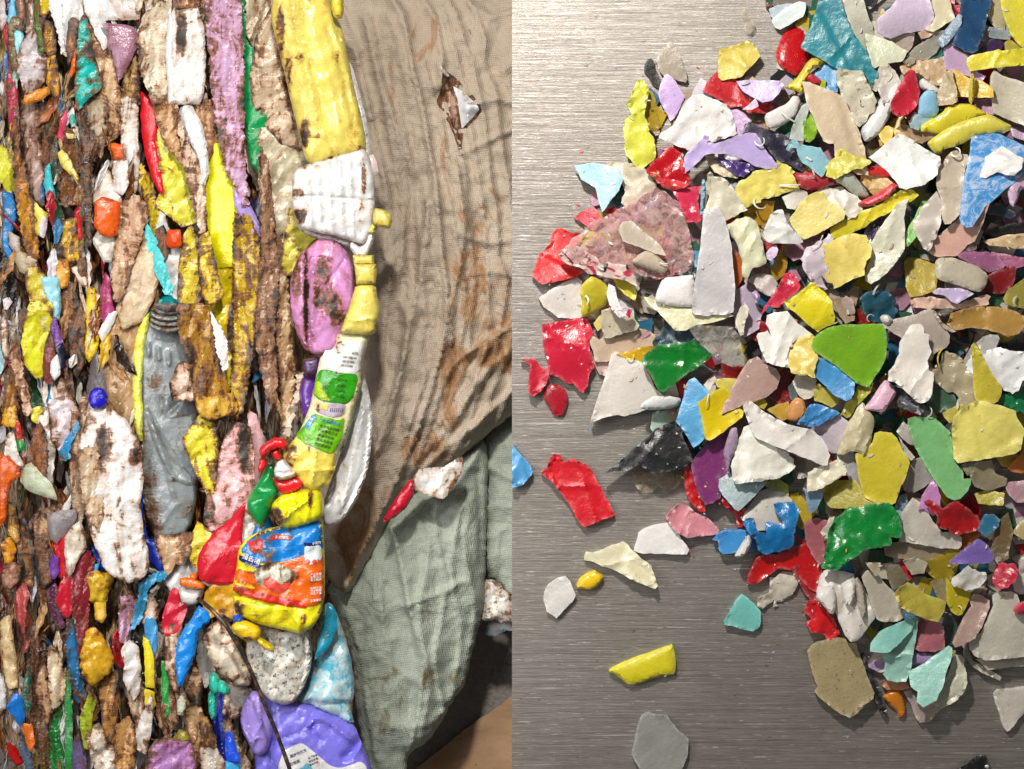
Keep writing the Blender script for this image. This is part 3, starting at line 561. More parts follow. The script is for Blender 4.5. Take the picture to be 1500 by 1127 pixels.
3;d48c96;crease;950,700;19,42 26,34 32,28 42,30 52,38 64,44 74,52 77,58 75,62 60,64 42,66 34,62 24,52;pink folded flake left of the clean mid blue chip
1;eae7e3;flat;px;929,807 935,781 943,775 967,767 980,766 1006,800 1009,806 1006,812 940,811;white trapezoid on the bare metal under the pink flake
1;dcd4b2;crease;780,730;57,64 59,59 66,60 74,58 82,54 94,50 100,48 106,52 108,56 114,60 120,66 130,74 131,78 134,86 137,96 134,99 128,98 108,88 90,79 76,74 64,69 57,68;cream boomerang flake alone on the metal
1;e4bc0c;dome;780,730;48,96 52,88 60,82 68,79 72,82 78,85 77,90 70,98 62,101 50,100;small lemon yellow oval alone below the cream boomerang
1;d8d2cc;flat;px;797,868 803,856 816,848 828,844 834,852 843,872 838,882 815,906 801,896 797,880;off white pentagon chip alone on the metal at the left
1;cc1022;crease;750,600;31,69 38,64 42,54 46,49 53,50 57,57 68,55 72,56 80,60 87,66 94,80 104,98 110,110 113,116 104,120 80,129 75,126 60,100 48,84 40,76;big bright red oblong alone on the metal
1;4a98cc;crease g;750,600;0,38 6,46 14,54 20,62 23,68 22,72 12,82 4,86 0,86;blue chip cut by the left edge of the metal sheet
1;dcd01c;dome;px;890,984 900,976 923,966 953,956 984,944 987,948 991,970 989,988 978,988 973,993 971,988 949,997 925,1004 918,1002 905,990;yellow curled strip alone on the metal lower down
1;92928a;flat;px;940,1047 947,1044 977,1049 991,1067 1008,1082 1008,1104 999,1127 997,1140 945,1140 925,1105 931,1082 933,1065;grey six sided flake alone at the bottom edge
1;70beb6;flat;1050,820;8,68 14,58 22,44 28,38 34,42 42,50 48,57 49,68 46,75 40,79 30,77 20,74 9,71;turquoise chip alone at the lower rim
2;c4bcac;rough;1050,820;44,52 46,42 58,36 58,24 60,18 66,20 72,12 82,14 90,24 86,34 80,42 72,46 66,46 68,51 63,52 62,44 58,48 50,55;greyish white knobbly piece right of the turquoise chip
3;b80c12;flat g;px;1094,853 1096,842 1108,818 1120,812 1140,812 1165,800 1185,795 1200,805 1202,820 1200,850 1196,868 1185,862 1160,835 1140,832 1120,848 1105,856;broad red wedge under the cobalt crumpled piece
3;8c0818;flat;1050,820;84,8 100,2 114,0 116,20 114,36 110,48 102,44 94,32 88,22;dark crimson wedge pointing down beside the white fingers
3;a05860;flat;1130,700;36,50 50,44 62,48 64,60 60,76 58,92 52,96 44,84 38,70;dull rose flake left of the glossy green crinkled one
6;7898b0;flat;1130,700;36,14 50,15 56,14 56,22 50,34 44,39 40,34 38,22;small slate blue triangle under the white rock
5;a89c24;flat;1130,700;57,9 70,4 92,2 97,8 100,20 112,25 124,27 110,31 90,33 74,34 66,33 60,28 58,20;olive yellow flake left of the large yellow hexagon
7;d4c434;flat;px;1253,665 1268,660 1278,648 1282,635 1290,632 1306,634 1314,642 1322,660 1333,677 1328,696 1320,712 1312,737 1305,742 1288,738 1268,730 1264,722 1258,700;large mustard hexagon in the lower middle
7;068434;rough g;1130,700;54,98 58,92 60,78 62,66 64,56 72,44 80,38 82,34 92,32 116,28 128,27 134,32 140,40 144,54 143,62 138,66 130,66 132,72 124,76 108,78 96,84 86,90 78,97 72,102 64,102 56,100;glossy emerald crinkled flake below the mustard hexagon
6;ccc0b4;rough;1130,700;54,60 60,52 64,44 70,42 68,56 62,68 56,66;white nub at the left edge of the emerald flake
4;246c8c;flat s;1130,700;134,34 142,20 148,18 151,26 147,38 143,50 138,42;dark blue scuffed chip right of the emerald flake
5;c8c2b6;flat;1300,700;16,38 28,22 40,30 50,48 60,60 76,60 82,66 82,74 78,78 60,78 40,74 14,70 14,58;grey stone coloured block right of the emerald flake
3;90826a;flat;1300,700;-4,72 20,70 60,78 78,80 62,88 40,95 20,90 -2,86;dull khaki flake under the grey stone coloured block
6;c488c0;flat;1300,700;34,36 38,20 46,8 50,2 54,8 58,20 58,36 50,42 40,34;orchid chip above the red clawed piece
7;b01018;rough g;1300,700;40,26 44,23 54,30 60,34 70,28 78,26 86,32 94,38 102,44 104,52 98,58 86,62 76,63 70,60 60,56 54,52 56,46 50,38 42,30;red clawed crumple below the mint leaf
6;80c07c;flat;1300,560;23,50 22,40 30,38 52,39 60,46 70,56 72,76 76,90 82,96 84,106 92,106 92,112 88,120 80,128 74,130 66,126 54,112 44,96 36,82 28,66;large mint green leaf shaped flake
8;e4d870;crease;1300,560;73,38 78,32 90,24 98,20 110,22 130,28 140,32 142,40 148,48 150,54 148,62 146,74 140,78 126,82 110,84 96,86 84,88 78,89 74,84 72,64 72,46;large pale yellow slab right of the mint leaf
6;d4c660;flat;1300,560;60,34 66,30 88,22 82,34 75,42 68,45 62,38;pale yellow flap behind the large pale yellow slab
4;3c5c4a;flat;1300,560;42,30 48,2 58,-2 66,4 74,16 80,26 66,30 54,34;bottle green translucent flake above the mint leaf
5;b0a488;rough g;1300,430;60,66 66,64 72,66 80,72 84,78 92,86 98,94 98,110 98,120 92,126 86,130 78,128 76,124 78,114 72,108 64,108 58,102 52,96 48,88 46,82 52,82 60,76;clear brownish wrinkled lump left of the yellow spear
2;84060e;flat;1300,560;68,4 82,2 84,14 76,18;tiny dark red chip under the clear brownish lump
8;d4c440;flat;1300,430;92,57 95,55 101,63 108,76 118,92 126,102 126,110 122,118 118,121 98,118 95,108 94,92 93,72;yellow spearhead flake against white at the right
7;f0f0ee;rough;1300,430;85,86 87,76 94,64 110,62 124,60 134,63 156,62 156,92 148,96 144,106 138,110 128,106 118,104 100,96 92,90;bright white fibrous slab behind the yellow spearhead
6;b4b0ac;flat;1300,430;98,54 106,48 114,45 122,46 124,50 120,58 118,66 104,66;milky flap on top of the fibrous white slab
6;087444;rough g;1300,560;117,24 124,16 134,12 144,8 150,5 157,6 157,34 146,34 134,28;emerald flake at the right edge under the fibrous slab
8;ece5da;crease;1300,430;0,96 2,86 8,78 13,66 14,54 20,42 26,35 34,33 39,37 40,44 46,46 44,54 48,64 44,74 45,84 51,88 50,98 48,112 44,118 36,120 28,116 18,106 8,98;tall cream white flake with a serrated right edge
6;b2a69a;flat;1300,430;-8,34 0,31 10,28 20,26 34,22 46,16 52,22 60,34 66,42 69,46 68,54 64,60 58,62 52,66 48,74 40,62 20,52 8,44 -2,38;large mushroom grey plate above the tall cream flake
7;c4b49c;flat;1300,430;48,18 52,20 60,32 70,38 76,42 72,43 62,38 54,28;narrow beige splinter on the mushroom grey plate
5;b08840;crease;1300,430;66,34 70,22 84,17 100,15 120,15 140,20 150,26 150,36 144,44 132,48 124,44 110,40 92,37 76,40 70,38;long caramel trough shaped flake at the right
2;14141a;rough g;1300,430;118,54 140,52 156,50 156,64 126,66;shiny black scrap under the caramel trough
6;48484c;rough;1300,560;8,4 14,6 24,16 36,24 38,32 34,36 26,34 22,30 12,26 10,16;charcoal scuffed chip at the foot of the tall cream flake
7;e2b4ca;dome;px;1267,597 1278,584 1290,565 1297,556 1306,562 1313,574 1312,580 1302,594 1293,605 1280,602 1268,600;baby pink brick left of the charcoal chip
9;78b01c;flat;1100,430;67,58 68,50 76,42 90,36 104,34 124,34 144,33 148,40 150,54 148,72 142,84 134,96 130,102 124,102 116,98 104,88 92,78 80,70 70,64;large lime green fan shaped flake in the centre
8;4496d0;flat;1100,430;69,85 72,76 75,70 88,76 104,90 114,98 113,108 110,116 104,118 92,112 80,100 70,90;blue block along the lower edge of the lime fan
8;d8c05c;rough;1100,430;40,64 44,56 52,50 62,46 70,46 68,56 72,64 74,70 70,78 69,84 69,92 60,90 50,88 44,86 41,80;straw yellow curled lump left of the lime fan
7;eeeae2;crease;1100,430;16,34 18,24 26,21 40,20 46,26 52,34 62,40 68,46 56,48 48,52 42,58 40,68 41,78 42,82 30,80 16,76 14,70 10,58 6,48 8,44 18,41 22,48 20,38;white chair shaped piece left of the straw yellow curl
8;e4d41c;crease;1100,430;37,9 44,6 50,2 58,-4 66,-12 70,-10 74,-6 80,-2 88,8 92,26 91,34 80,38 74,42 66,36 56,28 48,20 40,16;vivid lemon quadrilateral above the lime fan
6;cc2444;rough g;1100,300;12,120 14,114 20,106 26,98 33,84 36,76 46,75 50,80 53,90 48,97 38,104 32,112 26,113 20,110 16,116 13,121;raspberry squiggle left of the vivid lemon quadrilateral
4;c8beb6;rough;1100,300;-2,84 4,78 14,76 26,80 30,88 28,98 22,102 16,98 6,92;milky crumpled chip left of the raspberry squiggle
6;c8b0cc;flat;1100,300;17,54 20,48 28,44 30,50 28,56 22,62 18,60;small lilac chip under the white trapezoid
2;ac8818;flat;1100,300;22,70 30,54 34,44 40,50 40,70 36,78 28,84 22,78;old gold flake above the raspberry squiggle
4;245c74;rough;1100,430;118,6 124,0 134,-4 150,-2 158,6 162,20 156,30 140,33 130,28 122,18;petrol blue flake above the lime fan
2;8c0408;flat;1100,430;110,12 120,18 132,28 138,34 118,34 110,26;blood red flake between lemon quadrilateral and petrol flake
4;b09880;flat;1100,430;88,6 96,4 108,-6 120,-8 118,6 114,16 114,28 104,34 98,26 92,14;dull beige flake right of the vivid lemon quadrilateral
6;d0ccc4;dome;1100,430;142,26 146,23 152,24 156,30 150,36 144,32;tiny white bead at the lime fan's upper corner
6;d4c458;flat;1100,560;68,10 74,2 80,6 90,12 98,18 97,22 92,26 88,28 78,22 70,20;dull yellow pebble under the blue block
6;b0ac34;crease;1100,560;98,38 104,22 112,18 118,4 130,4 134,0 130,12 120,22 114,28 110,38 106,40 100,36;olive lime folded strip under the lime fan
7;c6ba96;crush v;1100,560;94,78 98,70 102,58 108,44 114,34 118,26 124,22 128,30 134,36 136,46 134,56 132,66 128,78 124,82 120,78 110,76 100,80;cloudy straw coloured wedge left of the mustard hexagon
5;c8bcc6;flat;1100,560;70,48 84,41 96,36 108,44 104,56 100,66 97,78 88,78 82,72 76,60;lilac white plate left of the cloudy straw wedge
7;3884c0;crease;1100,560;51,46 58,36 62,28 66,24 74,24 86,28 98,34 92,38 84,42 74,48 64,49;blue shard above the long white bar
5;d49454;dome;1100,560;41,32 44,22 50,16 58,20 62,32 58,38 52,44 46,44 41,42;peach orange lump left of the blue shard
5;c0b8a8;flat;1100,560;46,0 50,-8 62,-6 72,-2 70,14 64,18 58,19 53,15 48,6;greige tongue above the peach orange lump
3;c09830;flat;1100,560;18,30 30,24 42,22 43,38 34,44 28,38;dark gold flake beside the peach orange lump
4;dcc420;flat;1100,560;2,20 14,17 18,24 15,30 4,25;small yellow corner above the long white bar
1;780408;flat;1100,430;20,114 28,98 30,82 46,86 48,100 46,118 28,122;very dark red flake beneath the big dusty rose one
4;58686c;flat;1100,560;41,6 46,0 52,12 50,20 44,19;tiny slate chip above the peach orange lump
4;ccc8ce;flat;1100,560;94,80 110,74 116,80 120,100 124,116 110,112 104,98 96,92;white strip left of the mustard hexagon
7;dad2b8;rough;1100,560;61,108 63,100 76,93 88,88 98,86 105,94 105,102 98,102 92,108 82,114 72,118 62,120;cream white rocky lump below the long white bar
3;847c70;flat;1100,560;44,92 54,82 74,86 80,94 64,104 52,106;grey brown flake between white crumple and cream rock
5;b4aca4;flat;1300,560;10,54 18,44 24,50 32,70 24,68 14,60;light grey chip left of the mint leaf
6;c4bcb0;flat;1300,560;12,60 16,66 22,72 30,82 26,86 18,78;small off white splinter right of the mustard hexagon
4;a6a29a;flat;1300,560;16,112 22,98 28,86 36,82 46,96 52,106 42,114 30,122 20,120;smooth grey flake between mustard hexagon and mint leaf
6;a4a48c;flat f;1300,560;80,92 88,86 100,87 94,98 88,102;small cloudy chip under the large pale yellow slab
5;9c9074;flat;1300,560;90,102 97,88 114,86 118,100 132,106 130,114 112,120 96,115 92,108;khaki clear flake under the large pale yellow slab
5;c87428;flat g;1300,560;132,94 140,86 150,74 158,76 158,98 146,100 136,98;orange flake at the right edge under the pale slab
4;bca028;flat;1300,560;118,82 140,78 148,84 136,94 126,92;mustard scrap left of the right edge's orange flake
5;a88088;flat;1300,700;128,6 150,3 157,5 157,28 142,27 134,20;dusty mauve flake at the right edge
4;aca01c;flat;1300,700;96,18 110,13 128,17 126,30 112,30 100,28;dim yellow bar right of the mint leaf's tip
5;2c6c8c;flat;1300,700;98,58 104,46 108,40 118,40 124,46 122,54 114,60 108,65 102,60;deep blue rhombus right of the red clawed crumple
7;7a62b0;flat;1300,700;69,93 76,86 88,76 98,68 101,67 110,74 116,86 116,90 112,94 90,95 72,95;violet triangle with a pale lower rim
3;9c8810;flat;1300,700;34,94 50,88 62,82 72,74 66,62 78,62 80,80 74,90 78,96 74,106 68,114 56,114 46,106;large olive gold flake left of the violet triangle
3;bc7010;flat;1300,700;74,66 86,60 98,56 104,62 98,68 86,80 78,86;burnt orange flake above the violet triangle
7;bc1438;rough g;px;1457,846 1459,835 1463,826 1488,826 1491,841 1485,851 1475,860 1459,862 1455,853;raspberry crumpled chip near the lower right edge
7;ccc8c0;rough;px;1394,850 1398,846 1412,834 1419,829 1425,834 1434,838 1444,838 1447,846 1444,853 1432,862 1421,865 1407,862 1396,857;white frayed lump below the violet triangle
5;c0b010;flat;px;1385,846 1394,855 1405,862 1421,865 1423,873 1416,889 1409,900 1403,902 1394,896 1387,882;yellow petal under the white frayed lump
6;b09488;flat;px;1398,948 1394,941 1403,923 1412,905 1423,889 1421,878 1428,871 1439,873 1450,880 1450,889 1446,900 1439,916 1428,934 1416,941 1405,945;long taupe rose strip left of the big cream slab
6;ccc8b8;flat;px;1420,939 1423,934 1437,928 1448,905 1455,887 1454,873 1462,868 1480,866 1489,871 1494,885 1489,892 1506,900 1506,962 1470,966 1445,968 1430,962 1422,952;big cream grey slab in the lower right corner
4;b4ac9c;flat;px;1430,966 1506,960 1506,975 1460,980 1447,982;cream strip under the big cream grey slab
7;dcd4ca;rough;px;1484,857 1490,846 1493,834 1496,820 1506,800 1506,872 1496,870 1488,866;white rough column at the lower right edge
8;c83050;dome;px;1484,894 1492,885 1506,878 1506,898 1492,903;small coral red bar at the right edge on the cream slab
1;b0a898;flat;px;1411,944 1418,950 1425,968 1447,980 1468,993 1464,997 1447,990 1426,978 1413,962;greige flake under the rim of the big cream slab
1;d4ccc0;flat;px;1456,1017 1461,1010 1471,1010 1506,1006 1506,1040 1492,1053 1480,1070 1475,1072 1470,1066 1464,1044 1458,1030;off white triangle apart at the lower right edge
1;141416;crease g;px;1395,1136 1410,1122 1430,1108 1445,1106 1448,1118 1448,1136;black lump at the bottom edge
7;8ccabe;flat;1170,930;79,19 80,10 90,-4 104,-10 118,-16 128,-18 132,-18 124,-4 112,8 100,18 96,20 92,20;aqua wing shaped flake, upper of the joined pair
5;96c4b6;crease;1170,930;93,20 98,18 108,8 122,-4 131,-16 128,6 125,22 122,40 118,52 108,52 98,50 94,44 95,34;grey aqua folded plate under the aqua wing
7;9cd4c6;flat;px;1332,981 1340,981 1359,970 1375,958 1391,947 1396,949 1395,961 1387,982 1380,1007 1370,1026 1351,1035 1342,1028 1344,1014 1335,1007 1333,996;mint aqua shark fin flake near the bottom of the heap
4;ceccb6;crease;px;1361,1028 1380,1007 1389,988 1398,960 1408,961 1414,979 1416,1000 1412,1014 1394,1030 1377,1038;cream shell shaped flake behind the mint shark fin
2;a89890;flat;px;1324,1014 1333,1007 1344,1028 1352,1035 1370,1028 1379,1038 1361,1058 1347,1058 1342,1052 1335,1033;pinkish grey flake at the bottom tip of the heap
2;d07c14;dome g;1170,930;93,68 100,61 112,60 116,70 118,82 118,90 112,92 109,90 108,84 100,78 94,72;orange glossy nugget at the bottom of the heap
3;cc8860;flat;1170,930;92,57 98,50 118,52 122,58 112,61 96,60;peach strip above the orange glossy nugget
1;0c0a0a;flat;1170,930;69,24 72,20 78,36 86,50 90,62 96,82 95,91 92,88 84,72 80,58 76,44;long black sliver right of the big tan square
3;a88ab0;flat;1170,930;77,33 84,29 96,27 97,40 86,40 78,36;small lilac tip left of the grey aqua plate
3;a88cbc;dome;1170,930;120,30 122,18 134,16 144,20 152,24 146,31 134,34 121,37;lilac crescent between the two aqua flakes
2;a05838;flat;1170,930;120,38 132,32 140,34 128,41;rust brown chip under the lilac crescent
4;a8606a;flat;px;1337,948 1342,925 1344,903 1360,905 1375,912 1382,918 1384,950 1369,955 1345,954;dusky rose square right of the aqua wing
4;a89870;flat k;1170,930;10,18 14,12 22,8 34,5 44,3 52,5 56,10 64,10 66,20 72,34 76,46 80,56 83,64 82,70 72,78 62,88 56,91 48,88 34,78 22,68 18,63 21,58 16,44 12,28;big tan translucent square at the bottom of the heap
5;e0d9d0;crush v;1170,830;20,26 26,6 40,4 60,8 62,14 70,20 76,34 84,50 84,56 74,68 66,80 60,83 56,82 50,74 44,60 40,48 30,46 24,38 20,34;white pleated piece above the big tan square
7;e0dcd4;dome;1170,830;19,34 22,26 38,20 41,30 41,44 38,52 34,51 28,44 22,38;left white finger in front of the pleated piece
7;e6e0d8;dome;1170,830;47,20 56,14 62,18 62,30 58,42 54,44 50,38 48,28;middle white finger in front of the pleated piece
7;b0a694;dome;1170,830;62,14 66,12 72,24 74,40 74,54 70,58 67,50 64,34;taupe finger in front of the pleated piece
4;d41820;rough g;1170,830;6,44 10,38 16,36 22,38 26,42 34,48 38,56 42,66 45,74 42,78 32,80 28,76 14,72 10,62 14,58 8,50;bright red pebble piece left of the white pleats
6;b6ae9e;flat;1170,830;69,12 76,4 86,8 96,20 106,30 110,44 116,50 116,56 108,60 94,61 86,58 80,44 76,30 72,20;grey cream oval right of the white pleats
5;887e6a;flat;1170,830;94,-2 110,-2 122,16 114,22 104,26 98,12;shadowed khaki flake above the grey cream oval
7;a89c80;flat;1170,830;74,-4 90,-4 88,10 84,11;narrow tan finger below the emerald flake
7;c4b648;crease;px;1310,867 1318,858 1330,853 1345,862 1362,874 1380,878 1386,884 1384,896 1375,911 1358,907 1334,898 1318,890 1311,878;olive yellow bar with a pale ridge, lower right
3;8c8058;flat;px;1363,853 1378,842 1387,853 1389,882 1376,882;dull khaki strip right of the olive yellow bar
2;505c5a;flat;px;1383,896 1398,900 1405,916 1400,932 1396,945 1385,950 1380,921;slate green flake left of the long taupe rose strip
4;c0b8a0;flat;px;1322,822 1340,816 1358,824 1354,840 1336,842;pale cream chip below the dull khaki flake
4;6c5834;flat;1300,700;118,60 122,48 132,38 138,60 132,88 120,98 114,80;brown translucent strip right of the deep blue rhombus
5;b09c6c;flat;1300,700;138,60 146,48 157,43 157,66 148,68;sandy flake at the right edge below the dusty mauve
'''
# ---------------------------------------------------------------- the brushed metal sheet (right half)
def m_metal():
    t = NT('brushed_metal')
    lines = t.noise(1.0, 4, 0.75, sc3=(9, 330, 9), dist=0.15); thin = t.noise(1.0, 3, 0.8, sc3=(34, 900, 20))
    lng = t.noise(1.0, 3, 0.6, sc3=(5, 160, 5), dist=0.1); cloud = t.noise(3.2, 3)
    bright = t.math('MULTIPLY', t.mr(t.noise(1.0, 2, 0.6, sc3=(26, 560, 9)), 0.6, 0.72), t.mr(t.noise(1.0, 3, 0.7, sc3=(90, 300, 9)), 0.45, 0.6))
    f = t.math('ADD', t.math('MULTIPLY', lines, 0.5), t.math('ADD', t.math('MULTIPLY', thin, 0.3), t.math('MULTIPLY', lng, 0.2)))
    base = t.mix(t.mr(f, 0.36, 0.62), (0.165, 0.145, 0.127), (0.42, 0.39, 0.355))
    base = t.mix(t.mr(cloud, 0.3, 0.7, 0, 0.25), base, (0.27, 0.23, 0.20))
    base = t.mix(bright, base, (0.86, 0.84, 0.80))
    base = t.mix(t.math('MULTIPLY', t.mr(t.noise(1, 2, 0.5, sc3=(60, 140, 9)), 0.70, 0.74), 0.6), base, (0.08, 0.07, 0.06))
    scr = t.mr(t.noise(1.0, 2, 0.5, sc3=(7, 240, 7), dist=0.35), 0.70, 0.73); base = t.mix(t.math('MULTIPLY', scr, 0.55), base, (0.9, 0.87, 0.82))
    sm = t.mr(t.noise(5.5, 5, 0.7, dist=1.5), 0.5, 0.7, 0, 0.22); base = t.mix(sm, base, (0.16, 0.14, 0.12))
    t.put(t.b.inputs['Base Color'], base); t.b.inputs['Metallic'].default_value = 0.7
    t.put(t.b.inputs['Roughness'], t.mr(f, 0.3, 0.7, 0.46, 0.34))
    t.put(t.b.inputs['Normal'], t.bump(f, 0.42, 0.0022)); return t.m
def box(name, x0, x1, y0, y1, z0, z1, mat, bev=0.0008):
    me = bpy.data.meshes.new(name)
    v = [(x, y, z) for z in (z0, z1) for y in (y0, y1) for x in (x0, x1)]
    me.from_pydata(v, [], [(0, 2, 3, 1), (4, 5, 7, 6), (0, 1, 5, 4), (2, 6, 7, 3), (0, 4, 6, 2), (1, 3, 7, 5)])
    me.materials.append(mat); o = bpy.data.objects.new(name, me); ROOTCOL.objects.link(o); return o
plate = box('table_surface', 0.0, 1.05, -0.85, 0.85, -0.012, 0.0, m_metal())
tag(plate, 'brushed grey metal sheet with fine horizontal scratches under the flakes', 'metal sheet', kind='structure')

OUT = [(1150, -5), (1140, 60), (1050, 110), (960, 120), (925, 150), (920, 230), (860, 270), (860, 310), (810, 370), (820, 420), (880, 500), (900, 540), (950, 600), (980, 660), (1030, 700), (1070, 730), (1130, 770), (1130, 820), (1190, 840), (1200, 900), (1270, 930), (1300, 1000), (1400, 1000), (1430, 950), (1560, 960), (1560, -60), (1150, -60)]
OUTR = np.array(OUT, float)
def pile(x, y):
    P = np.array([[x, y]], float)
    if not inside(P, OUT)[0]: return 0.0
    b = min(seg_dist(P, OUTR[i], OUTR[(i + 1) % len(OUT)])[0] for i in range(len(OUT)))
    return 16 * min(1.0, b / 110.0)
def parse_poly(org, s):
    if org == 'px': k, ox, oy = 1.0, 0, 0
    else:
        q = org.split(','); ox, oy = float(q[0]), float(q[1]); k = 4 / 3
    return [(ox + float(a.split(',')[0]) * k, oy + float(a.split(',')[1]) * k) for a in s.split()]
FAM = dict(flat=dict(lip=1.6, grow=0.2, amp=0.9, bevel=0.5, jit=0.7, curve=0, sharp=24), crease=dict(lip=3.0, grow=0.2, amp=1.3, bevel=0.6, jit=0.9, curve=0, sharp=24), rough=dict(lip=3.5, grow=0.2, amp=1.4, bevel=1.0, jit=1.8, curve=0, sharp=28),
           dome=dict(amp=0.7, bevel=1.5, dome=5.0, jit=0.5), crush=dict(amp=1.6, bevel=1.5, dome=4.0, jit=1.0, ang=0.25))
def col_word(h):
    return h
rr = random.Random(4)
for line in FLAKES.strip().split('\n'):
    L, col, style, org, poly, label = line.split(';')
    sty = style.split(); fam = sty[0]; opt = ''.join(sty[1:]); P = parse_poly(org, poly); L = int(L)
    cx = sum(p[0] for p in P) / len(P); cy = sum(p[1] for p in P) / len(P)
    lone = (L == 1)
    ph = pile(cx, cy); th = 6.2
    z = (1.0 + (L - 1) * 6.6 + ph) * S
    if lone: th = 11.0; z = 0.0112 + (0.0 if ph < 1 else ph * 0.5 * S)
    elif ph < 1: th = min(3 + L * 6.6, 13.0)
    kind = ''.join(ch for ch in opt if ch in 'gksmf')
    kw = dict(FAM[fam]); tl = 0.03 if lone or ph < 1 else 0.27
    if 'f' in kind: th = 1.2
    sz = max(max(p[0] for p in P) - min(p[0] for p in P), max(p[1] for p in P) - min(p[1] for p in P))
    if sz > 90: tl *= 0.5
    bd = 0.0 if lone or 'f' in kind else rr.choice((-1, -1, -.5, 0, .7)) * rr.uniform(1.0, 3.6) * (0.5 if sz > 90 else 1)
    if sz < 62 and not lone and ph > 1: tl *= 1.25
    o = piece('plastic_flake', P, z, m_flake(col, kind), th=th, style=('flat' if fam == 'dome' else fam), tilt=(rr.uniform(-tl, tl), rr.uniform(-tl, tl)),
              step=3.6 if sz < 70 else 4.6, clip=(lambda x: np.maximum(x, 750.2)), bend=bd, **kw)
    tag(o, label, 'plastic flake', 'shredded plastic flakes')

# flakes hidden deep in the heap: one object
def filler():
    V = []; F = []; MI = []; mats = [m_flake(c, '') for c in ('c8c0b0', 'b8b0a4', 'b01020', 'c0a828', 'a89078', '2c6888', 'a87890', '18181c', 'c0b8c0', '286040')]
    r = random.Random(11); n = 0; tries = 0
    while n < 900 and tries < 12000:
        tries += 1; x = r.uniform(800, 1530); y = r.uniform(-25, 1010); P = np.array([[x, y]])
        if not inside(P, OUT)[0]: continue
        e = min(seg_dist(P, OUTR[i], OUTR[(i + 1) % len(OUT)])[0] for i in range(len(OUT)))
        if e < 14: continue
        k = r.randint(4, 6); rad = r.uniform(15, 30); a0 = r.uniform(0, 6.28)
        pts = [(x + rad * r.uniform(.6, 1) * math.cos(a0 + i * 6.283 / k), y + rad * r.uniform(.6, 1) * math.sin(a0 + i * 6.283 / k)) for i in range(k)]
        zz = (2.2 + r.random() * min(14, e * 0.12)) * S; tx, ty = r.uniform(-.25, .25), r.uniform(-.25, .25); b = len(V)
        for s_ in (0, 1):
            for (px, py) in pts:
                z = max(0.001, zz + (tx * (px - x) + ty * (py - y)) * S) + s_ * 0.003; q = w2(px, py, z); V.append((q[0], q[1], z))
        F.append([b + i for i in range(k)]); F.append([b + k + i for i in range(k)][::-1]); mi = r.randrange(len(mats)); MI += [mi, mi]
        for i in range(k): F.append([b + i, b + k + i, b + k + (i + 1) % k, b + (i + 1) % k]); MI.append(mi)
        n += 1
    me = bpy.data.meshes.new('deep_flakes'); me.from_pydata(V, [], F)
    for m in mats: me.materials.append(m)
    me.polygons.foreach_set('material_index', MI); me.update()
    o = bpy.data.objects.new('deep_flakes', me); ROOTCOL.objects.link(o)
    tag(o, 'shadowed plastic flakes hidden deep inside the heap on the metal sheet', 'plastic flakes', kind='stuff')
filler()

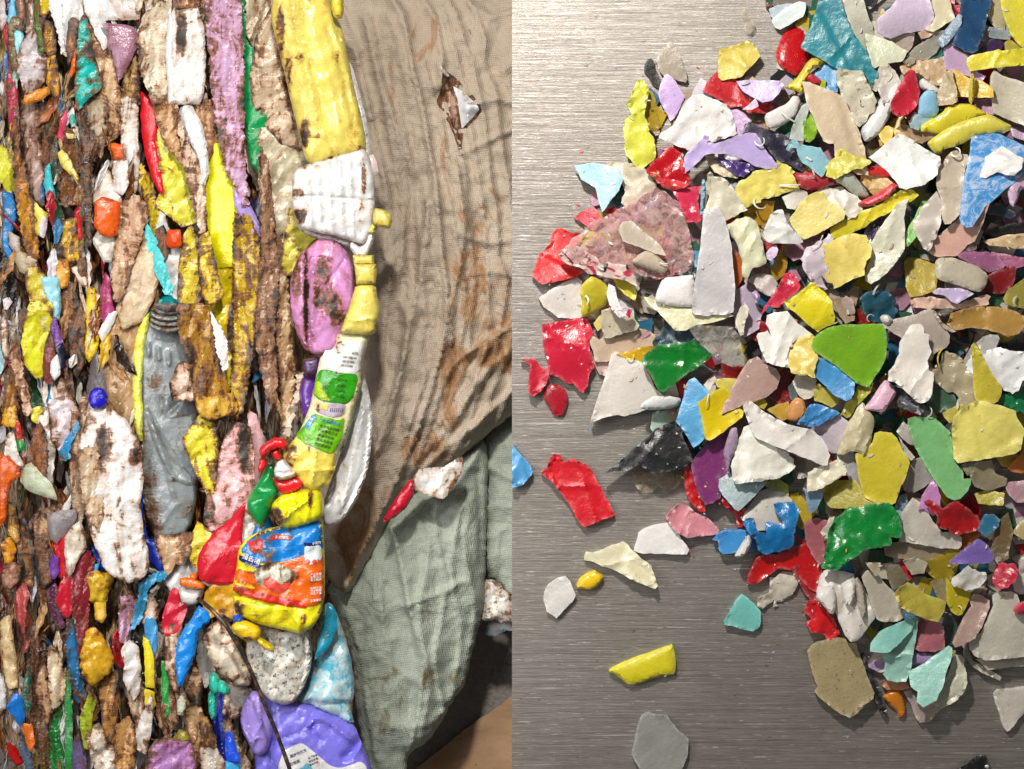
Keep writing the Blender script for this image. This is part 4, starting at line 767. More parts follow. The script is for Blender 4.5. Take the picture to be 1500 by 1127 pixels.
# crumbs, shavings and dust lying on the heap and around it: too many to count, one object
def crumbs():
    AP = []; AZ = []
    for k, (p, zz) in list(TOP.items()): AP.append(p); AZ.append(zz)
    AP = np.vstack(AP); AZ = np.concatenate(AZ); o_ = np.argsort(AP[:, 0]); AP = AP[o_]; AZ = AZ[o_]
    def top(x, y):
        a, b = np.searchsorted(AP[:, 0], (x - 4, x + 4)); q = AP[a:b]; m = np.abs(q[:, 1] - y) < 4
        return AZ[a:b][m].max() if m.any() else 0.0
    r = random.Random(21); V = []; F = []; MI = []
    cols = ('e8e4da', 'e0dccc', 'd8d0c0', 'e6e0d8', 'd82030', 'e0cc40', '80b8d8', 'c8b0dc', 'c0b090', '60a060', 'e4e0dc')
    mats = [m_flake(c, '') for c in cols]
    def blob(x, y, z, rad, el, mi):
        k = r.randint(4, 6); a0 = r.uniform(0, 6.28); b = len(V); an = r.uniform(0, 6.28)
        for lev, (sc, dz) in enumerate(((1, 0.0), (0.75, rad * r.uniform(.35, .8)))):
            for i in range(k):
                t_ = a0 + i * 6.283 / k; rr_ = rad * sc * r.uniform(.6, 1.1); u, v = rr_ * math.cos(t_) * el, rr_ * math.sin(t_)
                q = w2(x + u * math.cos(an) - v * math.sin(an), y + u * math.sin(an) + v * math.cos(an), z); V.append((q[0], q[1], z + dz * S * r.uniform(.7, 1.2)))
        F.append([b + i for i in range(k)]); F.append([b + k + i for i in range(k)][::-1]); MI.extend([mi] * (k + 2))
        for i in range(k): F.append([b + i, b + k + i, b + k + (i + 1) % k, b + (i + 1) % k])
    for _ in range(110):
        x = r.uniform(800, 1498); y = r.uniform(2, 1030)
        if not inside(np.array([[x, y]]), OUT)[0]: continue
        blob(x, y, top(x, y) + 0.0002, r.uniform(1.0, 3.0), r.choice((1.3, 2.2, 3)), r.choice((0, 1, 2, 3, 8, 10)))
    for _ in range(150):
        i = r.randrange(len(OUT) - 6); a = OUT[i]; x = a[0] + r.gauss(-14, 30); y = a[1] + r.gauss(10, 30)
        if x > 753: blob(x, y, max(top(x, y), 0.0001) + 0.0001, r.uniform(.6, 1.9), r.choice((1, 1.6, 2.4)), r.randrange(len(cols)))
    for _ in range(130): blob(r.uniform(755, 1495), r.uniform(0, 1125), 0.0002, r.uniform(.4, .9), r.choice((1, 2)), r.choice((0, 1, 2, 8)))
    # curled shavings
    for _ in range(26):
        x = r.uniform(830, 1490); y = r.uniform(20, 1000)
        if not inside(np.array([[x, y]]), OUT)[0]: continue
        z0 = top(x, y); a = r.uniform(0, 6.28); cur = r.uniform(-.5, .5); w_ = r.uniform(.7, 1.7); n = r.randint(6, 11); b = len(V); mi = r.choice((0, 1, 2, 3, 10, 5)); st = r.uniform(2.0, 3.6)
        for i in range(n):
            ww = w_ * (1 - .6 * i / n); nx, ny = -math.sin(a), math.cos(a); z = max(z0, top(x, y)) + S * (1.2 + 5 * math.sin(3.14 * i / n))
            for sg in (-1, 1):
                for dz in (0, 1.0): q = w2(x + sg * nx * ww, y + sg * ny * ww, z); V.append((q[0], q[1], z + dz * S))
            x += math.cos(a) * st; y += math.sin(a) * st; a += cur
        for i in range(n - 1):
            for p, q in ((0, 1), (1, 3), (3, 2), (2, 0)): F.append([b + 4 * i + p, b + 4 * i + q, b + 4 * i + 4 + q, b + 4 * i + 4 + p]); MI.append(mi)
        F.append([b, b + 2, b + 3, b + 1]); e = b + 4 * (n - 1); F.append([e, e + 1, e + 3, e + 2]); MI += [mi, mi]
    me = bpy.data.meshes.new('crumbs'); me.from_pydata(V, [], F)
    for m in mats: me.materials.append(m)
    me.polygons.foreach_set('material_index', MI); me.update()
    o = bpy.data.objects.new('plastic_crumbs', me); ROOTCOL.objects.link(o)
    tag(o, 'fine plastic crumbs, dust and curled shavings scattered over the heap and metal', 'plastic crumbs', kind='stuff')
crumbs()

BALE = '''\
crushed_bottle;4;c8c4c4;4;dome;0,0;-3,-3 7,-3 10,10 9,20 5,28 -3,40;dirty whitish crushed bottle in the top left corner
crushed_bottle;5;1c2050;2;dome;0,0;6,-3 15,-3 11,16 8,16;navy sliver of bottle beside the top left corner
crushed_bottle;6;70bce0;1;flat;0,0;13,0 16,0 19,22 21,34 16,32 9,24;sky blue wedge near the top left, under a brown strap
bottle_strip;5;c01c2c;2;crush;0,0;10,20 6,32 5,42 9,56 14,56 11,40;short scarlet strip below the sky blue wedge
bottle_strip;7;a83050;4;crush;0,0;9,54 13,70 14,86 18,100 19,116 19,130 16,150 12,150 10,128 9,110 8,90 10,75;long raspberry strip down the upper left side
bottle_strip;6;5080c8;2;crush;0,0;5,60 9,56 11,70 10,92 6,86;blue strip left of the long raspberry one
bottle_strip;9;7a7448;5;crush;0,0;10,28 14,20 20,21 25,27 24,32 18,30 14,34 14,50 17,62 20,74 16,76 12,60 10,45;olive hook shaped bottle edge in the upper left
crushed_bottle;8;8cd0ec;1;dome;0,0;14,40 18,32 24,34 25,44 23,56 20,66 18,60 16,50;light blue teardrop under the olive hook
bottle_strip;7;a4ccbc;3;crush;0,0;13,60 18,68 20,82 18,96 17,108 14,96 12,78;pale mint strip under the light blue teardrop
bottle_strip;8;b09080;7;crush;0,0;18,-3 27,-3 28,14 28,30 25,34 21,22;brown streaked strip at the top, right of the sky blue wedge
crushed_bottle;7;d8d4d0;4;dent;0,0;28,18 30,6 35,-3 39,-3 39,14 39,28 34,38 27,34;white speckled bottle shoulder at the top left
bottle_strip;10;4c9030;3;crush;0,0;37,-3 42,-3 42,20 46,40 48,58 44,56 42,40 38,20;thin green strip at the top left
crushed_bottle;9;e4cc28;4;dent;0,0;41,-3 54,-3 53,12 48,20 44,14;bright yellow scrap at the top, right of the thin green strip
bottle_strip;9;bc941c;8;crush;0,0;44,20 56,26 60,44 60,58 54,60 48,54;muddy gold printed strip below the bright yellow scrap
milk_bottle;9;c4c0c8;5;dent;0,0;22,60 28,44 36,34 41,42 45,52 48,64 48,76 46,88 40,96 34,102 28,98 24,84 22,76;translucent milky bottle with rusty edges in the upper left
ribbed_bottle;7;b8a4a0;6;ribs;0,150;22,0 30,-8 42,-10 45,20 44,40 46,60 48,80 50,100 50,116 34,114 30,90 22,50;rusty translucent bottle with ribs, below the milky one
bottle_tube;12;ec9434;1;dome;0,0;28,106 44,99 52,96 53,102 46,108 36,112 30,115 27,112;orange tube lying across the milky bottle
bottle_strip;8;d4a41c;5;crush;0,0;50,60 54,56 58,54 61,66 62,80 65,96 64,104 58,104 54,96 51,84;mustard crushed strip with brown stains beside the milky bottle
bottle_strip;7;1870b0;2;crush;0,0;62,84 65,88 67,110 66,124 58,124 58,106 62,102;cobalt strip under the mustard crushed strip
plastic_sheet;8;e8ecf2;1;crush;0,0;54,-3 74,-3 72,20 74,40 74,56 68,60 64,38 60,22 54,10;white plastic panel with a brown torn left side
plastic_sheet;8;e4e8ee;1;crush;0,0;70,-3 90,-3 92,20 88,34 84,42 78,54 74,56 71,40 70,20;second white plastic panel, with a rust streak at its foot
bottle_strip;9;b08050;7;crush;0,0;76,24 80,20 86,24 84,46 82,62 76,72 74,50;rusty brown patch between two white panels
straw;11;e06424;1;dome;0,0;84,54 87,54 86,62 82,76 79,84 77,82 80,68;orange straw beside the turquoise wedge
crushed_bottle;11;14b4ac;4;dent;0,0;92,17 96,34 100,56 104,72 106,82 111,92 107,98 98,104 90,112 86,120 85,100 87,60 88,38;bright turquoise wedge smeared with mud near the top
plastic_sheet;10;e6eaf0;2;flat;0,0;92,-3 118,-3 126,12 133,20 114,22 119,32 121,48 114,54 106,38 100,24 95,14;white flat panel above the turquoise wedge
crushed_bottle;8;ccc4c0;3;flat;0,0;118,-3 156,-3 152,20 132,22 126,12;pale grey panel along the top, right of the white ones
detergent_cone;12;986c84;2;flat;0,0;112,26 124,27 146,30 150,36 150,50 143,66 135,80 130,88 128,76 125,66 124,56 119,50 120,36;mauve printed funnel shaped bottle at the top left
crushed_bottle;9;d0b48c;7;crush;0,0;98,24 108,40 118,54 126,66 130,84 132,112 130,150 118,150 112,112 106,92 104,76 100,56;tan flattened bottle between turquoise wedge and mauve funnel
crushed_bottle;8;c8ac74;7;crush;0,0;132,84 140,66 150,48 154,60 154,100 150,152 136,152 131,112;tan flattened bottle right of the mauve funnel
plastic_sheet;9;e2ded8;3;crush;0,150;134,-4 150,-4 150,40 152,62 148,98 142,80 136,64 134,30;narrow upright white panel below the mauve funnel
crushed_bottle;5;d4d43c;2;dent;0,150;-3,46 4,52 14,56 16,80 17,106 10,100 4,88 -3,82;lime yellow scrap at the left edge, a third of the way down
bottle_strip;7;3484c8;2;dome;0,300;3,-14 12,-12 17,0 17,14 13,26 10,36 11,46 16,56 17,66 8,58 4,46 2,34 5,18;bright blue curved bottle edge at the left border
crushed_bottle;9;c08c24;7;crush;0,150;14,44 17,12 21,30 22,54 27,70 32,92 36,112 38,130 41,148 43,172 36,174 28,162 23,140 20,116 17,96 15,70;long amber and brown streaked strip down the left
bottle_strip;7;4c3a20;9;crush;0,150;44,0 62,-4 64,60 62,100 54,114 50,90 47,60 45,30;dark brown muddy strip right of the ribbed bottle
bottle_strip;8;2c5440;5;crush;0,150;56,56 61,36 66,60 68,90 62,112 55,102;dark green dirty strip right of the ribbed bottle
bottle_strip;10;48b8c4;1;dome;0,150;50,74 53,68 56,84 59,96 60,106 54,110 51,100 49,88;bright turquoise drop under the dark green dirty strip
bottle_strip;10;c43c5c;1;crush;0,150;72,10 73,16 69,32 67,46 64,38 67,22;rose pink sliver below the turquoise wedge
bottle_strip;9;2c9c8c;1;flat;0,150;77,16 80,12 83,22 83,40 79,34;small sea green sliver beside the rose pink one
crushed_bottle;9;7c5420;7;crush;0,150;66,42 72,28 84,28 87,50 90,80 90,114 68,114 64,90;dark amber bottle with a pale yellow gash
plastic_shred;12;ddd068;3;flat;0,150;64,56 67,52 71,56 76,62 81,74 86,84 85,88 80,80 74,74 67,68;pale yellow gash lying on the dark amber bottle
plastic_shred;12;d8cc88;2;flat;0,150;73,34 83,36 83,39 74,39;tiny cream dash above the pale yellow gash
bottle_strip;10;30200f;9;crush;0,150;86,-4 94,0 98,28 108,40 107,56 101,70 100,90 100,150 94,170 90,112 87,60;black brown muddy strip, long and upright, at left
crushed_bottle;9;b8ac94;5;dent;0,150;92,-6 116,-6 117,24 114,40 110,60 106,46 97,30;sandy grey crumpled bottle below the turquoise wedge
crushed_bottle;9;d4ccc0;3;dome;0,150;102,98 108,80 118,74 126,88 133,102 134,112 122,120 106,116 101,110;off white bulb above the orange cap
plastic_shred;10;dc6424;3;rough;0,150;120,46 134,48 136,60 126,62;small orange printed scrap above the white printed label
label_scrap;11;e4e4f0;2;crush;0,150;124,66 138,64 141,90 134,100 126,96;white label scrap with deep blue writing
screw_top;14;e45c14;2;dome;0,300;105,-2 112,-8 131,-2 130,20 127,33 120,36 111,32 105,24;orange bottle cap with lines, left of the cream jug
white_bottle;11;d8d4cc;2;dome;0,300;108,28 127,32 126,50 122,62 114,62 106,48 103,38;white neck under the orange bottle cap
plastic_shred;9;ded454;2;flat;0,300;36,-4 42,4 52,10 50,22 44,34 40,32 38,20;pale lemon scrap beside the amber streaked strip
plastic_shred;10;d4ccec;1;flat;0,300;48,12 51,14 51,26 48,36 44,34 44,24;small lavender white scrap beside the pale lemon one
bottle_strip;9;0c4c30;2;crush;0,300;57,-4 64,-2 68,12 72,22 68,32 60,26 56,14;bottle green strip right of the lavender white scrap
crushed_bottle;9;d4b42c;6;dent;0,300;67,20 84,16 90,30 90,50 85,62 72,64 66,56 65,40;dirty yellow bottle with brown patches at left centre
bottle_strip;12;c42434;1;dome;0,300;84,10 88,12 90,36 87,40 86,24;scarlet sliver on the dirty yellow bottle
bottle_strip;8;141414;2;crush;0,300;-3,50 5,54 10,66 17,84 18,110 14,124 10,112 5,92 -3,80;black plastic strip at the left edge
crushed_bottle;9;bcb4b0;4;dome;0,300;10,30 20,36 22,52 16,52 10,44;grey white dome beside the bright blue curve
crushed_bottle;10;b4a88c;4;flat;0,300;18,50 30,54 40,62 31,78 22,72 17,62;beige collar fragment under the grey white dome
bottle_flask;10;ccbc40;3;dent;0,300;33,72 40,70 47,78 52,92 55,106 56,122 50,130 40,120 34,100 31,84;yellow speckled flask left of the pale blue strips
bottle_strip;11;98d0f0;1;dome;0,300;46,82 56,79 64,82 66,112 64,126 58,126 54,106 49,96;pale blue twin strip right of the yellow speckled flask
bottle_strip;10;dca038;3;dome;0,300;63,62 73,60 76,74 73,90 68,92 63,82;honey coloured tube right of the pale blue twin strip
bottle_strip;9;7c6c54;5;crush;0,300;86,62 93,58 98,70 101,84 94,84 88,74;khaki curved strip left of the orange cap's neck
crushed_bottle;8;dccdbc;4;dome;0,300;76,70 86,66 92,76 99,82 97,92 88,88;cream wrinkled shoulder left of the magenta bottle
crushed_bottle;11;b0407c;2;crush;0,300;112,92 116,76 120,82 121,100 124,114 123,124 116,134 112,122;magenta bottle standing upright at left
bottle_strip;10;ee9880;1;crush;0,300;102,96 109,100 112,112 113,122 109,130 104,116;salmon strip left of the magenta bottle
bottle_tube;10;e8c010;2;dome;0,450;97,-22 103,-20 105,-4 108,14 108,34 105,50 98,60 94,50 95,30 95,4;bright yellow tube below the salmon strip
crushed_bottle;10;b89870;5;crush;px;172,465 178,452 195,440 215,410 237,400 230,440 207,480 203,500 203,610 196,634 184,640 165,605 150,575 150,510 160,480;tall tan flattened bottle left of the grey jug
crushed_bottle;12;ccb898;3;dome;px;170,452 190,400 213,338 228,375 234,402 226,436 206,472 180,482;cream bottle face with a rusty foot, above the tall tan bottle
crushed_bottle;13;c4a688;6;crush;px;172,300 200,287 213,298 216,320 206,352 190,402 178,442 168,444 163,400 168,350;rust streaked cream bottle leaning over the tall tan bottle
bottle_strip;14;5cccd0;1;crush;190,300;17,14 22,26 31,46 37,60 41,74 46,90 47,98 40,99 34,86 27,70 21,52 17,36;long aqua edge running down beside the white pouch
crushed_bottle;9;12b4b8;1;dome;px;210,462 222,452 238,436 268,428 270,448 225,450 216,466;teal plastic above the grey jug's neck
pouch;12;e2dedc;1;dent;190,300;34,66 42,48 55,50 57,84 56,104 46,97 41,82;white crumpled pouch under the orange red cap
screw_top;15;e84c10;1;ribs;190,300;42,28 55,28 56,45 46,48 41,44;orange red ribbed cap above the white crumpled pouch
crushed_bottle;11;f0ecec;1;dome;190,300;30,26 34,8 38,12 42,28 41,36 36,27;glossy white tongue above the orange red ribbed cap
bottle_strip;13;a87454;8;crush;190,300;29,28 36,23 41,36 42,50 38,62 32,62 29,44;rusty strip left of the white crumpled pouch
crushed_bottle;12;d8d2be;5;crush;190,0;12,30 20,14 34,4 46,-3 50,16 48,50 46,80 48,112 26,114 16,90 10,70 8,46;ivory flattened jug with brown wrinkles at the top
plastic_fold;13;e8eaec;0;dome;190,0;44,12 49,30 47,60 48,80 52,112 43,114 42,90 40,60 42,36;glossy white fold down the ivory flattened jug
crushed_bottle;12;ccaa80;6;crush;190,150;24,-2 48,-2 52,30 56,56 62,68 54,66 46,54 38,46 34,32 28,16;tan tail hanging over the yellow plastic
bottle_strip;10;cc1424;1;flat;190,150;12,-12 20,-4 31,4 31,26 28,50 34,78 38,102 34,98 24,80 17,56 13,30;long scarlet blade left of the lime yellow sheet
crushed_bottle;10;d8d448;3;dent;190,150;32,14 38,24 46,44 54,58 60,68 82,90 84,112 84,126 58,134 40,120 30,112 36,100 32,60;lime yellow sheet with mud bands, upper middle
crushed_bottle;9;d8c828;5;crush;190,150;12,64 18,76 26,88 28,108 40,130 42,146 34,160 24,140 18,112 12,88;yellow scrap with black brown mud beside the scarlet blade
white_bottle;14;eeeade;3;dome;190,0;46,14 50,10 74,10 81,30 83,60 82,90 80,106 76,114 48,114 46,90 45,60;white bottle with a thick mud patch on its face
crushed_bottle;13;b48c68;7;crush;190,0;48,-4 76,-4 76,14 62,12 49,14;rusty brown bottle end at the very top, above the mud patch
plastic_fold;13;ecebec;0;dome;190,150;56,6 66,0 72,12 79,26 83,44 85,60 86,76 82,92 78,72 70,50 60,32 54,18;clean white inner fold below the mud patched bottle
crushed_bottle;12;c8a078;7;crush;190,150;66,-4 92,-4 94,14 96,40 92,56 85,68 81,54 79,30 73,16;rust coloured bottle side left of the mauve tall bottle
bottle_strip;14;decebe;5;crush;190,150;49,-4 54,8 59,30 65,44 71,56 76,70 81,90 84,112 83,134 78,146 72,120 64,92 60,70 57,48 52,26;long white strip with rusty edges reaching a white tip
tall_bottle;15;c8a4cc;6;crush;px;297,-4 351,-4 357,60 357,190 362,290 366,302 355,302 345,272 330,247 321,210 312,150 304,60;tall mauve bottle streaked with rust, right of centre left
bottle_strip;14;b49cdc;1;dome;px;343,276 364,298 382,334 384,357 376,356 360,328 346,302;smooth lavender tip under the tall mauve bottle
green_bottle;13;088c48;1;dome;px;352,-4 362,10 368,60 376,75 388,150 394,180 386,225 382,256 368,242 361,190 355,130 353,60;glossy green bottle between mauve and cream ones
crushed_bottle;14;c4bca4;4;crush;px;361,-4 400,-4 393,50 376,70 363,57 360,30;cream crumpled bottle neck at the top above the green bottle
crushed_bottle;15;c4b49c;5;dent;px;378,60 387,36 401,14 407,60 417,110 422,150 442,212 412,208 392,182 373,150 370,110;dirty cream bottle left of the big yellow jug
crushed_bottle;14;bfb79c;3;dent;px;384,190 400,192 425,202 452,228 455,242 434,257 429,300 427,330 417,432 402,442 399,380 393,330 384,282 380,215;folded beige bottle left of the white ribbed container
bark_strip;17;a08468;9;crush;px;380,212 392,238 399,290 403,340 409,400 407,422 402,500 408,560 396,604 383,547 374,500 378,420 382,340 380,290;shredded bark like brown strip running down the middle left
crushed_bottle;15;c0a880;6;crush;px;400,330 414,360 421,420 428,470 428,500 432,560 432,600 422,644 412,644 410,560 404,480 405,400;cream and rust strip right of the bark like strip
crushed_bottle;14;d0ca50;3;dent;px;417,372 424,308 435,323 460,338 474,346 452,366 436,385 424,400 416,400;pale yellow green bottle part under the white container
crushed_bottle;12;1a1638;1;flat;px;364,300 376,288 386,300 382,326 370,322;navy blue scrap in a hollow by the lavender tip
crushed_bottle;14;d4c83c;6;dent;px;263,450 266,380 270,355 279,332 293,365 296,420 287,452 275,462;yellow muddy bottle lobe left of a thin dark gap
crushed_bottle;15;dac830;5;dent;px;294,350 304,342 312,380 318,405 326,430 312,448 298,432 293,390;narrow yellow bottle lobe with brown freckles
yellow_sheet;12;ecdc08;1;flat;px;300,300 299,270 313,212 324,210 337,258 348,290 357,312 350,332 348,388 318,392 308,352;clean bright yellow panel in the left centre
crushed_bottle;11;e2cc14;3;dent;px;308,398 318,388 348,388 346,440 350,500 342,562 330,592 320,560 310,500 303,450;yellow panel with a black stain, under the clean bright one
crushed_bottle;15;c4ac20;7;crush;px;343,310 366,318 380,350 379,400 377,440 372,500 357,602 345,612 338,560 343,480 341,400;yellow brown streaked column left of the bark like strip
crushed_bottle;16;b08a30;8;crush;px;260,448 296,443 312,460 322,500 332,560 338,602 330,614 300,616 286,580 273,520 262,490;brown and gold twisted bottle ending above the white tube
yellow_bottle;17;d8b444;5;dome;190,580;71,-4 86,2 100,0 112,-2 120,14 117,20 96,24 88,28 80,24 75,14;yellow bottle base with brown cracks above the white tube
plastic_shred;17;f2eeee;0;crush;px;308,456 321,474 334,500 334,540 327,545 317,512;torn white strip on the yellow panels
crushed_bottle;16;d2beb0;5;dent;px;253,562 263,535 275,530 287,545 288,586 254,584;small pinkish white piece overlapping the grey jug
bottle_strip;11;dede5c;1;dome;px;219,460 209,468 200,488 196,520 195,560 198,620 204,646 208,646 206,560 208,512 214,484;pale yellow rim running down the grey jug's left side
label_bottle;15;e0da3c;4;dent;190,580;60,48 70,34 80,20 90,28 94,50 94,72 92,92 89,107 82,96 73,80 65,60;yellow torn bottle right of the grey jug
crushed_bottle;15;e2b6bc;5;dent;px;333,640 348,622 363,628 369,660 370,720 357,762 335,778 318,783 301,778 303,740 318,690 326,660;long pink bottle with rusty edges
crushed_bottle;13;dcb0b6;2;flat;px;364,602 374,608 384,640 384,680 378,704 369,716 366,660;pink bottle wall behind the long pink bottle
red_pouch;18;c2182c;1;dome;px;359,736 356,756 353,785 355,808 350,838 343,854 325,856 304,854 293,849 289,834 291,815 299,800 316,779 339,762;dark red teardrop shaped pouch
crushed_bottle;15;dcd040;2;dent;px;290,768 302,778 314,790 302,800 294,815 293,836 282,822 279,800 285,783;pale yellow crumple left of the red teardrop pouch
amber_bag;17;d4a018;2;dent;px;298,906 303,870 320,853 345,838 352,860 344,876 346,904 322,896;amber foil bag under the red teardrop pouch
crushed_bottle;11;1c34a8;1;dome;px;198,690 206,692 209,765 217,790 233,792 240,806 250,820 254,838 238,844 216,818 201,790;royal blue sheet curving around the grey jug's foot
crushed_bottle;14;c4a884;4;dent;px;228,786 248,788 278,782 277,805 268,826 256,820 246,840 236,812;tan pouch corner below the grey jug
round_lid;11;e2e2de;0;dome;px;240,848 248,836 268,818 284,810 292,831 284,846 290,880 270,890 252,868;white round lid with an orange spout on it
bottle_strip;13;2c88b8;2;crush;px;188,928 202,880 204,856 215,846 235,836 252,836 234,852 220,857 215,872 214,888 202,914;blue curved sheet below the big white bottle
white_bottle;16;f0f2f5;4;dome;px;127,612 131,592 150,590 165,603 185,618 199,640 206,665 208,700 204,740 209,780 216,810 218,832 206,848 190,853 168,845 152,828 138,792 127,757 121,702 117,652;large white bottle with brown smears and blue top
crushed_bottle;12;e4e2da;3;dent;0,580;43,22 56,15 60,40 58,70 56,100 50,96 45,60 42,36;white bottle shoulder left of the large white bottle
crushed_bottle;14;a8703c;8;crush;0,580;26,82 34,48 43,26 51,44 54,62 52,92 46,99 33,84;rust brown triangle on the white bottle shoulder
clear_film;15;ccd6b8;2;flat;0,580;25,78 33,74 45,86 57,98 62,114 44,108 29,102 23,94;pale green clear film under the rust brown triangle
crushed_bottle;12;dcd4e0;4;dent;px;75,588 101,583 114,610 107,652 93,664 78,642;lilac white crumpled sheet left of the tan upright slab
bottle_strip;14;3890c8;2;crush;0,580;84,26 87,36 81,46 77,58 77,70 67,74 64,62 74,44;blue strap crossing the lilac white sheet
crushed_bottle;13;b09c80;5;crush;px;103,598 118,620 124,700 127,740 118,770 106,742 103,700 101,650;tan upright slab left of the large white bottle
crushed_bottle;17;ccbaa0;4;crush;px;116,660 130,654 144,656 148,713 154,760 146,780 132,764 122,735;beige wrinkled flank of the large white bottle
orange_bottle;12;f06414;3;dome;0,580;-3,64 8,66 17,76 26,80 23,86 12,94 8,114 7,130 -3,150;orange bottle at the left edge, halfway down
crushed_bottle;12;e2dedc;2;dent;0,580;7,46 13,40 17,60 24,76 14,79 7,64;white scrap above the orange bottle
label_scrap;11;e0b424;4;flat;0,580;2,30 4,12 17,12 19,30 14,36;yellow label scrap with red print at the left edge
plastic_shred;12;c41c1c;2;crush;0,580;18,30 21,30 23,44 27,56 24,60 19,46;narrow cherry red shred at left, halfway down
plastic_shred;12;1c7c2c;2;flat;0,580;19,49 25,48 27,59 20,61;small green shred under the narrow cherry red one
plastic_shred;11;d4d038;2;flat;0,580;36,15 45,12 47,22 41,31 35,26;lime yellow corner left of the white bottle shoulder
crushed_bottle;7;1c5030;4;dent;0,450;33,72 44,82 52,88 68,82 62,112 56,118 34,116;dark green translucent bottle at left, below the yellow one
crushed_bottle;10;208ccc;1;flat;0,450;50,106 52,94 57,84 58,100 59,118 52,124;azure chip right of the dark green translucent bottle
crushed_bottle;12;dcdc2c;3;dent;0,450;36,-4 55,-4 55,14 53,30 49,60 45,76 40,76 30,62 27,40 31,10;large lime yellow bottle at left with a stained edge
crushed_bottle;12;7c48b0;2;crush;0,450;56,20 60,12 63,22 67,36 70,44 62,46 57,34;violet strip right of the large lime yellow bottle
crushed_bottle;12;883840;4;crush;0,450;50,44 55,28 59,44 60,70 57,86 50,82 47,64;maroon strip under the violet one
bottle_strip;13;f0f0fa;0;dome;0,450;57,60 62,52 65,64 65,74 60,80 56,72;clean white drop beside the maroon strip
bottle_strip;13;101030;0;flat;0,450;62,44 68,40 71,60 72,66 67,68 64,56;deep navy sliver right of the clean white drop
crushed_bottle;10;d4c8c4;5;dent;0,450;56,84 68,78 75,100 77,116 57,116;pinkish white bottle with a dark band at left
clear_film;11;70686c;2;flat;0,450;99,66 106,50 113,66 117,90 117,100 110,102 99,106 96,88;smoky grey film left of the tall tan bottle
crushed_bottle;11;e6e6ea;2;flat;0,450;109,28 120,8 128,4 120,24 113,40;white shard right of the bright yellow tube
bottle_strip;9;d8d4d0;4;crush;0,450;0,28 4,10 9,20 9,50 9,58 4,56;white upright strip at the left edge, upper middle
crushed_bottle;6;a4d8ec;1;flat;0,450;-3,34 4,56 9,62 5,80 5,94 -3,92;pale blue sheet at the left edge
crushed_bottle;9;a8782c;7;crush;0,450;5,70 14,64 19,80 22,114 18,120 1,116 4,90;amber muddy bottle at the left edge
bottle_strip;13;d4b49c;6;crush;0,450;9,48 20,42 25,66 28,90 36,114 28,120 20,90 14,66;twisted rusty cream strip near the left edge
bottle_strip;8;203424;5;crush;0,450;21,4 28,0 30,30 32,62 24,52 21,26;black green strip beside the large lime yellow bottle
crushed_bottle;12;c42430;2;crush;0,730;57,44 70,34 73,48 72,70 74,84 66,86 61,66;bright crimson sheet below the grey film
crushed_bottle;12;c0142c;1;crush;0,730;63,112 68,94 76,82 81,100 79,124 73,130 66,120;glossy scarlet sheet under the cream teardrop
crushed_bottle;13;84202c;3;crush;0,730;77,68 88,58 98,58 104,70 101,84 98,112 97,150 92,176 87,170 83,140 79,112;maroon upright bottle in the lower left
crushed_bottle;15;e0d8ca;3;dome;0,730;72,62 72,44 79,32 88,26 92,40 95,54 85,66 79,80 76,86 74,74;cream teardrop bottle above the maroon upright one
crushed_bottle;11;1430a4;1;flat;0,730;97,56 104,52 111,64 119,73 113,78 100,72;royal blue scrap beside the large white bottle's base
plastic_shred;12;2c9cd8;1;flat;0,730;100,72 109,73 107,80 101,85;sky blue scrap under the royal blue one
foil_bag;13;d8b42c;3;rough;0,730;97,86 106,80 118,83 124,85 120,100 111,114 100,114 97,98;yellow foil bag crumpled below the blue scraps
bottle_strip;12;6c3ca0;2;crush;0,730;52,76 58,62 63,66 64,80 60,88 54,86;violet twin blades in the lower left
crushed_bottle;11;5c2850;4;crush;0,730;49,92 54,78 61,92 66,112 72,140 66,146 58,136 52,116;plum coloured strip below the violet twin blades
clear_film;13;989094;1;flat;0,730;52,18 70,14 82,13 84,22 73,38 62,48 55,42;smoky clear film below the white left bottles
crushed_bottle;12;d0b898;6;crush;0,730;37,28 48,18 55,36 54,52 48,46 41,46;rusty cream crumpled bottle in the lower left
crushed_bottle;11;ac844c;8;crush;0,730;19,10 28,28 37,60 36,96 28,94 21,60;brown golden strip in the lower left cluster
crushed_bottle;12;8c6c4c;8;crush;0,730;39,46 51,44 56,60 56,92 46,98 40,70;grey brown wrinkled strip in the lower left cluster
crushed_bottle;11;c8a450;6;crush;0,730;4,8 14,6 19,30 21,50 14,44 7,30;straw brown strip under the orange bottle
plastic_shred;11;e09c1c;4;rough;0,730;1,50 9,44 17,56 13,70 6,70;orange yellow scrap at the lower left edge
crushed_bottle;12;b48c78;7;rough;0,730;3,82 14,70 24,78 22,94 10,100 3,94;pinkish brown crumple at the lower left edge
bottle_strip;11;c05050;4;crush;0,730;19,92 28,94 31,106 28,120 26,150 20,136;brick pink strip in the lower left
crushed_bottle;13;d8c294;4;dome;0,870;-2,32 10,24 14,50 18,80 20,102 11,106 5,96 1,60;large cream flattened bottle at the lower left edge
crushed_bottle;14;e0d2b4;4;crush;0,870;52,60 57,56 64,64 68,78 72,91 72,110 64,124 58,128 55,110 53,90;upright cream bottle in the lower left
crushed_bottle;11;2c74ac;4;crush;0,870;73,28 80,26 85,44 86,60 86,80 92,100 97,116 84,120 76,94 72,60;blue muddy film right of the upright cream bottle
foil_bag;15;dcac20;3;rough;0,870;95,44 102,36 108,42 116,56 124,76 118,88 109,94 105,102 97,98 91,82 90,66;gold foil bag crumpled in the lower left
plastic_shred;12;dcb438;2;dome;0,870;104,4 114,0 116,24 112,32 106,28;clear golden pod above the gold foil bag
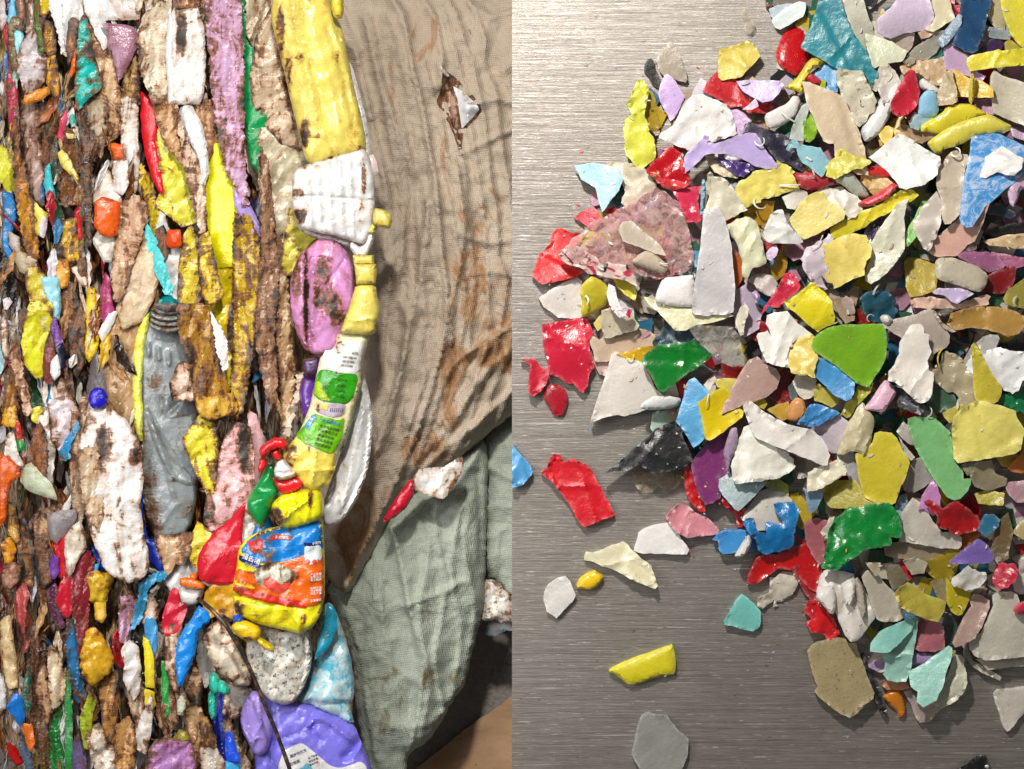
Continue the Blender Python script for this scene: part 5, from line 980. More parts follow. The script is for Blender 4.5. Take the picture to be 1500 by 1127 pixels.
crushed_bottle;11;b81828;2;crush;0,870;125,48 130,38 136,56 138,82 131,80 125,66;deep red blade right of the gold foil bag
crushed_bottle;12;c098b8;5;crush;0,870;132,2 150,0 152,12 144,32 139,56 133,54 130,30;pinkish mauve bottle below the large white bottle
crushed_bottle;13;e6e2e4;2;dent;0,870;135,62 142,52 150,60 153,82 152,106 146,116 137,94 139,80;white torn piece right of the deep red blade
crushed_bottle;9;5c3c28;9;crush;0,870;27,38 44,28 51,60 56,112 50,150 34,140;very dark brown streaked strip in the lower left
crushed_bottle;10;e4e4e6;2;dome;0,870;-3,86 6,94 8,110 4,126 -3,128;white bulge at the lower left edge
bottle_strip;14;2c9048;2;crush;0,977;72,6 76,2 79,60 79,112 75,122 72,112;upright green strip in the lower left
bottle_strip;12;186450;3;crush;0,977;26,18 32,0 35,40 32,56 28,48;dark teal strip in the lower left
blue_glove;13;1878d8;1;dent;0,977;9,44 18,30 23,36 25,54 22,64 14,52;bright blue scrap of film near the bottom left
crushed_bottle;12;f07018;1;dent;0,977;25,64 34,64 37,84 34,92 29,82;orange scrap near the bottom left corner
crushed_bottle;10;188038;4;crush;0,977;49,86 54,68 60,52 70,38 74,60 74,118 56,118;large green translucent bottle at the bottom left
crushed_bottle;13;a0b81c;2;crush;0,977;89,56 100,28 104,36 101,50 99,70 95,90 91,78;lime green blade near the bottom left
crushed_bottle;10;6c5034;7;crush;0,977;35,60 40,44 51,48 56,100 58,112 44,108 37,84;brown translucent bag near the bottom left
crushed_bottle;10;b81010;1;dome;0,977;9,84 16,88 21,98 24,106 18,108 11,98;small cherry red piece at the bottom left rim
crushed_bottle;9;546884;4;crush;0,977;21,70 28,78 35,100 42,120 30,120 22,92;slate blue strip in the bottom left corner
crushed_bottle;11;c09454;5;crush;px;148,998 170,983 171,1030 168,1070 172,1134 158,1134 152,1080;golden brown upright strip near the bottom left
crushed_bottle;13;d0a468;5;crush;px;170,1060 190,1048 201,1080 196,1134 170,1134;tan glossy strip at the bottom, right of the golden one
crushed_bottle;12;e0d8cc;4;dent;0,977;95,74 108,64 114,80 122,90 126,114 108,118 103,96;white folded film near the bottom left
crushed_bottle;11;8878bc;2;crush;0,977;79,90 88,70 93,80 93,116 80,116;dusty violet piece at the bottom left
blue_bottle;17;1486e0;0;dome;px;291,889 304,897 307,904 305,912 292,922 288,930 286,952 276,978 266,1002 262,1006 259,978 259,952 263,936 270,922 281,908;large bright blue teardrop bottle in the lower middle
crushed_bottle;14;c82038;1;dent;180,860;45,32 50,18 56,3 63,8 67,18 68,26 59,48 48,52 45,42;red crinkled piece under the white tub with orange spout
crushed_bottle;14;d6c6b2;6;dent;180,860;45,58 52,44 63,38 63,56 61,80 61,118 53,108 47,84;mottled cream piece left of the large blue teardrop
crushed_bottle;10;201c18;1;crush;180,860;9,46 14,28 21,34 27,60 28,90 32,112 32,152 12,152 13,90;black upright sheet in the lower left centre
crushed_bottle;11;282018;3;crush;180,860;38,80 47,56 53,90 51,102 46,130 38,124;short black sheet right of the black upright one
plastic_shred;13;e2ca1c;1;flat;180,860;23,56 28,60 33,80 34,110 26,110;upper yellow scrap between the black sheets
plastic_shred;13;dcc41c;1;flat;180,860;25,112 33,116 35,130 32,134 25,130;lower yellow scrap between the black sheets
bottle_strip;13;4498d4;2;crush;180,860;25,36 32,32 37,44 36,66 33,76 26,62;sky blue fluted strip above the black sheets
crushed_bottle;12;d6cabc;5;dent;180,860;19,14 28,6 38,20 36,36 26,44 19,34;mottled cream bottle above the sky blue fluted strip
bottle_strip;13;289c44;1;crush;180,977;43,-6 50,-2 50,20 50,54 46,52 43,30;green ribbon hanging in the lower left centre
clear_film;13;a8a49c;2;crush;px;286,925 305,916 314,940 312,974 316,996 300,1012 290,980;grey clear folded film right of the blue teardrop
crushed_bottle;12;182890;1;crush;180,977;103,30 110,32 110,60 116,90 118,114 106,108 101,60;navy blue strip under the teal pump
blue_bottle;15;1c50dc;0;dome;180,977;113,72 119,74 127,98 128,104 115,104;cobalt bottle top near the bottom, above a light blue base
blue_bottle;14;44a8f4;0;dome;180,977;114,104 128,103 130,118 114,118;light blue base at the bottom edge
label_scrap;14;cfe0cf;4;crush;180,977;59,14 64,18 69,34 67,52 61,52 58,28;green and white printed strip below the blue teardrop
crushed_bottle;14;b884c4;4;dent;180,977;27,118 32,90 38,82 50,81 66,82 71,78 76,100 77,118;lilac open bag at the bottom, lower left
crushed_bottle;13;e6e2de;3;dent;180,977;12,80 17,62 26,46 28,30 32,38 30,70 24,94 17,90;white crumpled sheet left of the lilac open bag
crushed_bottle;12;c0a890;7;crush;180,977;37,14 46,8 56,30 62,50 58,72 50,64 43,50;brown stained folds above the lilac open bag
crushed_bottle;13;d0b898;6;crush;180,977;68,8 76,0 84,6 86,20 82,42 74,32 67,22;rust and cream folds left of the teal pump
crushed_bottle;13;c09c64;6;crush;180,977;83,50 92,54 102,76 103,90 92,88 84,70;tan bottle face right of the lilac open bag
crushed_bottle;12;d6cec2;4;crush;180,977;84,90 104,88 114,114 88,118;whitish wrinkled piece at the bottom, lower left centre
plastic_shred;13;989020;3;dome;180,977;55,80 62,70 70,72 72,80 62,84;olive cap fragment on the lilac open bag
crushed_bottle;14;ccc4b4;5;crush;180,977;109,60 117,56 126,80 137,104 142,118 128,118 118,90;cream strip left of the purple bottle
crushed_bottle;13;e2dad2;4;dent;180,977;116,22 124,22 138,26 134,40 122,56 112,50;white cloudy film right of the teal pump
crushed_bottle;9;b48c60;8;crush;0,300;66,92 78,88 84,110 96,104 92,140 80,150 68,140;brown wrinkled bundle at left, below the dirty yellow bottle
crushed_bottle;8;94703c;8;crush;0,450;64,0 78,0 80,30 76,56 68,44 64,20;golden brown strip right of the violet strip
crushed_bottle;10;94785c;8;crush;0,450;76,4 88,0 92,30 92,60 84,76 78,50;grey brown shredded strip left of the bright yellow tube
bottle_strip;9;c8b49c;6;crush;0,450;68,62 76,60 80,90 84,118 78,130 72,104;rusty white strip right of the pinkish white bottle
crushed_bottle;11;d0c4a8;4;crush;0,450;90,100 98,96 100,130 96,150 88,140 86,118;cream upright strip left of the blue topped white bottle
crushed_bottle;10;c4ac90;7;crush;px;40,770 60,745 82,742 98,760 96,790 72,800 50,796;brown veined cream crumple left of the cream teardrop
crushed_bottle;9;9c4c48;6;crush;px;20,880 36,872 46,900 44,950 34,960 26,920;rusty red strip above the very dark brown one
crushed_bottle;9;70482c;8;crush;px;88,900 104,890 112,930 108,980 98,1000 92,950;reddish brown strip beside the maroon upright bottle
crushed_bottle;10;d0b08c;6;crush;px;52,990 66,972 74,1000 76,1040 66,1064 56,1030;rusty salmon strip right of the dark teal strip
crushed_bottle;10;a87c4c;7;crush;px;116,1015 132,998 146,1010 144,1050 132,1070 120,1046;brown crinkled film below the gold foil bag
crushed_bottle;11;c8b4a0;6;crush;px;186,985 202,978 214,1010 212,1050 200,1066 188,1030;dirty pinkish film right of the tan glossy strip
crushed_bottle;10;b89878;7;crush;px;228,1000 246,986 258,1010 258,1060 244,1090 230,1050;brown folded film left of the printed green strip
crushed_bottle;11;c8a880;6;crush;px;268,1010 286,1000 296,1040 300,1090 288,1130 272,1080;long tan wrinkled film right of the printed green strip
crushed_bottle;10;d0c4b4;5;crush;px;272,870 286,880 290,905 276,925 264,915 262,890;cream crumpled film between red crinkle and orange spout
'''  # the navy patch is a dark sheet painted for a shaded hollow
# ---------------------------------------------------------------- left half: the bale, the sacks, the floor
def lz(L): return -0.315 + L * 0.0125
LFAM = dict(flat=dict(style='flat', amp=1.8, bevel=1.0, dome=3, jit=1.0, th=2, grow=1.5, soft=True, curve=0), crush=dict(style='crush', amp=2.2, bevel=0.0, dome=0.5, jit=1.0, th=4, grow=4.5, soft=True, curve=0, sharp=16),
            dent=dict(style='dent', amp=1.9, bevel=0.2, dome=1.5, jit=1.0, th=4, grow=4.0, soft=True, curve=0, sharp=16), dome=dict(style='dent', amp=1.2, bevel=0.8, dome=6, jit=0.9, th=4, grow=1.5, curve=0, sharp=20),
            rough=dict(style='rough', amp=2.2, bevel=3, dome=5, jit=2.2, th=3, grow=2, soft=True), ribs=dict(style='ribs', amp=1.2, bevel=3, dome=5, jit=0.8, th=3, grow=1, soft=True))
xc = lambda x: np.minimum(x, 749.6)

def m_ground():
    t = NT('damp_concrete'); n = t.noise(14, 6, 0.7, dist=1.0); f = t.noise(90, 4, 0.7)
    b = t.mix(t.mr(n, 0.3, 0.7), (0.16, 0.138, 0.12), (0.28, 0.25, 0.225)); b = t.mix(t.mr(f, 0.6, 0.75), b, (0.06, 0.05, 0.04))
    t.put(t.b.inputs['Base Color'], b); t.put(t.b.inputs['Roughness'], t.mr(n, 0.3, 0.7, 0.3, 0.7)); t.put(t.b.inputs['Normal'], t.bump(t.math('ADD', n, f), 0.6, 0.006)); return t.m
floor = box('floor', -1.6, 1.4, -1.3, 1.3, -0.46, -0.44, m_ground())
tag(floor, 'dark damp concrete floor beneath the bale and sacks', 'floor', kind='structure')
def m_card():
    t = NT('brown_board'); n = t.noise(6, 5, 0.6, dist=1.5); f = t.noise(60, 3)
    b = t.mix(t.mr(n, 0.35, 0.65), (0.30, 0.17, 0.085), (0.47, 0.29, 0.165)); b = t.mix(t.mr(t.noise(150, 3), 0.68, 0.72), b, (0.08, 0.05, 0.03))
    t.put(t.b.inputs['Base Color'], b); t.b.inputs['Roughness'].default_value = 0.7; t.put(t.b.inputs['Normal'], t.bump(t.math('ADD', n, t.math('MULTIPLY', f, 0.3)), 0.6, 0.008)); return t.m
tag(piece('brown_board', [(600, 1135), (640, 1102), (680, 1070), (720, 1042), (760, 1012), (900, 920), (900, 1180), (600, 1180)], -0.42, m_card(), th=8, amp=2, bevel=1.5, step=9, curve=0, jit=1,
          folds=[([(712, 1048), (740, 1075), (780, 1100)], -1.5, 1.6)]), 'brown dusty board on the floor in the lower right of the bale half', 'board')

def m_mass():
    t = NT('crushed_film_mass')
    v = t.noise(1.0, 4, 0.7, sc3=(46, 7, 20), dist=1.4); w = t.noise(1.0, 3, 0.6, sc3=(60, 9, 20)); f = t.noise(1, 5, 0.75, sc3=(120, 40, 60)); k = t.noise(1.0, 2, 0.5, sc3=(30, 6, 9), dist=0.8)
    r = t.n('ShaderNodeValToRGB'); t.put(r.inputs[0], t.mr(v, 0.3, 0.7)); e = r.color_ramp.elements
    e[0].position = 0.0; e[0].color = (0.018, 0.010, 0.006, 1); e[1].position = 1.0; e[1].color = (0.62, 0.55, 0.45, 1)
    for p, c in ((0.2, (0.10, 0.045, 0.02)), (0.38, (0.34, 0.18, 0.08)), (0.52, (0.62, 0.48, 0.32)), (0.64, (0.16, 0.07, 0.03)), (0.78, (0.66, 0.58, 0.48))):
        x = e.new(p); x.color = (*c, 1)
    col = r.outputs[0]
    col = t.mix(t.mr(w, 0.62, 0.66), col, (0.55, 0.42, 0.04)); col = t.mix(t.mr(k, 0.67, 0.69), col, (0.42, 0.02, 0.04)); col = t.mix(t.mr(k, 0.33, 0.30), col, (0.04, 0.2, 0.36))
    col = t.mix(t.mr(w, 0.36, 0.33), col, (0.75, 0.73, 0.72)); col = t.mix(t.mr(f, 0.52, 0.6), col, (0.05, 0.025, 0.012))
    t.put(t.b.inputs['Base Color'], col); t.b.inputs['Roughness'].default_value = 0.42
    t.put(t.b.inputs['Normal'], t.bump(t.math('ADD', v, t.math('MULTIPLY', f, 0.5)), 0.8, 0.012)); return t.m
def mass():
    xs = np.arange(-40, 520, 3.0); ys = np.arange(-40, 1170, 5.0); X, Y = np.meshgrid(xs, ys); x = X.ravel(); y = Y.ravel()
    q = x / 8 + 1.6 * fbm(x / 30, y / 110, 5); h = 17 * np.abs(fbm(q, y / 85, 2, 3)) + 16 * fbm(x / 34, y / 90, 8) + 4 * fbm(x / 9, y / 14, 4)
    z = lz(7.5) + h * S; z = np.where(x > 430, z - (x - 430) * 0.0012, z); P = np.stack([(x - 750) * S * (DCAM - z) / DCAM, (563.5 - y) * S * (DCAM - z) / DCAM, z], 1)
    n = len(xs); F = []
    lim = lambda yy, xx: not (yy > 1095 - 40 + xx * 1.9)      # the floor shows at the lower left corner
    for j in range(len(ys) - 1):
        for i in range(n - 1):
            if xs[i] < 60 and not lim(ys[j], xs[i] + 10): continue
            a = j * n + i; F.append((a, a + n, a + n + 1, a + 1))
    o = mesh_obj('crushed_film', P, F, m_mass(), (-0.5, 0, lz(4)), sharp=0)
    o.modifiers.new('thickness', 'SOLIDIFY').thickness = 0.02
    tag(o, 'brown muddy mass of pressed plastic film packed between the crushed bottles', 'plastic film', kind='stuff')
mass()

# ---- woven sacks
def m_sack(c1, c2, stain, key):
    t = NT('woven_sack_' + key)
    def wave(rot, sc):
        mp = t.n('ShaderNodeMapping'); t.put(mp.inputs['Vector'], t.pos); mp.inputs['Rotation'].default_value = (0, 0, rot)
        x = t.n('ShaderNodeTexWave', wave_type='BANDS', bands_direction='X'); t.put(x.inputs['Vector'], mp.outputs[0])
        x.inputs['Scale'].default_value = sc; x.inputs['Distortion'].default_value = 3.5; x.inputs['Detail'].default_value = 2; x.inputs['Detail Scale'].default_value = 0.35; return x.outputs['Fac']
    a = wave(0.16, 118); b = wave(1.66, 112); w = t.math('MULTIPLY', a, b)
    n = t.noise(7, 5, 0.65, dist=0.8); thr = t.noise(1.0, 4, 0.7, sc3=(200, 30, 20)); thr2 = t.noise(1.0, 4, 0.7, sc3=(30, 200, 20)); fi = t.noise(160, 3, 0.7)
    base = t.mix(t.mr(n, 0.3, 0.7), c1, c2)
    base = t.mix(t.mr(t.math('ADD', thr, thr2), 0.8, 1.2), base, tuple(x * 0.74 for x in c1))
    base = t.mix(t.mr(w, 0.0, 0.45, 0.45, 0), base, tuple(x * 0.35 for x in c1))
    sm = t.math('ADD', t.math('SUBTRACT', t.noise(1.0, 5, 0.7, sc3=(22, 11, 9), dist=0.9), 0.64), t.math('MULTIPLY', t.attr('stain'), 0.22))
    base = t.mix(t.math('MULTIPLY', t.mr(sm, 0, 0.1), 0.85), base, stain)
    base = t.mix(t.mr(sm, 0.12, 0.2, 0, 0.6), base, tuple(x * 0.4 for x in stain))
    base = t.mix(t.mr(t.noise(50, 4, 0.75), 0.66, 0.74, 0, 0.7), base, (0.04, 0.03, 0.02))
    t.put(t.b.inputs['Base Color'], base); t.b.inputs['Roughness'].default_value = 0.6; t.b.inputs['Specular IOR Level'].default_value = 0.35
    b1 = t.bump(w, 0.5, 0.002); b2 = t.bump(t.noise(13, 4, 0.6, dist=0.9), 0.6, 0.016, b1); t.put(t.b.inputs['Normal'], t.bump(fi, 0.4, 0.002, b2)); return t.m
BS = m_sack((0.60, 0.50, 0.39), (0.42, 0.32, 0.225), (0.30, 0.15, 0.06), 'brown')
GS = m_sack((0.47, 0.52, 0.43), (0.36, 0.41, 0.335), (0.16, 0.12, 0.06), 'sage')
seam = [(574, -30), (574, 0), (592, 26), (600, 66), (606, 100), (616, 140), (624, 180), (632, 225), (640, 265), (645, 311), (650, 377), (656, 417), (657, 470), (648, 520), (634, 570), (616, 625), (600, 662), (580, 710), (556, 760), (530, 810), (508, 862)]
fold2 = [(630, 300), (622, 349), (620, 385), (608, 449), (600, 490), (590, 540), (572, 602), (548, 670), (520, 730), (496, 780)]
fold3 = [(500, 60), (525, 80), (535, 120), (552, 200), (575, 300), (580, 380), (565, 480), (560, 560)]
fold4 = [(545, 30), (560, 110), (585, 200), (600, 290), (590, 400)]
fold5 = [(672, 250), (682, 330), (678, 380), (665, 440), (662, 500)]
fold6 = [(655, 545), (680, 520), (715, 500), (760, 470), (800, 450)]
fold7 = [(640, 700), (680, 640), (730, 590), (790, 540)]
fold8 = [(618, 0), (640, 30), (650, 90), (648, 130)]
extra = [([(690, 350), (720, 360), (760, 352)], 4, 5), ([(690, 405), (720, 400), (770, 410)], 4, 5), ([(680, 230), (710, 215), (760, 190)], 4, 5), ([(690, 160), (730, 150), (790, 165)], 4, 5),
         ([(655, 620), (690, 560), (715, 510)], 6, 6), ([(640, 650), (670, 610), (700, 560), (740, 520)], 6, 6), ([(620, 690), (660, 650), (720, 600)], 5, 6), ([(560, 350), (580, 420), (600, 470)], 6, 9), ([(540, 520), (556, 600), (548, 650)], 5, 9), ([(620, 500), (622, 560), (600, 620)], 4, 6),
         ([(690, 10), (720, 30), (750, 20)], 4, 6), ([(570, 150), (590, 210), (606, 260)], 6, 8), ([(530, 160), (540, 240), (560, 300)], 6, 8)]
pl_ = []
rp = random.Random(3)
for k_, (dx, am, ww, kd) in enumerate(((-78, 9, 8, 'step'), (-56, 13, 10, 'step'), (-34, 10, 8, 'stepn'), (-17, 9, 7, 'step'), (22, 12, 9, 'step'), (40, 10, 8, 'step'), (62, 13, 10, 'stepn'), (84, 12, 10, 'step'), (108, 13, 11, 'step'), (132, 11, 10, 'stepn'))):
    i0 = rp.randint(0, 4); i1 = len(seam) - rp.randint(1, 5); sc_ = 1.0
    pl_.append(([(x + dx * (1 - 0.045 * max(0, i - 11)) + rp.uniform(-5, 5), y + rp.uniform(-4, 4)) for i, (x, y) in enumerate(seam)][i0:i1], am, ww, kd))
sack = piece('brown_woven_sack', [(486, -25), (860, -25), (860, 500), (800, 555), (755, 602), (705, 645), (652, 688), (607, 706), (590, 730), (577, 753), (556, 790), (530, 840), (514, 873), (500, 868), (478, 846), (468, 800), (455, 700), (450, 500), (450, 250), (470, 100)],
             -0.265, BS, th=4, style='flat', amp=9, dome=62, bevel=3, step=3.9, sharp=0, jit=1.5, curve=1,
             folds=[(seam, 24, 12, 'step'), (fold2, 26, 20, 'stepn'), (fold3, 18, 14, 'step'), (fold4, 14, 12, 'step'), (fold5, 20, 13, 'step'), (fold6, 16, 9, 'step'), (fold7, 14, 9, 'step'), (fold8, 16, 10, 'step')] + [(a, b * 2.0, c) for a, b, c in extra] + pl_,
             stains=[(700, 420, 60, 70, 0.8), (670, 560, 30, 70, 1.0), (715, 320, 40, 40, 0.7), (620, 50, 24, 50, 0.6), (730, 500, 40, 60, 0.9), (560, 740, 60, 40, 0.8), (620, 660, 50, 30, 0.8), (680, 600, 50, 40, 0.8), (520, 800, 40, 60, 0.8), (575, 130, 14, 60, .5)])
tag(sack, 'brown stained woven sack bulging beside the bale, with a long seam', 'woven sack', 'woven sacks')
ps_ = [([(x0_ + 8 * math.sin(k * 1.3 + x0_), 740 + 42 * k) for k in range(9)], a_, w_, k_) for x0_, a_, w_, k_ in ((545, 9, 9, 'stepn'), (566, 8, 8, 'stepn'), (622, 10, 9, 'stepn'), (645, 11, 10, 'stepn'), (668, 9, 9, 'stepn'), (688, 8, 8, 'stepn'))]
gs = piece('sage_woven_sack', [(470, 850), (500, 840), (520, 800), (545, 765), (570, 735), (640, 700), (672, 660), (712, 640), (716, 700), (712, 780), (712, 850), (706, 900), (698, 935), (690, 962), (682, 1002), (662, 1028), (646, 1060), (626, 1088), (596, 1105), (592, 1170), (550, 1170), (532, 1100), (522, 1040), (516, 965), (500, 918), (488, 890)],
           -0.292, GS, th=4, style='flat', amp=8, dome=44, bevel=4, step=4.2, sharp=0, jit=1.2,
           folds=[([(576, 770), (590, 830), (602, 890), (620, 960), (614, 1040), (600, 1090)], 24, 18, 'stepn'), ([(510, 900), (530, 960), (540, 1040), (552, 1110)], 14, 10, 'stepn'), ([(576, 770), (620, 745), (670, 705), (700, 660)], 12, 7), ([(585, 775), (640, 760), (690, 720)], -4, 4), ([(598, 880), (640, 868), (676, 850)], 12, 8, 'step'), ([(540, 830), (560, 900), (556, 960)], 7, 10), ([(660, 780), (680, 820), (690, 880)], 6, 9), ([(600, 1060), (630, 1056), (650, 1040)], 5, 5), ([(700, 690), (704, 760), (706, 830)], -8, 4)] + ps_,
           stains=[(570, 1010, 30, 60, 0.7), (630, 1000, 12, 30, 0.9), (535, 840, 16, 16, .6), (640, 1055, 40, 20, .7), (660, 1010, 20, 50, .5), (635, 860, 30, 50, .4)])
tag(gs, 'sage green woven sack hanging down to the floor under the brown one', 'woven sack', 'woven sacks')
gs2 = piece('sage_woven_sack', [(672, 665), (700, 630), (740, 600), (800, 560), (880, 560), (880, 950), (780, 900), (762, 892), (738, 872), (726, 852), (712, 850), (706, 780), (700, 700)], -0.325, GS, th=4, style='flat', amp=8, dome=40, bevel=4, step=4.5, sharp=0, jit=1.2,
            folds=[([(696, 690), (720, 684), (750, 700)], 7, 7), ([(698, 745), (730, 738), (760, 742)], 8, 6, 'step'), ([(700, 765), (740, 766)], -5, 4), ([(738, 780), (734, 830), (728, 860)], -6, 4), ([(705, 720), (714, 760), (712, 830)], 5, 7)])
tag(gs2, 'smaller grey green woven sack behind, at the far right of the bale half', 'woven sack', 'woven sacks')
def above(host, px, py, off=1.0):
    hp, hz = TOP[host.name]; return float(near(hp, hz, np.array([[px, py]], float))[0]) + off * S
# torn slit in the sack with packaging showing
tear = empty('torn_slit', 672, 150, above(sack, 672, 150, 1)); zt_ = tear.location.z
tag(tear, 'kite shaped tear in the brown sack showing white plastic and rusty edges', 'tear')
piece('rusty_edge', [(644, 96), (656, 106), (672, 118), (690, 136), (706, 160), (700, 170), (688, 182), (678, 196), (676, 214), (678, 230), (672, 222), (664, 196), (652, 170), (638, 150), (648, 128), (648, 110)], zt_, m_bale('7a5c44', 8), th=2, host=sack, off=2.0, step=3, parent=tear)
piece('white_plastic', [(664, 126), (680, 136), (700, 157), (702, 162), (690, 176), (676, 188), (674, 170), (670, 146)], zt_, m_bale('d8dcf2', 0), th=1.5, host=sack, off=4.0, step=3, parent=tear, curve=0)
piece('beige_plastic', [(652, 118), (660, 128), (668, 146), (672, 180), (670, 200), (662, 176), (654, 150)], zt_, m_bale('c0a898', 5), th=1.5, host=sack, off=4.0, step=3, parent=tear)
piece('white_sliver', [(644, 97), (652, 104), (660, 112), (654, 113), (648, 106)], zt_, m_bale('e8e0d8', 1), th=1.5, host=sack, off=4.5, step=3, parent=tear)
tag(piece('red_bottle', [(562, 764), (574, 742), (590, 718), (602, 703), (606, 712), (604, 726), (592, 746), (576, 758)], lz(11), m_bale('c81430', 1), **LFAM['dome']), 'crimson bottle side poking out between the brown and sage sacks', 'bottle')
tag(piece('white_bottle', [(602, 712), (616, 690), (632, 690), (652, 688), (676, 672), (674, 690), (664, 708), (648, 727), (630, 722), (612, 716)], lz(10), m_bale('e4e0dc', 4), stains=[(660, 700, 12, 18, .8)], **LFAM['dent']), 'white bottle with a rusty corner under the brown sack edge', 'bottle', 'white bottles')
tag(piece('speckled_plastic', [(702, 866), (708, 850), (722, 851), (730, 854), (736, 866), (748, 873), (800, 878), (800, 908), (722, 911), (704, 908)], -0.30, m_bale('e0dcd4', 4, 'p'), clip=xc, **LFAM['rough']), 'white chunk flecked with black at the right, under the grey green sack', 'plastic')
tag(piece('printed_wrapper', [(712, 928), (716, 914), (728, 908), (800, 906), (800, 922), (742, 922), (722, 932)], -0.33, m_bale('dce4ee', 1, 'b'), clip=xc, **LFAM['flat']), 'blue and white wrapper below the black flecked chunk', 'wrapper')

# ---- the traced bale pieces
CATS = dict(crushed_bottle='bottle', bottle_strip='plastic strip', plastic_shred='plastic shred', plastic_sheet='plastic sheet', clear_film='film', label_scrap='label', foil_bag='foil bag', straw='straw', pouch='pouch',
            red_pouch='pouch', round_lid='lid', screw_top='cap', amber_bag='bag', blue_glove='film', plastic_fold='plastic fold', bark_strip='plastic strip', yellow_sheet='plastic sheet', detergent_cone='bottle')
lines = [l.split(';') for l in BALE.strip().split('\n')]
cnt = {}
for l in lines: cnt[l[0]] = cnt.get(l[0], 0) + 1
ST = {'white bottle with a thick mud patch on its face': [(266, 42, 9, 44, 1.6)], 'large white bottle with brown smears and blue top': [(152, 655, 14, 34, 1.3), (196, 668, 9, 16, 1.2), (175, 770, 8, 60, .7), (150, 700, 10, 20, .8)],
      'yellow panel with a black stain, under the clean bright one': [(316, 430, 12, 12, 1.6), (340, 480, 8, 40, 1)], 'bright turquoise wedge smeared with mud near the top': [(130, 75, 10, 12, 1.0), (130, 118, 5, 6, 1.2)],
      'long pink bottle with rusty edges': [(358, 655, 8, 40, 1.1), (308, 730, 8, 40, .9), (345, 760, 22, 12, .7)], 'dark red teardrop shaped pouch': [(333, 826, 6, 6, .9), (318, 775, 8, 18, .5)]}
rl = random.Random(8)
for nm, L, col, dirt, fam, org, poly, label in lines:
    P = parse_poly(org, poly); kw = dict(LFAM[fam]); w = max(p[0] for p in P) - min(p[0] for p in P); hgt = max(p[1] for p in P) - min(p[1] for p in P)
    sm = min(w, hgt); kw['dome'] = kw['dome'] * min(1.0, sm / 34.0) + 0.3
    if sm < 22: kw['amp'] = kw['amp'] * 0.6
    kw['grow'] = min(kw.get('grow', 0), sm * 0.11)
    if sm < 26: kw.update(curve=0, sharp=24, dome=min(kw['dome'], 4.0), bevel=0.8)
    kk = 'f' if nm == 'clear_film' else ''
    z = lz(int(L) * 0.5 + 8.2) + rl.uniform(-.002, .002)
    if fam == 'crush': kw['ang'] = rl.uniform(-.2, .2)
    o = piece(nm, P, z, m_bale(col, min(9, int(dirt) + (1 if fam in ('crush', 'dent') and int(dirt) > 1 else 0)), kk), step=3.0 if sm < 30 else 3.8, tilt=(rl.choice((-1, 1)) * rl.uniform(.08, .34) * min(1, 40 / max(sm, 20)), rl.uniform(-.03, .03)), stains=ST.get(label, ()), **kw)
    o['label'] = label; o['category'] = CATS.get(nm, nm.replace('_', ' ').split()[-1])
    if label.startswith('large white bottle'): piece('blue_cap', [(128, 588), (131, 575), (138, 568), (150, 568), (158, 578), (157, 592), (146, 600), (134, 598)], lz(17), m_bale('1a12b4', 1), th=4, dome=6, bevel=1.5, step=3, parent=o)
    if cnt[nm] > 1 or nm == 'white_bottle': o['group'] = nm.replace('_', ' ') + 's in the bale'

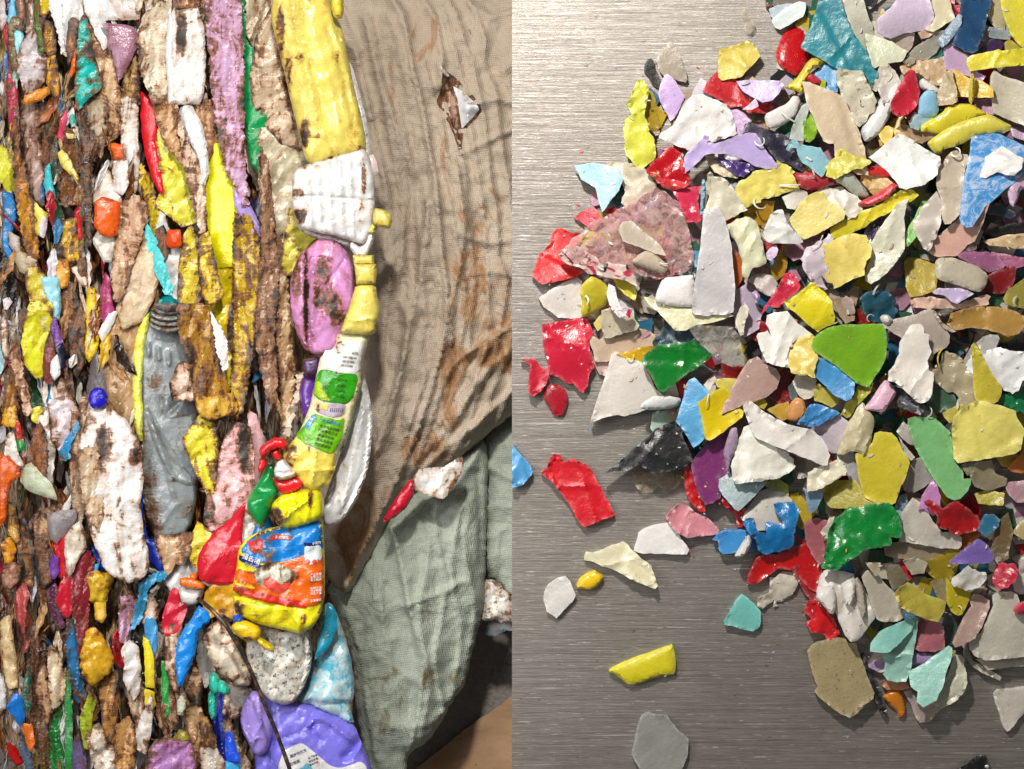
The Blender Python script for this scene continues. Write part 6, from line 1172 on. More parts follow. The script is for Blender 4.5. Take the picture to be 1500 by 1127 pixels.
# ---- torn film packed between the bottles: uncountable, one object
def shreds():
    r = random.Random(5); V = []; F = []; MI = []
    cols = [('b08858', 6), ('d8ccb8', 5), ('e8e4e0', 3), ('70482c', 8), ('a06030', 8), ('c8a878', 6), ('3a2414', 8), ('e4dcd0', 4), ('d0a828', 5), ('a82838', 3), ('3c78a8', 3), ('d4d0d8', 2), ('8c5a30', 8), ('2c1a10', 8), ('4c8050', 4), ('d06828', 4)]
    wts = [7, 9, 10, 6, 7, 7, 4, 9, 2, 1.6, 1.6, 6, 6, 3, 1, 1]
    mats = [m_bale(c, d) for c, d in cols]
    for _ in range(1450):
        x = r.uniform(-10, 410) if r.random() < .8 else r.uniform(-10, 190); y = r.uniform(-30, 1130); mi = r.choices(range(len(cols)), wts)[0]
        if x < 60 and y > 1075 + x: continue
        L = r.uniform(18, 85); n = max(5, int(L / 5)); w_ = r.uniform(1.4, 6.4); a = math.pi / 2 + r.gauss(0, 0.20 if r.random() < .75 else .7); z = lz(r.uniform(7.0, 13.2 if x > 200 else (12.6 if y < 170 else 14.2)) - (1.5 if x < 60 else 0)); b = len(V); K = 5
        prof = [r.uniform(-2.6, 2.6) for _ in range(K)]; ph = r.uniform(0, 6); tw = r.gauss(0, .10); t0 = r.uniform(-.6, .6)
        for i in range(n):
            u = i / (n - 1); ww = w_ * (0.25 + math.sin(math.pi * min(1, u * 1.1)) ** .6 if u < .91 else 0.3) * (1 + .25 * math.sin(i * 1.7 + ph)); tt = t0 + tw * i
            for k in range(K):
                s_ = (k / (K - 1) * 2 - 1) * ww; X = x + s_ * math.cos(tt) * -math.sin(a); Y = y + s_ * math.cos(tt) * math.cos(a)
                Z = z + S * (s_ * math.sin(tt) + prof[k] * (1 + .5 * math.sin(i * .9 + k)) + r.gauss(0, .55)); q = w2(X, Y, Z); V.append((q[0], q[1], Z))
            a += r.gauss(0, .09); x += math.cos(a) * L / n; y += math.sin(a) * L / n
        for i in range(n - 1):
            for k in range(K - 1): p = b + i * K + k; F.append((p, p + 1, p + K + 1, p + K)); MI.append(mi)
    me = bpy.data.meshes.new('film_shreds'); me.from_pydata(V, [], F)
    for m in mats: me.materials.append(m)
    me.polygons.foreach_set('material_index', MI); me.update()
    for nm_ in ('edge', 'stain', 'rim'): me.attributes.new(nm_, 'FLOAT', 'POINT')
    o = bpy.data.objects.new('film_shreds', me); ROOTCOL.objects.link(o); o.modifiers.new('thickness', 'SOLIDIFY').thickness = 0.0006
    tag(o, 'torn twisted shreds of dirty plastic film squeezed between the bottles', 'film shreds', kind='stuff')
shreds()
# ---- writing
def text(parent, host, body, px, py, size, rot, mat, off=1.6, name='lettering', z=None, shear=0.0):
    cu = bpy.data.curves.new(name, 'FONT'); cu.body = body; cu.size = size; cu.align_x = 'CENTER'; cu.align_y = 'CENTER'; cu.resolution_u = 2; cu.shear = shear; cu.space_line = 1.0
    to = bpy.data.objects.new('tmp', cu); ROOTCOL.objects.link(to); bpy.context.view_layer.update()
    me = bpy.data.meshes.new_from_object(to.evaluated_get(bpy.context.evaluated_depsgraph_get())); bpy.data.objects.remove(to); bpy.data.curves.remove(cu)
    co = np.zeros(len(me.vertices) * 3); me.vertices.foreach_get('co', co); co = co.reshape(-1, 3); c, s = math.cos(rot), math.sin(rot)
    X = px + co[:, 0] * c + co[:, 1] * s; Y = py + co[:, 0] * s - co[:, 1] * c; Q = np.stack([X, Y], 1)
    Z = near(*TOP[host.name], Q) + off * S; k = (DCAM - Z) / DCAM
    V = np.stack([(X - 750) * S * k, (563.5 - Y) * S * k, Z], 1); F = [list(p.vertices) for p in me.polygons]
    org = tuple(wloc(parent))
    o = mesh_obj(name, V, F, mat, org, parent, sharp=0); m = o.modifiers.new('thickness', 'SOLIDIFY'); m.thickness = 0.0004; bpy.data.meshes.remove(me); return o

# ---- big yellow jug
E = empty('yellow_jug', 465, 120, lz(20)); tag(E, 'large butter yellow jug lying upright, mud stains on its left edge', 'jug')
b = piece('jug_body', [(400, -25), (478, -25), (490, 20), (502, 45), (511, 90), (519, 130), (529, 170), (535, 200), (536, 222), (510, 228), (490, 234), (458, 243), (446, 232), (436, 190), (426, 150), (416, 105), (404, 60), (396, 28)], lz(20), m_bale('dccb62', 1), th=6, style='flat', amp=5, dome=20, bevel=5, step=4, jit=0.4, parent=E,
          folds=[([(440, -20), (446, 60), (466, 130), (478, 190), (494, 240)], -4, 2.2), ([(428, 0), (436, 60), (456, 130), (468, 190)], 3, 3), ([(470, -20), (490, 20), (498, 60)], -4, 2.5), ([(455, 30), (485, 130), (500, 200)], 3, 5), ([(480, 40), (505, 120), (520, 190)], -3, 4)],
          stains=[(411, 50, 8, 40, 1.5), (424, 100, 6, 30, 1.3), (441, 88, 8, 8, 1.3), (447, 196, 9, 24, 1.5), (462, 200, 12, 5, 1.2), (494, 85, 6, 14, 1.0), (518, 195, 8, 30, .7), (458, 4, 6, 8, 1.0), (518, 218, 12, 8, .7)])
piece('jug_handle', [(484, -25), (503, -25), (503, 26), (490, 27), (484, 10)], lz(22), m_bale('e4d03c', 1), th=5, dome=9, bevel=3, step=3, parent=E)
tag(piece('white_sliver', [(504, 84), (514, 96), (524, 130), (536, 180), (542, 230), (530, 228), (516, 150)], lz(18), m_bale('dcdcdc', 1), **LFAM['dome']), 'thin white plastic edge behind the right side of the yellow jug', 'plastic edge')
# ---- white ribbed container
E = empty('white_container', 487, 290, lz(21)); tag(E, 'crumpled white ribbed container with rust stains, below the yellow jug', 'container')
rb = [([(x, 235), (x + 3, 290), (x + 6, 345)], 4.5, 3.2) for x in (452, 466, 482, 498, 513)]
b = piece('container_body', [(428, 259), (434, 248), (450, 240), (472, 235), (495, 228), (516, 223), (532, 217), (540, 226), (547, 262), (549, 300), (546, 332), (538, 352), (530, 358), (512, 352), (490, 345), (466, 341), (440, 335), (431, 322), (427, 290)], lz(21), m_bale('eceef2', 1), th=6, style='dent', amp=1.1, dome=12, bevel=4, step=3.4, jit=0.5, parent=E,
          folds=rb + [([(426, 288), (470, 288), (510, 292), (549, 294)], -5, 2.2)], stains=[(437, 285, 9, 10, 1.5), (533, 264, 5, 26, 1.3), (440, 315, 11, 14, 1.3), (530, 315, 8, 26, .7), (450, 245, 20, 5, .8)])
piece('container_base', [(433, 322), (462, 340), (492, 347), (520, 356), (516, 364), (480, 354), (450, 346), (436, 334)], lz(19), m_bale('d4d0d2', 1), th=4, dome=5, step=3.4, parent=E)
# ---- pump bottle with green label
E = empty('pump_bottle', 495, 560, lz(20)); tag(E, 'yellow and white pump bottle with a green printed label, bent sideways', 'bottle')
YM = m_bale('dccb62', 1)
piece('pump_head', [(547, 305), (560, 306), (573, 314), (575, 323), (571, 335), (558, 333), (545, 328)], lz(22), YM, th=6, dome=9, bevel=3, step=3, parent=E)
piece('pump_neck', [(541, 328), (554, 329), (549, 344), (538, 343)], lz(21), YM, th=5, dome=6, step=3, parent=E)
piece('pump_stem', [(538, 340), (549, 342), (545, 358), (537, 376), (521, 376), (512, 362), (514, 352), (526, 362), (534, 358)], lz(20.5), m_bale('e4e4de', 1), th=5, dome=6, step=3, parent=E)
piece('collar', [(517, 374), (548, 374), (548, 388), (518, 388)], lz(21), YM, th=5, dome=8, bevel=2, step=3, curve=0, jit=.2, parent=E)
piece('collar_ring', [(519, 387), (551, 387), (552, 400), (550, 416), (522, 417)], lz(21.6), YM, th=5, dome=9, bevel=2, step=3, curve=0, jit=.2, parent=E)
piece('cap_cone', [(521, 416), (550, 416), (554, 440), (557, 456), (553, 468), (550, 488), (540, 492), (520, 490), (498, 489), (504, 468), (512, 448)], lz(21), YM, th=5, dome=15, bevel=3, step=3.4, parent=E, folds=[([(503, 468), (530, 470), (554, 466)], 3, 3)])
bb = piece('bottle_body', [(495, 487), (541, 491), (534, 520), (528, 550), (529, 562), (518, 600), (508, 640), (494, 668), (489, 690), (476, 714), (462, 719), (448, 712), (436, 698), (425, 682), (415, 672), (418, 660), (430, 645), (442, 625), (452, 600), (458, 576), (464, 545), (470, 520), (488, 512)], lz(20), m_bale('e8dcb0', 2), th=5, dome=14, bevel=3, step=3.4, style='dent', amp=.9, parent=E, jit=.4, stains=[(500, 515, 12, 22, .6)])
piece('yellow_foot', [(434, 640), (449, 651), (467, 661), (484, 666), (494, 662), (491, 690), (480, 712), (463, 720), (447, 713), (434, 698), (424, 682), (414, 671), (419, 658)], lz(20), m_bale('e8cc58', 2), th=2, host=bb, off=2.0, step=3.4, parent=E, style='crease', amp=8, stains=[(428, 668, 10, 20, 1), (455, 690, 6, 16, .5)])
GL = m_bale('68b40c', 2); GD = m_bale('2c9410', 2); WM = m_bale('e4e2dc', 1)
piece('white_label', [(474, 514), (489, 512), (493, 500), (536, 500), (527, 549), (488, 545), (470, 542)], lz(20), WM, th=1, host=bb, off=1.6, step=3.4, parent=E, stains=[(500, 510, 10, 16, .8)])
g1 = piece('green_label', [(469, 542), (483, 542), (504, 547), (526, 549), (519, 580), (509, 592), (484, 590), (468, 586), (458, 577), (462, 557)], lz(20), GD, th=1, host=bb, off=2.2, step=3.2, parent=E)
g1b = piece('leaf_print', [(463, 556), (472, 560), (478, 576), (486, 588), (470, 585), (459, 577)], lz(20), m_bale('a0c818', 2), th=.6, host=bb, off=3.0, step=3, parent=E)
piece('barcode_strip', [(478, 588), (508, 592), (504, 609), (484, 612), (462, 602), (468, 590)], lz(20), m_bale('b8b0c4', 2), th=1, host=bb, off=1.9, step=3, parent=E)
piece('yellow_patch', [(470, 588), (483, 592), (480, 602), (469, 598)], lz(20), YM, th=.6, host=bb, off=3.0, step=3, parent=E)
g2 = piece('lower_green_label', [(460, 605), (478, 611), (497, 616), (506, 612), (502, 638), (494, 657), (489, 664), (482, 664), (467, 658), (455, 652), (444, 649), (436, 642), (434, 636), (446, 624)], lz(20), GL, th=1, host=bb, off=2.4, step=3.2, parent=E)
piece('blue_tab', [(458, 607), (464, 611), (453, 630), (446, 625)], lz(20), m_bale('3c90c8', 0), th=.6, host=bb, off=3.6, step=2.5, parent=E, curve=0)
piece('clear_side', [(526, 550), (531, 562), (520, 602), (508, 648), (496, 664), (503, 638), (508, 605), (518, 580)], lz(19.5), m_bale('6ca058', 1), th=2, dome=5, step=3.4, parent=E)
INK = m_paint('282422'); WI = m_paint('f0f0f0', dirt=0); BI = m_paint('2870c8', dirt=0)
wl_ = [c for c in E.children if c.name.startswith('white_label')][0]
for i, (s_, x_, y_) in enumerate((('lIlI lIIl', 520, 518), ('IlIIlI IlIlIIl IIl', 512, 524), ('lIIlI IlI lIIIlI', 510, 530), ('IIlI lI IlIIlIl', 508, 536))): text(wl_, bb, s_, x_, y_, 4.6, 0.10, INK, off=3.4)
for i in range(4): text(g1, bb, ('IIIII III IIII', 'III IIIII II', 'II IIII IIII', 'IIII III III')[i], 501 - i, 557 + i * 8, 4.0, 0.08, m_paint('1c5010'), off=4.2)
for i, s_ in enumerate(('洗涤用品说明', '产品使用方法', '去油不伤手', '清水冲洗净', '请放阴凉处')): text(g2, bb, s_, 482 - i * 2.4, 627 + i * 6.5, 5.0, 0.26, INK, off=4.6)
text(g2, bb, '洗洁精去油', 484, 619, 5.6, 0.24, BI, off=4.9); text(E, bb, '洁净', 455, 618, 6.5, -1.05, WI, off=4.9)
for i in range(7): text(E, bb, 'I', 484 + i * 3, 601, 9, 0.15, m_paint('50485c'), off=3.4)
tag(piece('round_lid', [(529, 536), (537, 562), (543, 590), (546, 620), (543, 660), (538, 692), (521, 738), (496, 768), (476, 772), (470, 745), (480, 718), (490, 690), (500, 660), (511, 610), (520, 570)], lz(17), m_bale('e2e6de', 1), th=5, style='flat', amp=3, dome=9, bevel=3, step=3.6, jit=.3,
          folds=[([(529, 600), (513, 640), (492, 700), (484, 740)], -5, 3), ([(536, 570), (540, 620), (532, 690), (500, 755)], -6, 4), ([(534, 600), (522, 640), (512, 700), (505, 740)], 5, 5), ([(520, 620), (498, 680), (482, 730)], 4, 3)]), 'long oval off white lid with a raised rim, between pump bottle and sack', 'lid', 'round lids in the bale')
# ---- pink bottle and violet bottle
tag(piece('pink_bottle', [(424, 432), (426, 402), (438, 374), (456, 353), (474, 345), (494, 349), (507, 365), (518, 390), (523, 420), (520, 448), (507, 485), (494, 510), (478, 520), (462, 520), (452, 522), (440, 502), (430, 478), (425, 455)], lz(19), m_bale('c88cc0', 4), th=6, style='flat', amp=6, dome=19, bevel=5, step=3.6, jit=.4,
          folds=[([(448, 372), (450, 420), (451, 470), (456, 520)], -10, 3.5), ([(458, 380), (462, 430), (456, 500)], 5, 3), ([(470, 380), (500, 400), (515, 440)], 4, 5), ([(430, 478), (470, 430), (508, 376)], -3, 1.6)], stains=[(475, 425, 16, 45, 1.1), (436, 410, 6, 30, .8), (494, 455, 12, 34, 1.0), (449, 440, 3.5, 70, 1.6), (470, 390, 8, 14, .8)]),
    'glossy pink bottle, oval and dented, with rust down its middle', 'bottle')
E = empty('violet_bottle', 455, 575, lz(18)); tag(E, 'violet bottle with a dark round cap under the pink bottle', 'bottle')
piece('bottle_body', [(441, 552), (470, 550), (466, 580), (462, 600), (456, 618), (448, 616), (441, 602), (438, 575)], lz(17), m_bale('5c2c90', 2), th=4, dome=10, amp=2, step=3.4, parent=E, folds=[([(450, 590), (455, 606), (466, 612)], 3, 2)])
piece('bottle_cap', [(444, 524), (470, 522), (470, 546), (462, 553), (448, 553), (442, 540)], lz(18.5), m_bale('442458', 5), th=5, dome=9, step=3.2, parent=E)
tag(piece('bottle_strip', [(432, 545), (444, 545), (440, 575), (434, 600), (428, 618), (422, 640), (414, 640), (424, 600), (436, 570)], lz(16), m_bale('c8beb0', 4), **LFAM['crush']), 'dirty white strip left of the violet bottle', 'plastic strip', 'bottle strips in the bale')
# ---- red pump
E = empty('red_pump', 412, 690, lz(21)); tag(E, 'red pump dispenser with white collar, tilted, above the yellow crumpled bottle', 'pump')
RM = m_bale('d01820', 0)
piece('pump_head', [(379, 658), (388, 648), (403, 640), (416, 643), (423, 651), (418, 661), (408, 658), (396, 662), (390, 670), (381, 670)], lz(22), RM, th=5, dome=10, bevel=3, step=3, parent=E)
piece('spout', [(380, 670), (392, 672), (391, 682), (384, 692), (377, 691)], lz(21), RM, th=4, dome=5, step=3, parent=E)
piece('pump_stem', [(395, 662), (408, 657), (414, 672), (406, 678)], lz(21.5), RM, th=4, dome=6, step=3, parent=E)
piece('white_collar', [(406, 676), (415, 672), (424, 682), (434, 692), (430, 700), (412, 704), (401, 697), (401, 688)], lz(21.5), m_bale('ecebea', 2), th=5, dome=9, step=3, parent=E, folds=[([(402, 692), (416, 694), (432, 690)], -3, 2)])
piece('red_ring', [(398, 698), (412, 705), (432, 698), (442, 702), (447, 709), (436, 720), (418, 726), (405, 716)], lz(20.5), RM, th=5, dome=9, step=3, parent=E)
tag(piece('green_bottle', [(392, 678), (402, 676), (405, 690), (402, 700), (410, 718), (404, 728), (398, 740), (396, 756), (384, 776), (376, 768), (364, 748), (362, 732), (372, 714), (384, 694)], lz(19), m_bale('08843c', 0), th=4, style='crease', amp=3, dome=14, bevel=4, step=3.4), 'deep green crumpled bottle under the red pump', 'bottle', 'green bottles in the bale')
tag(piece('yellow_bottle', [(396, 742), (402, 734), (413, 724), (432, 720), (448, 716), (462, 716), (471, 720), (475, 736), (474, 754), (466, 764), (452, 768), (436, 774), (420, 776), (408, 770), (398, 758)], lz(20.5), m_bale('ecdc18', 2), th=5, style='crease', amp=3.5, dome=20, bevel=4, step=3.2, stains=[(408, 755, 14, 14, 1.2), (456, 730, 5, 14, 1.0)],
          folds=[([(398, 742), (420, 734), (440, 728)], -4, 3), ([(440, 728), (452, 748), (450, 768)], 4, 4)]), 'bright yellow crumpled bottle with a mud patch, under the red pump', 'bottle')
tag(piece('bottle_strip', [(353, 750), (368, 758), (372, 770), (380, 785), (366, 800), (356, 810), (351, 790)], lz(17), m_bale('e0dcd6', 4), **LFAM['dent']), 'dirty white plastic between red pouch and the orange labelled bottle', 'plastic strip', 'bottle strips in the bale')
tag(piece('bottle_strip', [(376, 768), (390, 752), (396, 764), (402, 776), (384, 790), (368, 796)], lz(17.5), m_bale('1474b8', 1), **LFAM['flat']), 'blue plastic wedge below the deep green crumpled bottle', 'plastic strip', 'bottle strips in the bale')
# ---- labelled bottle
E = empty('labelled_bottle', 410, 850, lz(20)); tag(E, 'yellow bottle with a blue, orange and red printed label, half torn', 'bottle')
lb = piece('bottle_body', [(350, 802), (362, 788), (386, 776), (410, 770), (450, 765), (472, 757), (475, 800), (476, 870), (470, 900), (459, 919), (441, 930), (423, 925), (383, 917), (359, 906), (346, 901), (341, 887), (340, 860), (345, 838)], lz(20), m_bale('ecd81c', 2), th=6, style='dent', amp=1.7, dome=15, bevel=4, step=3.6, jit=.4, parent=E,
           stains=[(352, 890, 10, 12, 1.3), (445, 905, 6, 10, 1.2), (390, 905, 30, 8, .5), (360, 870, 20, 5, .7)], folds=[([(346, 872), (390, 886), (430, 888)], -4, 3), ([(420, 890), (438, 912), (440, 930)], 5, 4)])
H = dict(z=lz(20), host=lb, parent=E, step=3.2)
piece('blue_panel', [(353, 806), (364, 790), (386, 778), (410, 772), (450, 767), (471, 760), (474, 800), (474, 806), (448, 814), (422, 822), (386, 826), (362, 816)], mat=m_bale('0c78cc', 3), th=.8, off=1.5, stains=[(395, 800, 14, 20, .9), (380, 785, 12, 8, 1)], **H)
piece('orange_panel', [(345, 832), (370, 838), (388, 828), (422, 822), (448, 812), (474, 804), (475, 878), (466, 886), (450, 888), (430, 884), (400, 878), (370, 872), (342, 864)], mat=m_bale('f4600c', 2), th=.8, off=1.9, stains=[(435, 842, 6, 8, 1.2)], **H)
piece('red_band', [(342, 858), (372, 864), (405, 873), (440, 878), (452, 890), (436, 889), (400, 884), (368, 876), (341, 866)], mat=m_bale('d82c18', 3), th=.7, off=2.6, **H)
piece('yellow_band', [(345, 850), (360, 852), (375, 858), (374, 863), (358, 859), (344, 856)], mat=m_bale('ecc010', 1), th=.6, off=3.2, **H)
piece('white_torn_patch', [(386, 826), (410, 824), (432, 834), (434, 846), (425, 858), (418, 866), (404, 858), (392, 852), (382, 862), (374, 846), (370, 838)], mat=m_bale('c4ccc0', 5), th=.7, off=2.6, **H)
piece('fruit_print', [(386, 848), (396, 844), (406, 850), (412, 856), (422, 850), (426, 856), (420, 866), (410, 870), (398, 864), (388, 858)], mat=m_bale('dc5040', 2), th=.6, off=3.4, **H)
piece('navy_band', [(351, 812), (368, 820), (387, 828), (386, 834), (368, 828), (350, 821)], mat=m_bale('1c2870', 1), th=.6, off=3.0, **H)
piece('red_emblem', [(394, 787), (405, 782), (418, 783), (430, 785), (429, 792), (416, 790), (400, 791)], mat=m_bale('d03030', 4), th=.6, off=2.4, **H)
piece('red_stripes', [(363, 792), (374, 790), (386, 788), (386, 808), (374, 812), (366, 806)], mat=m_bale('cc2020', 6), th=.6, off=2.4, **H)
piece('info_panel', [(447, 798), (470, 796), (472, 818), (464, 826), (452, 826), (447, 818)], mat=m_bale('ccd8dc', 1), th=.6, off=3.0, **H)
piece('navy_heading', [(446, 794), (460, 795), (472, 790), (472, 796), (460, 801), (446, 799)], mat=m_bale('181c60', 0), th=.6, off=3.4, **H)
for cx_ in (452, 461.5): piece('fruit_dot', [(cx_ + 3.6 * math.cos(a), 822 + 3.6 * math.sin(a)) for a in np.arange(0, 6.2, .7)], mat=m_bale('e85048', 0), th=.5, off=4.0, **{**H, 'step': 2})
text(E, lb, '强去渍', 368, 819.5, 9.5, 0.38, WI, off=4.2); text(E, lb, '小苏打', 464, 796, 4.5, -0.15, WI, off=4.6)
text(E, lb, '超浓缩', 366, 829, 6, 0.38, m_paint('a8a8b0'), off=3.4); text(E, lb, '果香洗洁精', 360, 855, 5.5, 0.2, m_paint('d04010'), off=4.2); text(E, lb, '天然果蔬', 413, 788, 5, 0.05, WI, off=3.4)
for i, (s_, y_) in enumerate((('产品说明', 842), ('去除油污', 846), ('清洁餐具', 850), ('使用方法', 862), ('加水稀释', 866), ('冲洗干净', 870), ('注意事项', 880))): text(E, lb, s_, 463, y_, 4.2, -0.1, m_paint('f8e8e0', dirt=0), off=3.6)
# ---- more bottle things in the middle
E = empty('yellow_spout', 365, 935, lz(20)); tag(E, 'mustard yellow pump spout lying below the labelled bottle', 'pump')
sb = piece('spout_head', [(338, 919), (346, 909), (358, 908), (376, 916), (382, 924), (380, 936), (366, 942), (352, 936), (340, 926)], lz(20), m_bale('e4c018', 1), th=5, dome=13, step=3, parent=E, stains=[(362, 935, 10, 4, 1.2)])
piece('spout_tube', [(374, 934), (382, 934), (396, 944), (402, 948), (401, 955), (392, 954), (378, 945)], lz(20), m_bale('e4c018', 1), th=5, dome=7, step=3, parent=E)
tag(piece('blue_plug', [(343, 903), (350, 901), (356, 906), (353, 912), (343, 912)], lz(20), m_bale('1c50b4', 0), **LFAM['dome']), 'small blue plug at the lower left corner of the labelled bottle', 'plug')
tag(piece('dirty_tub', [(362, 915), (380, 916), (420, 924), (450, 922), (458, 950), (454, 985), (442, 1012), (430, 1030), (415, 1034), (394, 1026), (378, 1010), (366, 985), (358, 950)], lz(16.5), m_bale('e2ded4', 2, 'p'), th=5, style='dent', amp=1.8, dome=11, bevel=3, step=3.6, folds=[([(404, 920), (404, 970), (396, 1000)], -4, 3), ([(446, 925), (448, 975), (436, 1015)], -4, 3), ([(380, 930), (384, 990), (396, 1015)], 3, 4)]),
    'large white tub speckled with grey dirt, below the yellow spout', 'tub')
tag(piece('clear_bag', [(296, 935), (306, 916), (320, 908), (334, 912), (346, 930), (358, 955), (366, 985), (368, 1004), (352, 1008), (335, 998), (318, 985), (305, 965)], lz(17), m_bale('dcd2c0', 4), th=3, style='dent', amp=2.5, dome=14, bevel=4, step=3.6), 'cloudy beige bag between the blue teardrop and the speckled tub', 'bag')
tag(piece('blue_tinted_bag', [(470, 890), (484, 882), (496, 905), (506, 935), (514, 965), (519, 1000), (518, 1022), (512, 1036), (520, 1064), (494, 1052), (462, 1036), (432, 1032), (448, 1005), (464, 960)], lz(13.5), m_bale('b4ccd0', 1, 'b'), th=4, style='dent', amp=2, dome=16, bevel=4, step=3.8, folds=[([(470, 905), (456, 985), (436, 1030)], 3, 3), ([(436, 1028), (480, 1030), (512, 1030)], -4, 4)]),
    'whitish bag with blue dye stains left of the sage sack', 'bag')
tag(piece('bottle_strip', [(480, 884), (490, 894), (494, 918), (480, 948), (462, 966), (470, 930), (478, 905)], lz(16), m_bale('1c94b4', 1), **LFAM['flat']), 'blue green triangle on the blue stained bag', 'plastic strip', 'bottle strips in the bale')
# ---- purple bottle
E = empty('purple_bottle', 440, 1080, lz(14)); tag(E, 'large violet blue bottle with a clear cap and white label, at the bottom', 'bottle')
pb = piece('bottle_body', [(364, 1030), (374, 1012), (400, 1024), (436, 1029), (462, 1036), (500, 1052), (520, 1064), (530, 1090), (538, 1108), (552, 1150), (372, 1150), (374, 1100), (362, 1070)], lz(14), m_bale('7c74e6', 0), th=5, style='dent', amp=1.0, dome=16, bevel=4, step=3.8, jit=.3, parent=E,
           folds=[([(455, 1060), (462, 1052), (478, 1054), (500, 1070), (520, 1086)], 7, 4), ([(460, 1058), (458, 1072), (470, 1084)], -6, 4), ([(522, 1085), (518, 1100), (506, 1108)], -9, 6), ([(524, 1072), (530, 1090), (520, 1106)], 6, 4), ([(410, 1082), (440, 1072), (456, 1052)], -3, 3), ([(398, 1030), (402, 1060), (396, 1140)], -5, 5)])
piece('clear_cap', [(351, 1050), (358, 1024), (368, 1012), (380, 1014), (390, 1034), (400, 1060), (398, 1084), (388, 1106), (374, 1108), (366, 1094), (354, 1072)], lz(15.5), m_bale('a48ce0', 0), th=5, dome=14, bevel=4, amp=2, step=3.4, parent=E, folds=[([(362, 1020), (364, 1050), (368, 1085)], 4, 2.5), ([(380, 1016), (384, 1060), (370, 1092)], 4, 2.5), ([(354, 1060), (366, 1086), (384, 1078)], 3, 2)])
pl = piece('white_label', [(407, 1150), (409, 1118), (417, 1098), (432, 1090), (444, 1087), (454, 1094), (470, 1108), (484, 1120), (498, 1124), (514, 1120), (528, 1114), (536, 1120), (541, 1134), (543, 1150)], lz(14), m_bale('e2e6e4', 0), th=.8, host=pb, off=2.0, step=3.4, parent=E, curve=2, jit=.2)
text(pl, pl, '柔护洗衣液', 437, 1104, 5.2, -0.4, m_paint('28306c', dirt=0), off=.8); text(pl, pl, '衣物用', 432, 1118, 5.5, -0.4, INK, off=.8)
for i, s_ in enumerate(('深层洁净', '低泡易漂', '温和护色')): text(pl, pl, s_, 458 + i, 1109 + i * 5, 3.6, -0.4, INK, off=.8)
piece('teal_print', [(438, 1126), (452, 1115), (460, 1127), (460, 1150), (436, 1150)], lz(14), m_bale('68b0c4', 0), th=.5, host=pl, off=.8, step=3, parent=E, curve=0)
# ---- grey jug
E = empty('grey_jug', 245, 620, lz(13)); tag(E, 'grey dirty jug standing upright with its open threaded neck showing', 'jug')
GM = m_bale('848c8e', 3)
gb = piece('jug_body', [(207, 480), (214, 470), (224, 470), (262, 476), (272, 500), (279, 530), (286, 560), (291, 600), (289, 640), (292, 690), (286, 740), (279, 770), (270, 783), (248, 788), (234, 791), (222, 786), (214, 762), (208, 720), (203, 660), (201, 600), (203, 520)], lz(13), GM, th=6, style='flat', amp=2, dome=9, bevel=4, curve=0, step=3.4, jit=.3, parent=E,
           folds=[([(214, 596), (232, 640), (250, 690), (256, 700)], 6, 3), ([(214, 596), (244, 650), (284, 705)], -5, 3), ([(256, 700), (282, 706)], 4, 4), ([(236, 585), (240, 610), (262, 590)], -5, 4), ([(228, 640), (246, 690), (258, 730)], 4, 3), ([(206, 600), (210, 680), (214, 760)], 5, 3), ([(236, 770), (262, 735), (282, 780)], 3, 4)] +
                 [([(217 + 15 * i, 503 + 7 * i), (219 + 15 * i, 520 + 7 * i)], 5, 3.6) for i in range(3)], stains=[(222, 740, 16, 60, .9), (226, 560, 14, 14, .9), (272, 745, 12, 14, .9), (207, 660, 5, 90, .8), (255, 702, 20, 5, .5)])
for i in range(3):
    cx_, cy_ = 218.5 + 15 * i, 512 + 7 * i
    piece('embossed_oval', [(cx_ - 3.5, cy_ - 8), (cx_, cy_ - 12), (cx_ + 3.5, cy_ - 9), (cx_ + 5, cy_ + 6), (cx_ + 2, cy_ + 12), (cx_ - 2.5, cy_ + 9)], lz(13), m_bale('8e9698', 1), th=2, host=gb, off=1.0, dome=9, bevel=1, step=2.2, parent=E)
piece('moulded_blade', [(212, 592), (218, 594), (230, 628), (250, 668), (284, 700), (288, 708), (276, 712), (252, 700), (232, 664), (216, 620)], lz(13), m_bale('868e90', 2), th=2, host=gb, off=1.2, dome=6, bevel=1, step=3, parent=E, curve=2)
piece('moulded_panel', [(232, 575), (286, 578), (288, 606), (262, 612), (244, 614), (236, 600)], lz(13), m_bale('767e80', 3), th=2, host=gb, off=1.4, bevel=2.5, step=3, parent=E, curve=2)
for i, yy in enumerate((0, 8, 16)):
    piece('neck_thread', [(221 - i * 0.6, 455 + yy), (234, 462 + yy), (250, 464 + yy), (266, 461 + yy), (267, 469 + yy), (250, 473 + yy), (234, 471 + yy), (220 - i * 0.6, 464 + yy)], lz(15.4 - .15 * i), GM, th=5, dome=6, bevel=2, step=2.6, parent=E)
piece('neck_rim', [(222, 450), (232, 444), (256, 444), (268, 448), (267, 460), (250, 463), (234, 461), (224, 457)], lz(15.0), GM, th=4, dome=2, step=3, parent=E)
piece('neck_dark_sheet', [(226, 450), (236, 447), (264, 447), (262, 455), (250, 458), (236, 456)], lz(15.5), m_paint('060607'), th=1, step=3, parent=E, bevel=.4)  # flat black sheet standing for the dark inside the open neck
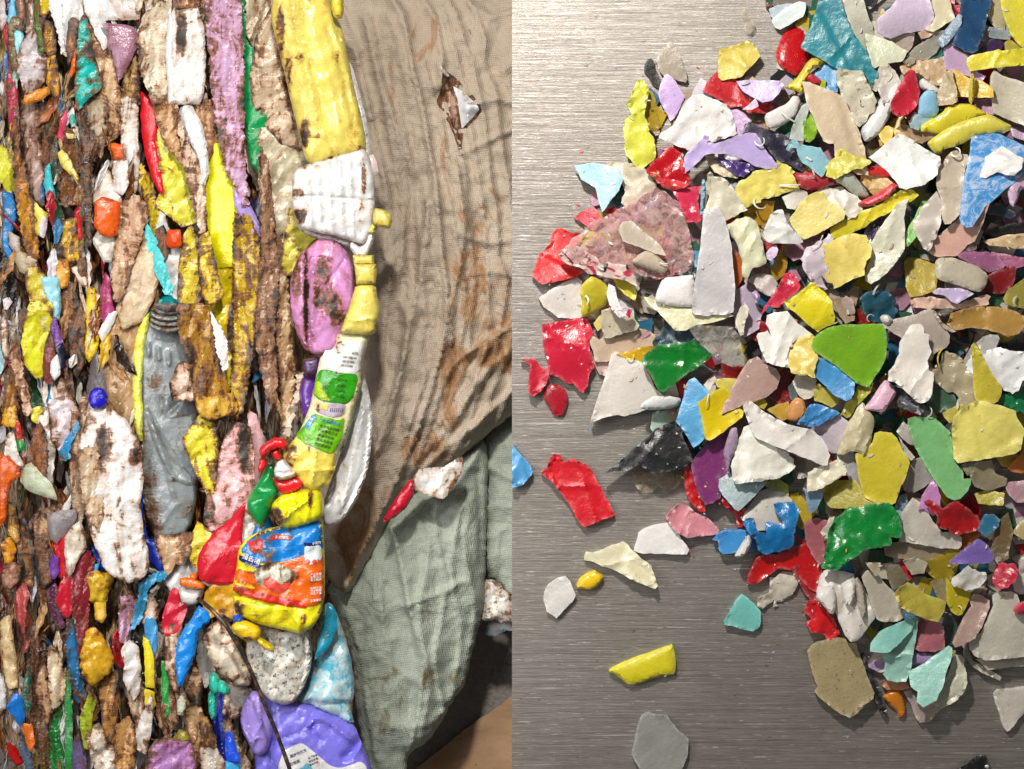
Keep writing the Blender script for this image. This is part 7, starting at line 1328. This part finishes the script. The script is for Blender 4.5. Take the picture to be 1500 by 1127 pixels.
# ---- teal pump
E = empty('teal_pump', 320, 1010, lz(20)); tag(E, 'teal green trigger pump pointing down beside the clear film', 'pump')
TM = m_bale('2cb8a0', 0)
piece('pump_cap', [(305, 992), (312, 984), (318, 988), (322, 996), (326, 1004), (322, 1016), (314, 1018), (306, 1010)], lz(20), TM, th=5, dome=12, step=2.8, parent=E)
piece('nozzle', [(320, 996), (328, 998), (334, 1005), (337, 1012), (334, 1018), (326, 1018), (318, 1014)], lz(21), TM, th=5, dome=9, step=2.6, parent=E)
piece('nozzle_tip', [(331, 1006), (337, 1008), (337, 1017), (331, 1018)], lz(22), m_bale('208c78', 1), th=4, dome=4, step=2.4, parent=E)
piece('trigger', [(305, 1012), (318, 1016), (317, 1034), (317, 1052), (309, 1055), (305, 1040)], lz(19.5), TM, th=4, dome=6, step=2.8, parent=E, folds=[([(311, 1018), (312, 1052)], -3, 1.6)])
# ---- white cup with orange spout
E = empty('spout_cup', 281, 865, lz(16)); tag(E, 'small white cup with an orange spouted lid, left of the amber bag', 'cup')
piece('cup', [(262, 856), (280, 862), (299, 860), (296, 874), (290, 884), (279, 888), (267, 884), (262, 872)], lz(16), m_bale('e6dcd8', 1), th=5, dome=10, step=3, parent=E)
piece('orange_lid', [(263, 848), (270, 846), (288, 850), (299, 856), (299, 864), (282, 864), (263, 858)], lz(17.5), m_bale('f46c14', 0), th=4, dome=4, bevel=2, step=2.8, parent=E)
piece('spout_post', [(278, 840), (289, 841), (289, 851), (278, 850)], lz(17), m_bale('f46c14', 0), th=4, dome=4, step=2.6, parent=E)
# ---- black strap rod
def rod():
    pts = [(289, 876), (310, 893), (332, 918), (350, 948), (364, 975), (376, 1002), (390, 1038), (402, 1066), (412, 1092), (422, 1120), (432, 1150)]
    zs = [lz(19), lz(21), lz(21.5), lz(21), lz(20.5), lz(20.5), lz(20), lz(19.5), lz(19), lz(19), lz(19)]
    V = []; F = []; n = 8
    for i, (p, z) in enumerate(zip(pts, zs)):
        a = np.array(pts[max(0, i - 1)]); b_ = np.array(pts[min(len(pts) - 1, i + 1)]); d = (b_ - a) / np.hypot(*(b_ - a)); nx, ny = -d[1], d[0]
        for k in range(n):
            t_ = 2 * math.pi * k / n; r = 3.1; x, y = w2(p[0] + nx * r * math.cos(t_), p[1] + ny * r * math.cos(t_), z); V.append((x, y, z + r * S * math.sin(t_)))
    for i in range(len(pts) - 1):
        for k in range(n): F.append((i * n + k, i * n + (k + 1) % n, (i + 1) * n + (k + 1) % n, (i + 1) * n + k))
    F.append(list(range(n))[::-1]); F.append([(len(pts) - 1) * n + k for k in range(n)])
    t = NT('rusty_wire'); t.put(t.b.inputs['Base Color'], t.mix(t.mr(t.noise(90, 4, .7), .5, .62), (0.035, 0.032, 0.03), (0.22, 0.12, 0.06))); t.b.inputs['Metallic'].default_value = .5; t.b.inputs['Roughness'].default_value = .42
    o = mesh_obj('baling_wire', V, F, t.m, (*w2(360, 970, lz(20)), lz(20)), sharp=0); tag(o, 'dark rusty baling wire curving down over the white tub and purple bottle', 'wire')
rod()
tag(piece('pink_tab', [(538, 232), (546, 228), (552, 244), (554, 252), (547, 258), (541, 250)], lz(19), m_bale('dcc8c4', 1), **LFAM['flat']), 'small pale tab with pink print beside the white container', 'tab')
